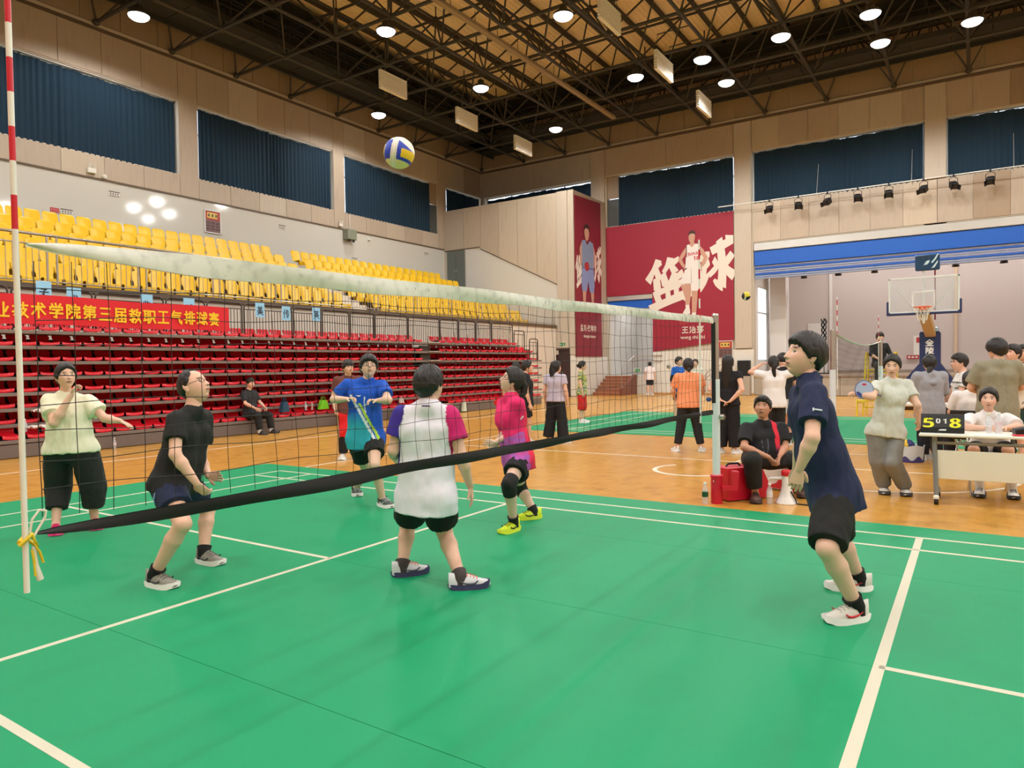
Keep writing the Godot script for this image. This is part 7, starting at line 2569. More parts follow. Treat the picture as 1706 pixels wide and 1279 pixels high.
func add_hair(g: Geo, fr: Transform3D, style: String, vol: float, female: bool, fine: bool, crown_bald := 0.0) -> void:
	var pts := []
	for q in String(HAIRLINE[style]).split(";"):
		var w := q.split(" ")
		pts.append(Vector2(deg_to_rad(float(w[0])), float(w[1]) * 0.001))
	var line := func(ph: float) -> float:
		var a := absf(wrapf(ph, -PI, PI))
		for i in pts.size() - 1:
			if a <= pts[i + 1].x:
				return lerpf(pts[i].y, pts[i + 1].y, smoothstep(0.0, 1.0, (a - pts[i].x) / (pts[i + 1].x - pts[i].x)))
		return pts[-1].y
	var fn := FastNoiseLite.new()
	fn.frequency = 1.0
	fn.seed = 5
	var surf := func(th: float, ph: float) -> Vector3:
		var p := head_point(th, ph, female, 0.0)
		var hl: float = line.call(ph) + 0.010 * fn.get_noise_2d(ph * 10.0, 3.0) + 0.005 * fn.get_noise_2d(ph * 31.0, 9.0)
		var m := smoothstep(-0.004, 0.02, p.y - hl)
		var t := lerpf(-0.010, vol * (0.85 + 0.55 * clampf(p.y / 0.1, 0.0, 1.0)) + 0.005 * fn.get_noise_3d(cos(ph) * 6.0, sin(ph) * 6.0, th * 2.2) + 0.0025 * fn.get_noise_3d(cos(ph) * 24.0, sin(ph) * 24.0, th * 3.0), m)
		if crown_bald > 0.0:
			t -= crown_bald * 0.012 * bump(th - 0.45, 0.22) * bump(wrapf(ph - PI, -PI, PI), 0.7)
		return p + Vector3(p.x / 0.006, p.y / 0.0137, p.z / 0.0096).normalized() * t
	var nu := 64 if fine else 28
	var nv := 44 if fine else 20
	var k0 := g.v.size()
	var keep := g.xf
	g.xf = fr
	for j in nv + 1:
		var th := PI * 0.94 * j / nv + 0.001
		for i in nu:
			var ph := TAU * i / nu
			var p: Vector3 = surf.call(th, ph)
			var e := 0.05
			var t0 := maxf(th, 0.06)
			var du: Vector3 = surf.call(t0, ph + e) - surf.call(t0, ph - e)
			var dv: Vector3 = surf.call(t0 + e, ph) - surf.call(t0 - e, ph)
			g.vert(p, dv.cross(du))
	for j in nv:
		for i in nu:
			var a := k0 + j * nu + i
			var b := k0 + j * nu + (i + 1) % nu
			g.tri(a, b, b + nu)
			g.tri(a, b + nu, a + nu)
	g.xf = keep

# ---- hands
func add_hand(g: Geo, wrist: Vector3, dir: Vector3, palm: Vector3, thumb_side: float, s: float, curl: float, sides: int) -> void:
	# palm: the way the palm faces
	palm = (palm - dir * palm.dot(dir)).normalized()
	var side := dir.cross(palm) * thumb_side
	var rings := [[-0.012, 0.024, 0.019], [0.012, 0.025, 0.018], [0.032, 0.034, 0.016], [0.062, 0.040, 0.014], [0.084, 0.040, 0.012], [0.094, 0.034, 0.008]]
	var k0 := g.v.size()
	var m := sides * 2
	for r in rings:
		for j in m:
			var a := TAU * j / m
			g.vert(wrist + dir * r[0] * s + side * cos(a) * r[1] * s + palm * sin(a) * r[2] * s, side * cos(a) / r[1] + palm * sin(a) / r[2])
	for i in rings.size() - 1:
		for j in m:
			var a := k0 + i * m + j
			var b := k0 + i * m + (j + 1) % m
			g.tri(a, b, b + m)
			g.tri(a, b + m, a + m)
	var cap := g.vert(wrist + dir * 0.097 * s, dir)
	for j in m:
		g.tri(k0 + (rings.size() - 1) * m + j, k0 + (rings.size() - 1) * m + (j + 1) % m, cap)
	var off := [0.029, 0.0095, -0.010, -0.0285]
	var ln := [0.072, 0.080, 0.075, 0.058]
	for q in 4:
		var base: Vector3 = wrist + (dir * (0.084 - 0.004 * absf(q - 1.2)) + side * off[q]) * s
		var fd: Vector3 = (dir + side * off[q] * 2.2).normalized()
		var pts := [base]
		var rr := [0.0092 * s]
		var p := base
		var bend := curl * (0.75 + 0.12 * q)
		for t in 3:
			fd = fd.rotated(dir.cross(palm).normalized(), bend * (0.7 if t == 0 else 1.0)) if true else fd
			var l: float = ln[q] * [0.46, 0.30, 0.24][t] * s
			pts.append(p + fd * l * 0.5)
			rr.append(0.0088 * s * (1.0 - 0.08 * t))
			p += fd * l
			pts.append(p)
			rr.append(0.0082 * s * (1.0 - 0.10 * t))
		pts.append(p + fd * 0.004 * s)
		rr.append(0.0035 * s)
		g.tube(pts, rr, sides)
	var tb := wrist + (dir * 0.022 + side * 0.026) * s
	var td := (dir * 0.72 + side * 0.66 + palm * 0.30).normalized()
	var tp := [tb, tb + td * 0.028 * s]
	td = (td + dir * 0.5 + palm * curl * 0.5).normalized()
	tp.append(tp[1] + td * 0.020 * s)
	td = (td + dir * 0.3 + palm * curl * 0.5).normalized()
	tp.append(tp[2] + td * 0.022 * s)
	tp.append(tp[3] + td * 0.005 * s)
	g.tube(tp, [0.014 * s, 0.0115 * s, 0.0098 * s, 0.0088 * s, 0.004 * s], sides)

# ---- shoes
func add_shoe(parent: Node3D, heel: Vector3, toe: Vector3, look: Dictionary, fine: bool) -> void:
	var l := heel.distance_to(toe)
	var z := (toe - heel).normalized()
	var x := Vector3.UP.cross(z).normalized()
	var y := z.cross(x)
	var fr := Transform3D(Basis(x, y, z), heel)
	var s := l / 0.262 * 1.08
	var n := 14
	var m := 14
	var outline := func(t: float) -> float:
		return (0.034 + 0.013 * sin(clampf((t - 0.1) / 0.9, 0.0, 1.0) * PI * 0.95) + 0.006 * smoothstep(0.4, 0.75, t)) * sqrt(clampf(1.0 - pow(absf(t - 0.5) / 0.5, 5.0), 0.0, 1.0)) * s
	var height := func(t: float) -> float:
		if t < 0.34:
			return lerpf(0.102, 0.088, t / 0.34) * s
		return lerpf(0.088, 0.046, smoothstep(0.34, 0.92, t)) * (1.0 if t < 0.92 else 1.0 - (t - 0.92) * 6.0) * s
	var g := Geo.new()
	g.xf = fr
	var k0 := g.v.size()
	for i in n + 1:
		var t := 0.004 + 0.992 * i / n
		var w: float = outline.call(t)
		var hh: float = height.call(t)
		for j in m + 1:
			var a := PI * j / m
			var cx := cos(a)
			var sy := pow(sin(a), 0.6) if sin(a) > 0 else 0.0
			var narrow := 1.0 - 0.35 * sy * sy * (1.0 if t < 0.5 else 0.8)
			g.vert(Vector3(cx * w * narrow, 0.018 * s + sy * (hh - 0.018 * s), t * l), Vector3(cx * 1.0, sin(a) * 0.8, (t - 0.5) * 0.9))
	for i in n:
		for j in m:
			var a := k0 + i * (m + 1) + j
			g.tri(a, a + 1, a + m + 2)
			g.tri(a, a + m + 2, a + m + 1)
	for e in [0, n]:
		var kc := g.vert(Vector3(0, 0.03 * s, (0.0 if e == 0 else 1.0) * l), Vector3(0, 0, -1.0 if e == 0 else 1.0))
		for j in m:
			g.tri(k0 + e * (m + 1) + j, k0 + e * (m + 1) + j + 1, kc)
	var up := part(parent, "shoe", g, cloth_mat(look.get("shoe", rgb(230, 228, 224)), 0.55))
	# sole
	g = Geo.new()
	g.xf = fr
	var lo := []
	for i in 2 * n:
		var t: float = 0.0 + 1.0 * i / n if i <= n else 2.0 - float(i) / n
		var w: float = outline.call(clampf(t, 0.012, 0.988)) + 0.004 * s
		lo.append(Vector2((w if i <= n else -w), clampf(t, 0.0, 1.0) * l))
	for r in [[0.0, 0.95], [0.005, 1.0], [0.030, 1.04], [0.035, 0.98]]:
		for q in lo:
			var rise: float = 0.012 * s * smoothstep(0.78, 1.0, q.y / l) + 0.006 * s * smoothstep(0.15, 0.0, q.y / l)
			g.vert(Vector3(q.x * r[1], r[0] * s + rise * (1.0 if r[0] < 0.02 else 0.6), (q.y - l * 0.5) * r[1] + l * 0.5), Vector3(q.x, 0.02, (q.y - l * 0.5) * 0.3))
	var c := lo.size()
	for i in 3:
		for j in c:
			var a := i * c + j
			var b := i * c + (j + 1) % c
			g.tri(a, b, b + c)
			g.tri(a, b + c, a + c)
	for e in [0, 3]:
		var kc := g.vert(Vector3(0, 0.0 if e == 0 else 0.035 * s, l * 0.5), Vector3.DOWN if e == 0 else Vector3.UP)
		for j in c:
			g.tri(e * c + j, e * c + (j + 1) % c, kc)
	part(up, "sole", g, cloth_mat(look.get("sole", rgb(236, 234, 230)), 0.6))
	if fine:
		g = Geo.new()
		g.xf = fr
		for i in 4:
			var t := 0.42 + 0.075 * i
			var hh: float = height.call(t)
			var w: float = outline.call(t) * 0.55
			g.tube([Vector3(-w, hh - 0.008 * s, t * l), Vector3(-w * 0.4, hh + 0.003, t * l + 0.008), Vector3(w * 0.4, hh + 0.003, t * l + 0.004), Vector3(w, hh - 0.008 * s, t * l + 0.012)], 0.0028, 5)
		part(up, "lace", g, cloth_mat(look.get("lace", look.get("sole", rgb(236, 234, 230))), 0.8))
		if look.has("mark"):
			for sd in [-1.0, 1.0]:
				g = Geo.new()
				g.xf = fr
				var pts := []
				var rr := []
				for i in 7:
					var f := i / 6.0
					var t := 0.66 - 0.42 * f
					var w: float = outline.call(t)
					var yy := 0.044 + 0.012 * pow(f, 1.6) - 0.010 * sin(f * PI) * 0.8
					if f < 0.2:
						yy += 0.012 * (0.2 - f) / 0.2
					pts.append(Vector3(sd * (w * 0.97 + 0.002), yy * s, t * l))
					rr.append(0.001 + 0.0065 * sin(pow(1.0 - f, 1.4) * PI * 0.8 + 0.15))
				g.tube(pts, rr, 6)
				part(up, "curved_mark", g, cloth_mat(look.mark, 0.5))

func cloth_mat(c: Color, rough := 0.85) -> StandardMaterial3D:
	return mat("cloth_%s_%d" % [c.to_html(false), int(rough * 100)], c, rough)

func skin_mat() -> StandardMaterial3D:
	var m := mat("skin", Color.WHITE, 0.5)
	m.vertex_color_use_as_albedo = true
	m.metallic_specular = 0.4
	return m

func painted_cloth() -> StandardMaterial3D:
	var m := mat("printed_cloth", Color.WHITE, 0.8)
	m.vertex_color_use_as_albedo = true
	return m

# ---- one figure; look: what it wears
func figure(key: String, label: String, look: Dictionary) -> Node3D:
	var q: Array = POSE[key]
	var hgt: float = q[1]
	var s := hgt / 1.70
	var v := []
	for w in String(q[2]).split(";"):
		var e := w.split(" ")
		v.append(Vector3(float(e[0]), float(e[1]), float(e[2])))
	var t := thing("person", label, "person", q[0])
	var hd: Vector3 = v[0]
	var nk: Vector3 = v[1]
	var S := [v[2], v[3]]
	var E := [v[4], v[5]]
	var W := [v[6], v[7]]
	var H := [v[8], v[9]]
	var K := [v[10], v[11]]
	var A := [v[12], v[13]]
	var T := [v[14], v[15]]
	var fd: Vector3 = v[16]
	var P := [v[17], v[18]]
	var fine: bool = look.get("fine", false)
	var cell: float = look.get("cell", 0.013 if fine else 0.021)
	var fat: float = look.get("fat", 1.0)
	var female: bool = look.get("female", false)
	var skin: Color = look.get("skin", lin(232, 184, 160))
	# head frame
	var up := (hd - nk).normalized()
	var z := fd.normalized()
	var hu := (Vector3.UP * 0.75 + up * 0.25)
	hu = (hu - z * hu.dot(z)).normalized()
	var hs: float = s * look.get("head", 1.05)
	var hf := Transform3D(Basis(hu.cross(z), hu, z).scaled(Vector3.ONE * hs), hd)
	# torso axes
	var ac: Vector3 = (S[0] - S[1]).normalized()
	var hc: Vector3 = (H[0] - H[1]).normalized()
	var pel: Vector3 = (H[0] + H[1]) * 0.5
	var top: Vector3 = (S[0] + S[1]) * 0.5
	var tu := (top - pel).normalized()
	var fw := ac.cross(tu).normalized()
	var chest := top - tu * 0.11 * s + fw * 0.008
	var waist := chest.lerp(pel, 0.52) + fw * 0.012 * fat
	var lo := Vector3.ONE * 9.0
	var hi := -lo
	for p in v.slice(0, 14):
		lo = Vector3(minf(lo.x, p.x), minf(lo.y, p.y), minf(lo.z, p.z))
		hi = Vector3(maxf(hi.x, p.x), maxf(hi.y, p.y), maxf(hi.z, p.z))
	# ---- body
	var bf := Field.new(lo - Vector3(0.14, 0.05, 0.14), hi + Vector3(0.14, 0.04, 0.14), cell)
	var torso := func(f: Field, grow: float, kk: float) -> void:
		for sg in [-1.0, 1.0]:
			var c0: Vector3 = chest + ac * sg * 0.078 * s
			var w0: Vector3 = waist + ac.lerp(hc, 0.5) * sg * 0.062 * s * fat
			var p0: Vector3 = pel + hc * sg * 0.066 * s + tu * 0.03
			f.bone(c0, w0, 0.098 * s + grow, (0.088 if not female else 0.080) * s * fat + grow, kk)
			f.bone(w0, p0, (0.088 if not female else 0.080) * s * fat + grow, 0.102 * s * lerpf(1.0, fat, 0.6) + grow, kk)
			f.bone(top + ac * sg * 0.145 * s - tu * 0.012 * s, nk - tu * 0.02, 0.047 * s + grow * 0.8, 0.055 * s + grow * 0.4, kk)
		if female:
			for sg in [-1.0, 1.0]:
				f.bone(chest + ac * sg * 0.07 * s + fw * 0.055 * s - tu * 0.05 * s, chest + ac * sg * 0.06 * s + fw * 0.06 * s - tu * 0.07 * s, 0.06 * s + grow, 0.058 * s + grow, kk)
	torso.call(bf, 0.0, 0.04)
	bf.bone(nk - tu * 0.03, hd - hu * 0.05 * s - z * 0.02 * s, 0.056 * s * (0.9 if female else 1.0), 0.054 * s * (0.9 if female else 1.0))
	for i in 2:
		var e1: Vector3 = E[i]
		var w1: Vector3 = W[i]
		bf.bone(S[i], e1, 0.049 * s * lerpf(1.0, fat, 0.5), 0.040 * s)
		bf.bone(e1, e1.lerp(w1, 0.3), 0.039 * s, 0.042 * s, 0.02)
		bf.bone(e1.lerp(w1, 0.3), w1 + P[i] * 0.008, 0.042 * s, 0.025 * s, 0.02)
		var kf: Vector3 = (K[i] - (H[i] + A[i]) * 0.5)
		var back: Vector3 = -kf.normalized() if kf.length() > 0.02 else -fw
		bf.bone(H[i] - hc * (1.0 if i == 0 else -1.0) * 0.0 + Vector3.ZERO, K[i], 0.092 * s * lerpf(1.0, fat, 0.6), 0.058 * s)
		bf.bone(K[i], K[i].lerp(A[i], 0.3) + back * 0.012, 0.056 * s, 0.058 * s, 0.02)
		bf.bone(K[i].lerp(A[i], 0.3) + back * 0.012, A[i], 0.058 * s, 0.036 * s, 0.02)
		bf.bone(A[i], A[i] - Vector3.UP * 0.03 * s, 0.036 * s, 0.036 * s, 0.02)
	var g := Geo.new()
	g.paint(skin)
	var plain_: Callable
	bf.mesh(g, plain_)
	add_head(g, hf, skin, female, fine)
	g.col = skin
	for i in 2:
		var pd: Vector3 = P[i]
		var inward: Vector3 = (-ac if i == 0 else ac)
		if look.has("palm"):
			inward = look.palm[i]
		elif absf(inward.dot(pd)) > 0.8:
			inward = Vector3.DOWN
		add_hand(g, W[i], pd, inward, 1.0 if i == 0 else -1.0, s * (0.92 if female else 1.0), look.get("curl", [0.35, 0.35])[i], 7 if fine else 5)
	part(t, "body", g, skin_mat())
	# ---- hair
	var style: String = look.get("hair", "short")
	var hg := Geo.new()
	add_hair(hg, hf, style, look.get("vol", 0.018), female, fine, look.get("crown", 0.0))
	hg.xf = hf
	if look.has("tail"):
		# path in head coordinates: x y z r quadruples
		for path in look.tail:
			var pts := []
			var rr := []
			for e in path:
				pts.append(Vector3(e[0], e[1], e[2]))
				rr.append(e[3])
			hg.tube(pts, rr, 12 if fine else 8)
	var hm := mat("black_hair", rgb(30, 25, 24), 0.5)
	part(t, "hair", hg, hm)
	if look.get("glasses", false):
		var gg := Geo.new()
		gg.xf = hf
		for sg in [-1.0, 1.0]:
			var ring := []
			for i in 13:
				var a := TAU * i / 12
				ring.append(Vector3(sg * 0.032 + cos(a) * 0.023, 0.011 + sin(a) * 0.017, 0.103 - absf(sg * 0.032 + cos(a) * 0.02) * 0.22))
			gg.tube(ring, 0.0016, 5)
			gg.tube([Vector3(sg * 0.055, 0.015, 0.09), Vector3(sg * 0.08, 0.016, 0.03), Vector3(sg * 0.082, 0.012, -0.02)], 0.0016, 5)
		gg.tube([Vector3(-0.009, 0.014, 0.104), Vector3(0.009, 0.014, 0.104)], 0.0016, 5)
		part(t, "glasses", gg, mat("glasses_frame", rgb(60, 50, 46), 0.3, 0.5))
	# ---- shirt
	var sl: float = look.get("sleeve", 0.62)
	var hem: float = look.get("hem", 0.07)
	var loose: float = look.get("loose", 0.018)
	var sf := Field.new(lo - Vector3(0.18, 0.05, 0.18), hi + Vector3(0.18, 0.05, 0.18), cell)
	torso.call(sf, loose, 0.045)
	# skirt of the shirt over the hips
	var hemp := pel - tu * hem * s
	for sg in [-1.0, 1.0]:
		sf.bone(waist + ac.lerp(hc, 0.5) * sg * 0.06 * s * fat, hemp + hc * sg * 0.062 * s - tu * 0.05, 0.092 * s * fat + loose, (0.112 * s + loose * 1.5) * lerpf(1.0, fat, 0.7) * look.get("flare", 1.0), 0.045)
	for i in 2:
		sf.bone(H[i], (H[i] as Vector3).lerp(K[i], 0.3), 0.097 * s * lerpf(1.0, fat, 0.6) + look.get("leg_loose", 0.026) * 0.4 + 0.014, 0.10 * s + 0.014, 0.04)
	sf.cut(hemp, (-tu + fw * look.get("hem_tilt", 0.0)).normalized())
	for i in 2:
		var e1: Vector3 = E[i]
		var w1: Vector3 = W[i]
		var ud := (e1 - S[i] as Vector3).normalized()
		var end: Vector3 = S[i].lerp(e1, minf(sl, 1.0))
		var r0 := 0.052 * s * lerpf(1.0, fat, 0.5) + loose * 0.75
		if sl < 0.15:
			continue
		if sl <= 1.0:
			sf.bone(S[i], end + ud * 0.11, r0, r0 + look.get("sleeve_flare", 0.008) * s, 0.03, [[end, ud]])
		else:
			var fdv := (w1 - e1).normalized()
			var fe := e1.lerp(w1, sl - 1.0)
			sf.bone(S[i], e1, r0, 0.045 * s + loose * 0.7, 0.03)
			sf.bone(e1, fe + fdv * 0.07, 0.045 * s + loose * 0.7, 0.036 * s + loose * 0.6, 0.03, [[fe, fdv]])
	g = Geo.new()
	var shirt: Color = look.get("shirt", rgb(200, 200, 200)).srgb_to_linear()
	var paint_: Callable
	if look.has("print"):
		var fnp: Callable = look["print"]
		var mid := top
		paint_ = func(p: Vector3, n: Vector3) -> Color:
			var r := p - mid
			var arm := -1
			for i in 2:
				var ux: Vector3 = (E[i] - S[i]).normalized()
				var along: float = clampf((p - S[i]).dot(ux), 0.0, 0.4)
				var ds: float = (p - S[i] - ux * along).length() - 0.052 * s - loose * 0.75
				var sg := 1.0 if i == 0 else -1.0
				var c0: Vector3 = chest + ac * sg * 0.078 * s
				var w0: Vector3 = pel + hc * sg * 0.066 * s
				var tx := clampf((p - c0).dot(w0 - c0) / (w0 - c0).length_squared(), 0.0, 1.0)
				var dt: float = (p - c0.lerp(w0, tx)).length() - 0.098 * s - loose
				var seam: float = (p - S[i]).dot(ac) * sg + 0.02 * s
				if ds < dt - 0.004 and seam > 0.0:
					arm = i
			return fnp.call(r.dot(ac) / s, r.dot(tu) / s, r.dot(fw) / s, arm)
	g.paint(shirt)
	sf.mesh(g, paint_, look.get("wrinkle", 0.006) * (1.0 if fine else 0.7), look.get("wrinkle_f", 8.0), key.hash() % 1000)
	var sh := part(t, look.get("top", "t_shirt"), g, painted_cloth())
	if look.get("collar", "") != "":
		var cg := Geo.new()
		var ring := []
		for i in 17:
			var a := TAU * i / 16
			var r := 0.068 * s
			ring.append(nk - tu * (0.012 + 0.028 * (0.5 + 0.5 * cos(a))) + ac * sin(a) * r + fw * cos(a) * (r + 0.006))
		cg.tube(ring, 0.012 * s if look.collar != "thin" else 0.006, 6)
		part(sh, "collar", cg, cloth_mat(look.get("collar_color", look.get("shirt", Color.WHITE))))
	# ---- trousers or shorts; legs: share of the whole leg that is covered
	var leg: float = look.get("legs", 0.45)
	var lr: float = look.get("leg_loose", 0.026)
	var pf := Field.new(Vector3(lo.x, lo.y, lo.z) - Vector3(0.18, 0.06, 0.18), Vector3(hi.x, maxf(pel.y, maxf(K[0].y, K[1].y)) + 0.12, hi.z) + Vector3(0.18, 0.1, 0.18), cell)
	var pw: Vector3 = pel + tu * 0.10 * s
	for sg in [-1.0, 1.0]:
		pf.bone(pw + hc * sg * 0.055 * s, pel + hc * sg * 0.066 * s, 0.096 * s * fat, 0.105 * s * lerpf(1.0, fat, 0.6) + lr * 0.3, 0.04)
	pf.cut(pw, tu)
	for i in 2:
		var h1: Vector3 = H[i]
		var k1: Vector3 = K[i]
		var a1: Vector3 = A[i]
		var d1 := (k1 - h1).normalized()
		var d2 := (a1 - k1).normalized()
		var r0 := 0.097 * s * lerpf(1.0, fat, 0.6) + lr * 0.4
		if leg <= 0.5:
			var en := h1.lerp(k1, leg * 2.0)
			pf.bone(h1, en + d1 * 0.14, r0, lerpf(0.098, 0.06, leg * 2.0) * s + lr, 0.02, [[en, d1]])
		else:
			var en := k1.lerp(a1, leg * 2.0 - 1.0)
			pf.bone(h1, k1, r0, 0.062 * s + lr, 0.018)
			pf.bone(k1, en + d2 * 0.10, 0.062 * s + lr, (0.046 * s + lr) * look.get("cuff", 1.0), 0.012, [[en, d2]])
	g = Geo.new()
	var pc: Color = look.get("pants", rgb(24, 24, 26)).srgb_to_linear()
	g.paint(pc)
	var pp: Callable
	if look.has("pants_print"):
		var fnq: Callable = look.pants_print
		pp = func(p: Vector3, n: Vector3) -> Color:
			var i := 0 if (p - pel).dot(hc) > 0.0 else 1
			var along: float = (p - H[i]).dot((K[i] - H[i]).normalized())
			return fnq.call((p - pel).dot(hc) / s, along / s, (p - pel).dot(fw) / s, i)
	pf.mesh(g, pp, look.get("wrinkle", 0.006) * 0.9, 7.0, key.hash() % 777)
	part(t, "trousers" if leg > 0.5 else "shorts", g, painted_cloth())
	# ---- socks, shoes, extras
	for i in 2:
		var a1: Vector3 = A[i]
		var k1: Vector3 = K[i]
		if look.has("sock"):
			g = Geo.new()
			g.tube([a1 - Vector3.UP * 0.045 * s, a1, a1.lerp(k1, look.get("sock_up", 0.14) * 0.6), a1.lerp(k1, look.get("sock_up", 0.14))], [0.050 * s, 0.048 * s, 0.051 * s, 0.056 * s], 14)
			part(t, "sock", g, cloth_mat(look.sock))
		var to: Vector3 = T[i]
		var td := (to - a1)
		td.y = 0.0
		td = td.normalized()
		var hl := to - td * 0.278 * s
		add_shoe(t, hl, to + td * 0.014 * s, look, fine)
	t.set_meta("shirt_field", "")
	t.remove_meta("shirt_field")
	last = {"root": t, "sf": sf, "pf": pf, "ac": ac, "tu": tu, "fw": fw, "top": top, "pel": pel, "s": s, "S": S, "E": E, "W": W, "H": H, "K": K, "A": A, "P": P, "hf": hf}
	return t

var last := {}

func r_arm(s: float, fat: float, loose: float) -> float:
	return 0.052 * s * lerpf(1.0, fat, 0.5) + loose * 0.75 + 0.05

func people() -> void:
	var w := lin(238, 238, 240)
	# ---- players on the near court
	figure("cream", "woman in cream t-shirt, wide black trousers and pink shoes, hand raised to her chin", {"fine": true, "female": true, "fat": 1.14, "shirt": rgb(236, 234, 206), "hem": 0.02, "loose": 0.03, "sleeve": 0.62, "sleeve_flare": 0.02, "pants": rgb(34, 34, 38), "legs": 0.80, "leg_loose": 0.062, "cuff": 0.8, "shoe": rgb(226, 24, 110), "sole": rgb(232, 60, 130), "hair": "tied", "tail": [[[0, 0.0, -0.09, 0.03], [0.0, -0.05, -0.12, 0.035], [0, -0.12, -0.115, 0.03], [0, -0.18, -0.10, 0.015]]], "curl": [0.25, 0.9], "skin": lin(232, 188, 164), "collar": "thin", "wrinkle": 0.008})
	figure("black", "balding man player with glasses in a black t-shirt and navy shorts, crouching with hands forward", {"fine": true, "fat": 1.06, "shirt": rgb(22, 22, 26), "hem": 0.05, "loose": 0.022, "sleeve": 0.58, "pants": rgb(26, 34, 66), "legs": 0.30, "leg_loose": 0.04, "sock": rgb(20, 20, 22), "shoe": rgb(150, 146, 136), "sole": rgb(232, 230, 224), "lace": rgb(120, 116, 110), "mark": rgb(60, 62, 72), "hair": "bald", "vol": 0.014, "glasses": true, "curl": [0.25, 0.45], "pants_print": func(x, y, z, i): return lin(140, 190, 232) if i == 1 and absf(z - 0.03) < 0.03 - (0.19 - y) * 0.28 and y > 0.10 else lin(28, 36, 70), "skin": lin(236, 188, 164)})
	figure("blue", "man with glasses in a blue patterned jersey and black shorts, hands at his chest", {"fine": true, "cell": 0.0105, "fat": 1.04, "shirt": rgb(20, 90, 190), "hem": 0.11, "loose": 0.022, "sleeve": 0.66, "sleeve_flare": 0.016, "pants": rgb(22, 22, 28), "legs": 0.30, "leg_loose": 0.04, "shoe": rgb(72, 84, 80), "sole": rgb(230, 230, 226), "mark": rgb(190, 196, 196), "hair": "fringe", "vol": 0.026, "glasses": true, "collar": "polo", "collar_color": rgb(24, 84, 190), "curl": [0.9, 0.9], "sock": rgb(40, 42, 44), "sock_up": 0.03, "skin": lin(232, 192, 168),
		"print": func(x, y, z, arm):
			var base := lin(18, 84, 196)
			if arm >= 0:
				return base
			if z < 0.0:
				return lin(18, 74, 176)
			var u: float = x + (y + 0.27) * 0.6
			if absf(u + 0.035) < 0.016 and y < -0.10:
				return lin(226, 236, 240)
			if absf(u - 0.012) < 0.015 and y < -0.20:
				return lin(176, 214, 60)
			if u < -0.05 and y < -0.30:
				return lin(46, 170, 190).lerp(base, clampf((y + 0.46) * 5.0, 0, 1))
			if absf(x - 0.055 - 0.03 * sin(y * 9.0)) < 0.006 and y < -0.12 and y > -0.42:
				return lin(220, 230, 240)
			if absf(y + 0.20 - (x - 0.06) * 0.9) < 0.007 and absf(x - 0.075) < 0.045:
				return lin(220, 230, 240)
			return base,
		"pants_print": func(x, y, z, i): return lin(30, 90, 190) if i == 1 and absf(z - 0.07 + y * 0.12) < 0.007 and y > 0.05 else lin(22, 22, 28)})
	chest_logo("white_bird_mark", -0.045, -0.115, rgb(236, 240, 244), [[Vector2(-0.03, 0.006), Vector2(-0.008, 0.0), Vector2(-0.002, 0.008), Vector2(0.004, 0.0), Vector2(0.028, 0.01), Vector2(0.014, -0.008), Vector2(0.0, -0.012), Vector2(-0.014, -0.006)]])
	figure("white", "man seen from behind in a white t-shirt with one navy and one magenta sleeve", {"fine": true, "cell": 0.0105, "fat": 1.08, "hem": 0.10, "loose": 0.028, "flare": 1.08, "sleeve": 0.60, "sleeve_flare": 0.016, "pants": rgb(18, 18, 20), "legs": 0.32, "leg_loose": 0.045, "shoe": rgb(222, 222, 228), "sole": rgb(40, 44, 84), "lace": rgb(236, 96, 80), "mark": rgb(90, 90, 110), "sock": rgb(70, 60, 60), "sock_up": 0.10, "hair": "short", "vol": 0.02, "crown": 0.9, "collar": "thin", "collar_color": rgb(66, 40, 110), "curl": [0.4, 0.3], "skin": lin(236, 190, 168),
		"print": func(x, y, z, arm): return lin(60, 40, 150) if arm == 0 else (lin(206, 24, 110) if arm == 1 else lin(240, 236, 250))})
	figure("pink", "woman in a bright pink top, black knee pads and yellow-green shoes, looking up", {"fine": true, "female": true, "shirt": rgb(236, 40, 110), "hem": 0.11, "loose": 0.026, "sleeve": 0.66, "sleeve_flare": 0.02, "pants": rgb(20, 20, 22), "legs": 0.28, "leg_loose": 0.04, "sock": rgb(24, 24, 26), "sock_up": 0.17, "shoe": rgb(214, 236, 30), "sole": rgb(206, 226, 40), "lace": rgb(60, 64, 30), "mark": rgb(40, 44, 40), "hair": "tied", "vol": 0.022, "tail": [[[0, 0.03, -0.09, 0.035], [0, 0.0, -0.135, 0.04], [0, -0.06, -0.15, 0.034], [0, -0.13, -0.13, 0.016]]], "glasses": true, "curl": [0.2, 0.3], "skin": lin(236, 196, 176),
		"print": func(x, y, z, arm):
			if arm >= 0:
				return lin(238, 36, 110)
			if y < -0.30 and z > -0.02 and y < -0.30 - (z - 0.05) * 0.3:
				return lin(170, 96, 190).lerp(lin(200, 80, 160), 0.5 + 0.5 * sin(x * 60.0 + y * 90.0))
			return lin(238, 36, 110).lerp(lin(240, 44, 70), smoothstep(0.02, -0.1, z))})
	knee_pads()
	sleeve_logo("white_crest_mark", 0, 0.38, rgb(250, 225, 232), 0.028)
	figure("navy", "man nearest the viewer in navy polo shirt and black knee-length shorts, leaning forward", {"fine": true, "cell": 0.0115, "fat": 1.12, "shirt": rgb(24, 34, 74), "hem": 0.10, "loose": 0.024, "sleeve": 0.68, "sleeve_flare": 0.014, "pants": rgb(18, 18, 20), "legs": 0.47, "leg_loose": 0.042, "sock": rgb(18, 18, 20), "sock_up": 0.16, "shoe": rgb(220, 216, 208), "sole": rgb(238, 236, 232), "lace": rgb(206, 200, 190), "mark": rgb(206, 30, 48), "hair": "short", "vol": 0.022, "collar": "polo", "collar_color": rgb(26, 36, 78), "curl": [0.45, 0.45], "skin": lin(240, 194, 172), "head": 1.10})
	sleeve_logo("white_sleeve_lettering", 0, 0.56, rgb(230, 232, 240), 0.02)
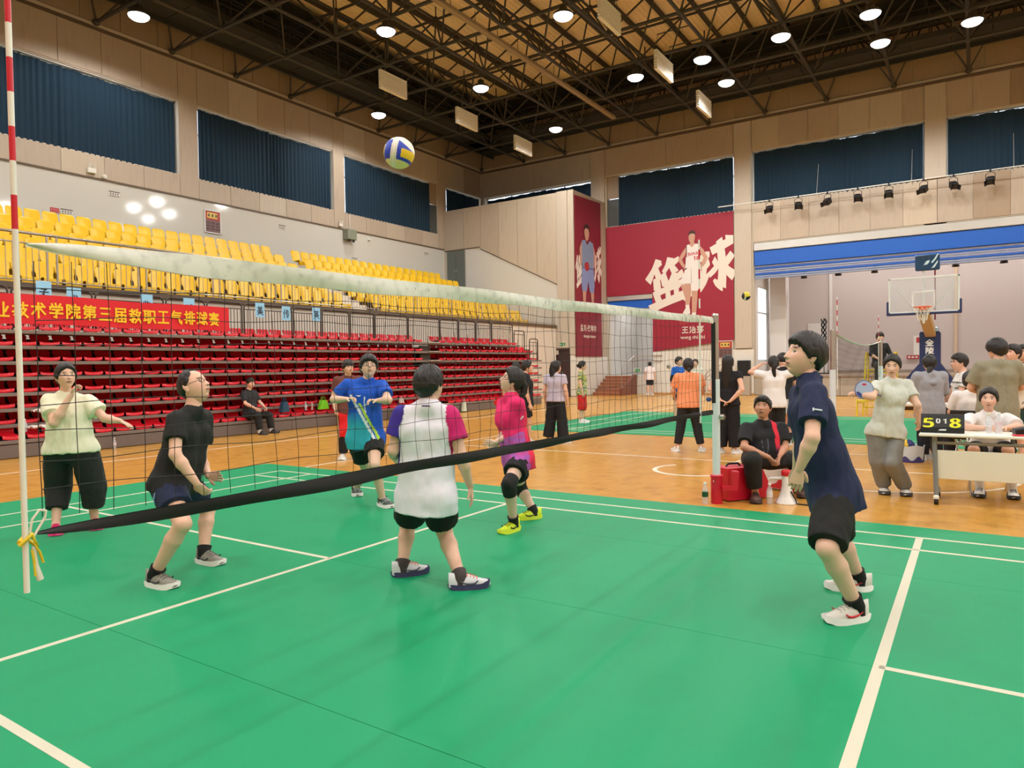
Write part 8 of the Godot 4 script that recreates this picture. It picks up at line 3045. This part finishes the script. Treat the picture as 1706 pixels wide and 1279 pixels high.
	# ---- at the side of the court
	figure("seated", "man in a black shirt with a red shoulder stripe sitting on the red weight base", {"fine": true, "cell": 0.015, "fat": 1.16, "shirt": rgb(26, 26, 30), "hem": 0.06, "loose": 0.026, "sleeve": 0.75, "pants": rgb(24, 24, 26), "legs": 0.90, "leg_loose": 0.035, "shoe": rgb(104, 76, 66), "sole": rgb(64, 44, 40), "hair": "short", "vol": 0.016, "curl": [0.7, 0.7], "skin": lin(204, 150, 124),
		"print": func(x, y, z, arm):
			if arm >= 0:
				return lin(26, 26, 30)
			if x > 0.07 and x < 0.125 and z > -0.02:
				return lin(222, 40, 66).lerp(lin(50, 44, 74), smoothstep(-0.16, -0.25, y))
			if z > 0.0 and absf(absf(x + 0.05) - 0.03 - 0.01 * sin(y * 30.0)) < 0.005 and y < -0.1 and y > -0.3:
				return lin(90, 96, 110)
			return lin(26, 26, 30)})
	var sp := Geo.new()
	sp.xf = last.hf
	for e in [-1.0, 1.0]:
		sp.ball(Vector3(0.036 * e, 0.088, 0.098), Vector3(0.030, 0.018, 0.008), 12, 8, Basis(Vector3.RIGHT, -0.6))
		sp.tube([Vector3(0.064 * e, 0.09, 0.085), Vector3(0.092 * e, 0.075, 0.02), Vector3(0.09 * e, 0.05, -0.05)], 0.003, 5)
	sp.tube([Vector3(-0.012, 0.094, 0.104), Vector3(0.012, 0.094, 0.104)], 0.003, 5)
	part(last.root, "sunglasses", sp, mat("dark_lens", rgb(26, 26, 32), 0.12))
	figure("fan", "woman standing in a pale grey-green t-shirt and grey trousers holding out a round blue fan", {"fine": true, "cell": 0.014, "female": true, "fat": 0.94, "shirt": rgb(206, 210, 200), "hem": 0.06, "loose": 0.018, "sleeve": 0.62, "pants": rgb(136, 138, 138), "legs": 0.97, "leg_loose": 0.036, "cuff": 1.0, "shoe": rgb(228, 226, 220), "sole": rgb(60, 56, 56), "hair": "tied", "vol": 0.018, "tail": [[[0, -0.02, -0.08, 0.03], [0, -0.05, -0.11, 0.034], [0, -0.09, -0.10, 0.02]]], "curl": [0.5, 0.9], "skin": lin(232, 190, 166), "wrinkle": 0.009})
	figure("clerk", "woman scorekeeper in a white t-shirt sitting behind the white table with bottles before her", {"fine": true, "cell": 0.015, "female": true, "fat": 1.1, "shirt": rgb(236, 236, 238), "hem": 0.02, "loose": 0.027, "sleeve": 0.8, "sleeve_flare": 0.012, "pants": rgb(30, 30, 32), "legs": 0.45, "leg_loose": 0.03, "sock": rgb(232, 232, 232), "sock_up": 0.26, "shoe": rgb(232, 232, 230), "sole": rgb(44, 44, 46), "mark": rgb(36, 36, 40), "hair": "tied", "vol": 0.020, "tail": [[[0, -0.03, -0.08, 0.03], [0, -0.06, -0.11, 0.036], [0, -0.10, -0.09, 0.02]]], "curl": [0.6, 0.6], "skin": lin(230, 186, 164)})
	# ---- background
	var bk := rgb(26, 26, 30)
	figure("linesman", "person in a maroon t-shirt and black trousers holding a red flag behind the blue jersey", {"shirt": rgb(112, 62, 54), "pants": bk, "legs": 0.97, "leg_loose": 0.03, "sleeve": 0.7, "hair": "fringe", "vol": 0.022, "shoe": rgb(226, 222, 216), "female": true, "curl": [0.4, 1.0]})
	figure("blacktee", "woman in black with bare lower legs and white shoes standing behind the pink top player", {"female": true, "shirt": bk, "pants": bk, "legs": 0.36, "hair": "tied", "vol": 0.02, "tail": [[[0, 0.02, -0.09, 0.035], [0, -0.05, -0.12, 0.04], [0, -0.14, -0.11, 0.03]]], "sock": rgb(230, 230, 230)})
	figure("bunhair", "woman with a white hair clip half hidden behind the pink top player", {"female": true, "shirt": rgb(60, 30, 34), "pants": bk, "legs": 0.97, "hair": "tied", "tail": [[[0, 0.06, -0.08, 0.03], [0, 0.05, -0.125, 0.05], [0, 0.0, -0.13, 0.03]]], "skin": lin(216, 170, 146)})
	figure("lavender", "woman in a lavender top and loose black trousers with shoulder-length hair, before the dark door", {"female": true, "shirt": rgb(196, 186, 206), "hem": -0.02, "sleeve": 0.55, "pants": bk, "legs": 0.96, "leg_loose": 0.05, "cuff": 1.25, "hair": "bob", "vol": 0.022, "tail": [[[0, 0.0, -0.07, 0.075], [0, -0.09, -0.075, 0.08], [0, -0.17, -0.07, 0.065], [0, -0.20, -0.065, 0.03]]]})
	figure("floral", "woman in a yellow and green flowered top and red knee-length trousers", {"female": true, "shirt": rgb(220, 200, 70), "pants": rgb(214, 34, 36), "legs": 0.64, "leg_loose": 0.055, "hair": "tied", "tail": [[[0, 0.04, -0.09, 0.03], [0, 0.01, -0.13, 0.042], [0, -0.04, -0.12, 0.02]]], "print": func(x, y, z, arm): return [lin(222, 202, 74), lin(60, 120, 70), lin(230, 232, 216), lin(60, 90, 120)][int(absf(sin(x * 91.0 + 3.0 * sin(y * 47.0)) + cos(y * 83.0 + z * 60.0)) * 1.99) % 4]})
	figure("boy", "small far figure in white t-shirt and black shorts by the landing wall", {"shirt": rgb(232, 222, 222), "pants": bk, "legs": 0.44, "cell": 0.026})
	figure("bluefar", "far man in a bright blue shirt with black sleeves behind the woman in orange", {"shirt": rgb(28, 100, 200), "sleeve": 1.85, "pants": rgb(40, 40, 44), "legs": 0.4, "print": func(x, y, z, arm): return lin(26, 26, 30) if arm >= 0 and y < -0.16 else lin(28, 100, 200)})
	figure("creamfar", "far woman in a cream top mostly hidden behind the orange t-shirt", {"female": true, "shirt": rgb(232, 222, 206), "pants": rgb(60, 56, 60), "legs": 0.97, "hair": "tied"})
	figure("orange", "woman seen from behind in an orange t-shirt and black leggings beside the far antenna", {"cell": 0.017, "female": true, "fat": 1.08, "shirt": rgb(246, 158, 112), "hem": 0.03, "loose": 0.03, "sleeve": 0.7, "pants": rgb(30, 30, 38), "legs": 0.92, "leg_loose": 0.022, "hair": "tied", "vol": 0.02, "tail": [[[0, -0.02, -0.08, 0.03], [0, -0.04, -0.12, 0.042], [0, -0.08, -0.11, 0.02]]], "wrinkle": 0.009})
	figure("longhair", "woman in black with very long straight black hair, hands clasped behind her back", {"cell": 0.017, "female": true, "shirt": rgb(20, 20, 22), "sleeve": 0.3, "hem": 0.0, "pants": rgb(20, 20, 22), "legs": 0.96, "leg_loose": 0.045, "hair": "long", "vol": 0.022, "tail": [[[0.0, 0.02, -0.055, 0.085], [0.0, -0.1, -0.075, 0.092], [0.0, -0.25, -0.085, 0.10], [0, -0.40, -0.085, 0.095], [0, -0.47, -0.08, 0.05]]], "shoe": rgb(226, 224, 220), "curl": [0.5, 0.5]})
	figure("handsup", "woman with a ponytail in a white t-shirt, both hands on her head, seen from behind", {"female": true, "shirt": rgb(240, 238, 240), "hem": 0.05, "loose": 0.028, "pants": rgb(24, 24, 26), "legs": 0.97, "leg_loose": 0.03, "hair": "tied", "vol": 0.018, "tail": [[[0, 0.03, -0.09, 0.03], [0, 0.0, -0.13, 0.034], [0.02, -0.09, -0.135, 0.036], [0.0, -0.22, -0.12, 0.03], [0, -0.30, -0.11, 0.01]]], "curl": [0.3, 0.3]})
	figure("lightshorts", "person in a black top and pale grey shorts half hidden behind the navy polo", {"shirt": bk, "hem": -0.02, "pants": rgb(206, 212, 214), "legs": 0.32, "leg_loose": 0.05, "sock": bk, "sock_up": 0.4})
	figure("hoodie", "woman seen from behind in a grey hooded jacket before the padded hoop base", {"cell": 0.017, "female": true, "fat": 1.06, "shirt": rgb(158, 160, 168), "hem": 0.14, "loose": 0.036, "sleeve": 1.9, "pants": bk, "legs": 0.97, "leg_loose": 0.03, "hair": "tied", "vol": 0.022, "tail": [[[0, -0.02, -0.07, 0.05], [0.03, -0.08, -0.10, 0.045], [0.05, -0.14, -0.11, 0.02]]], "collar": "hood", "collar_color": rgb(150, 152, 160), "top": "hooded_jacket", "wrinkle": 0.012})
	hood()
	figure("olive", "tall man seen from behind in a washed olive t-shirt standing behind the scorekeeper", {"cell": 0.017, "fat": 1.08, "shirt": rgb(146, 142, 120), "hem": 0.13, "loose": 0.04, "sleeve": 0.8, "pants": rgb(60, 60, 58), "legs": 0.97, "hair": "fringe", "vol": 0.03, "wrinkle": 0.012})
	figure("profile", "man in a white patterned shirt and dark green shorts, side on beside the olive t-shirt", {"shirt": rgb(226, 216, 200), "pants": rgb(30, 62, 56), "legs": 0.42, "leg_loose": 0.04, "hair": "short", "vol": 0.022, "print": func(x, y, z, arm): return lin(60, 60, 58) if sin(x * 70.0) + sin(y * 64.0 + z * 50.0) > 1.55 else lin(226, 216, 202)})
	figure("edge", "man in a dark grey shirt cut off by the picture edge, behind the patterned shirt", {"shirt": rgb(96, 88, 86), "pants": bk, "legs": 0.97, "hair": "short", "vol": 0.02})
	figure("glasses", "seated man in profile, glasses and white polo with black bands, under the hoop", {"shirt": rgb(232, 230, 226), "pants": bk, "legs": 0.97, "glasses": true, "hair": "short", "vol": 0.022, "print": func(x, y, z, arm): return lin(30, 30, 34) if absf(y + 0.08) < 0.008 or absf(y + 0.17) < 0.02 and absf(x) > 0.06 else lin(234, 232, 228)})
	figure("whiteback", "person with a black bowl haircut and white t-shirt sitting back to the viewer", {"shirt": rgb(238, 234, 234), "pants": bk, "legs": 0.97, "hair": "bob", "vol": 0.03, "loose": 0.034, "sleeve": 0.8})
	figure("referee", "referee in black sitting high on the yellow stand behind the far net", {"shirt": rgb(24, 26, 28), "sleeve": 1.3, "pants": rgb(56, 54, 56), "legs": 0.97, "hair": "fringe", "vol": 0.026, "curl": [0.6, 0.6]})
	figure("sitter", "man in black shirt and trousers sitting on the lowest red bleacher row", {"shirt": rgb(40, 42, 44), "pants": rgb(26, 26, 28), "legs": 0.95, "sock": rgb(226, 226, 226), "sock_up": 0.2, "shoe": rgb(60, 52, 50), "sole": rgb(50, 44, 42), "sleeve": 0.8})
	figure("crouch", "person in white shirt leaning forward on the bleacher, mostly hidden by the blue jersey", {"shirt": rgb(232, 230, 232), "pants": bk, "legs": 0.4, "hair": "short", "loose": 0.03})

func chest_logo(called: String, x: float, y: float, c: Color, polys: Array) -> void:
	var L := last
	var sf: Field = L.sf
	var p: Vector3 = sf.hit(L.top + L.ac * x * L.s + L.tu * y * L.s + L.fw * 0.3, -L.fw)
	var g := Geo.new()
	g.xf = Transform3D(Basis(L.ac, L.tu, L.fw), p + L.fw * 0.004)
	for q in polys:
		g.plate(q, -0.004, 0.004)
	part(L.root, called, g, cloth_mat(c))

func sleeve_logo(called: String, i: int, along: float, c: Color, h: float) -> void:
	var L := last
	var sf: Field = L.sf
	var out_: Vector3 = L.ac * (1.0 if i == 0 else -1.0)
	var ud: Vector3 = (L.E[i] - L.S[i]).normalized()
	out_ = (out_ - ud * out_.dot(ud)).normalized()
	var p: Vector3 = sf.hit((L.S[i] as Vector3).lerp(L.E[i], along) + out_ * 0.2, -out_)
	var x := (-ud).cross(out_).normalized()
	var g := Geo.new()
	g.xf = Transform3D(Basis(x, -ud, out_), p + out_ * 0.003)
	if h < 0.025:
		g.box(Vector3(-0.022, 0, 0), Vector3(0.007, h, 0.008))
		for k in 7:
			g.box(Vector3(-0.013 + k * 0.0062, 0.002, 0), Vector3(0.0045, h * (0.32 + 0.1 * (k % 2)), 0.008))
	else:
		for k in 3:
			g.tube([Vector3(-0.016 + k * 0.012, -0.018 + 0.008 * k, 0), Vector3(-0.006 + k * 0.008, 0.006, 0.002), Vector3(0.012, 0.016 - 0.004 * k, 0)], 0.0045, 5)
	part(L.root, called, g, cloth_mat(c))

func knee_pads() -> void:
	var L := last
	for i in 2:
		var k: Vector3 = L.K[i]
		var a: Vector3 = k.lerp(L.H[i], 0.24)
		var b: Vector3 = k.lerp(L.A[i], 0.26)
		var mid: Vector3 = k
		var g := Geo.new()
		g.tube([a, a.lerp(mid, 0.4), mid, b.lerp(mid, 0.4), b], [0.070, 0.074, 0.074, 0.070, 0.063], 16)
		var fwd: Vector3 = (k - (L.H[i] + L.A[i]) * 0.5).normalized()
		g.ball(k + fwd * 0.045, Vector3(0.045, 0.06, 0.045), 12, 8)
		part(L.root, "knee_pad", g, cloth_mat(rgb(20, 20, 22), 0.75))

func hood() -> void:
	var L := last
	var c: Vector3 = L.top - L.fw * 0.085 - L.tu * 0.03
	var g := Geo.new()
	var pts := []
	var rr := []
	for i in 13:
		var a := PI * i / 12.0
		pts.append(c + L.ac * cos(a) * 0.115 + L.fw * (0.10 - 0.10 * sin(a)) - L.tu * 0.075 * sin(a))
		rr.append(0.022 + 0.026 * sin(a))
	g.tube(pts, rr, 10)
	part(L.root, "hood", g, cloth_mat(rgb(150, 152, 160)))
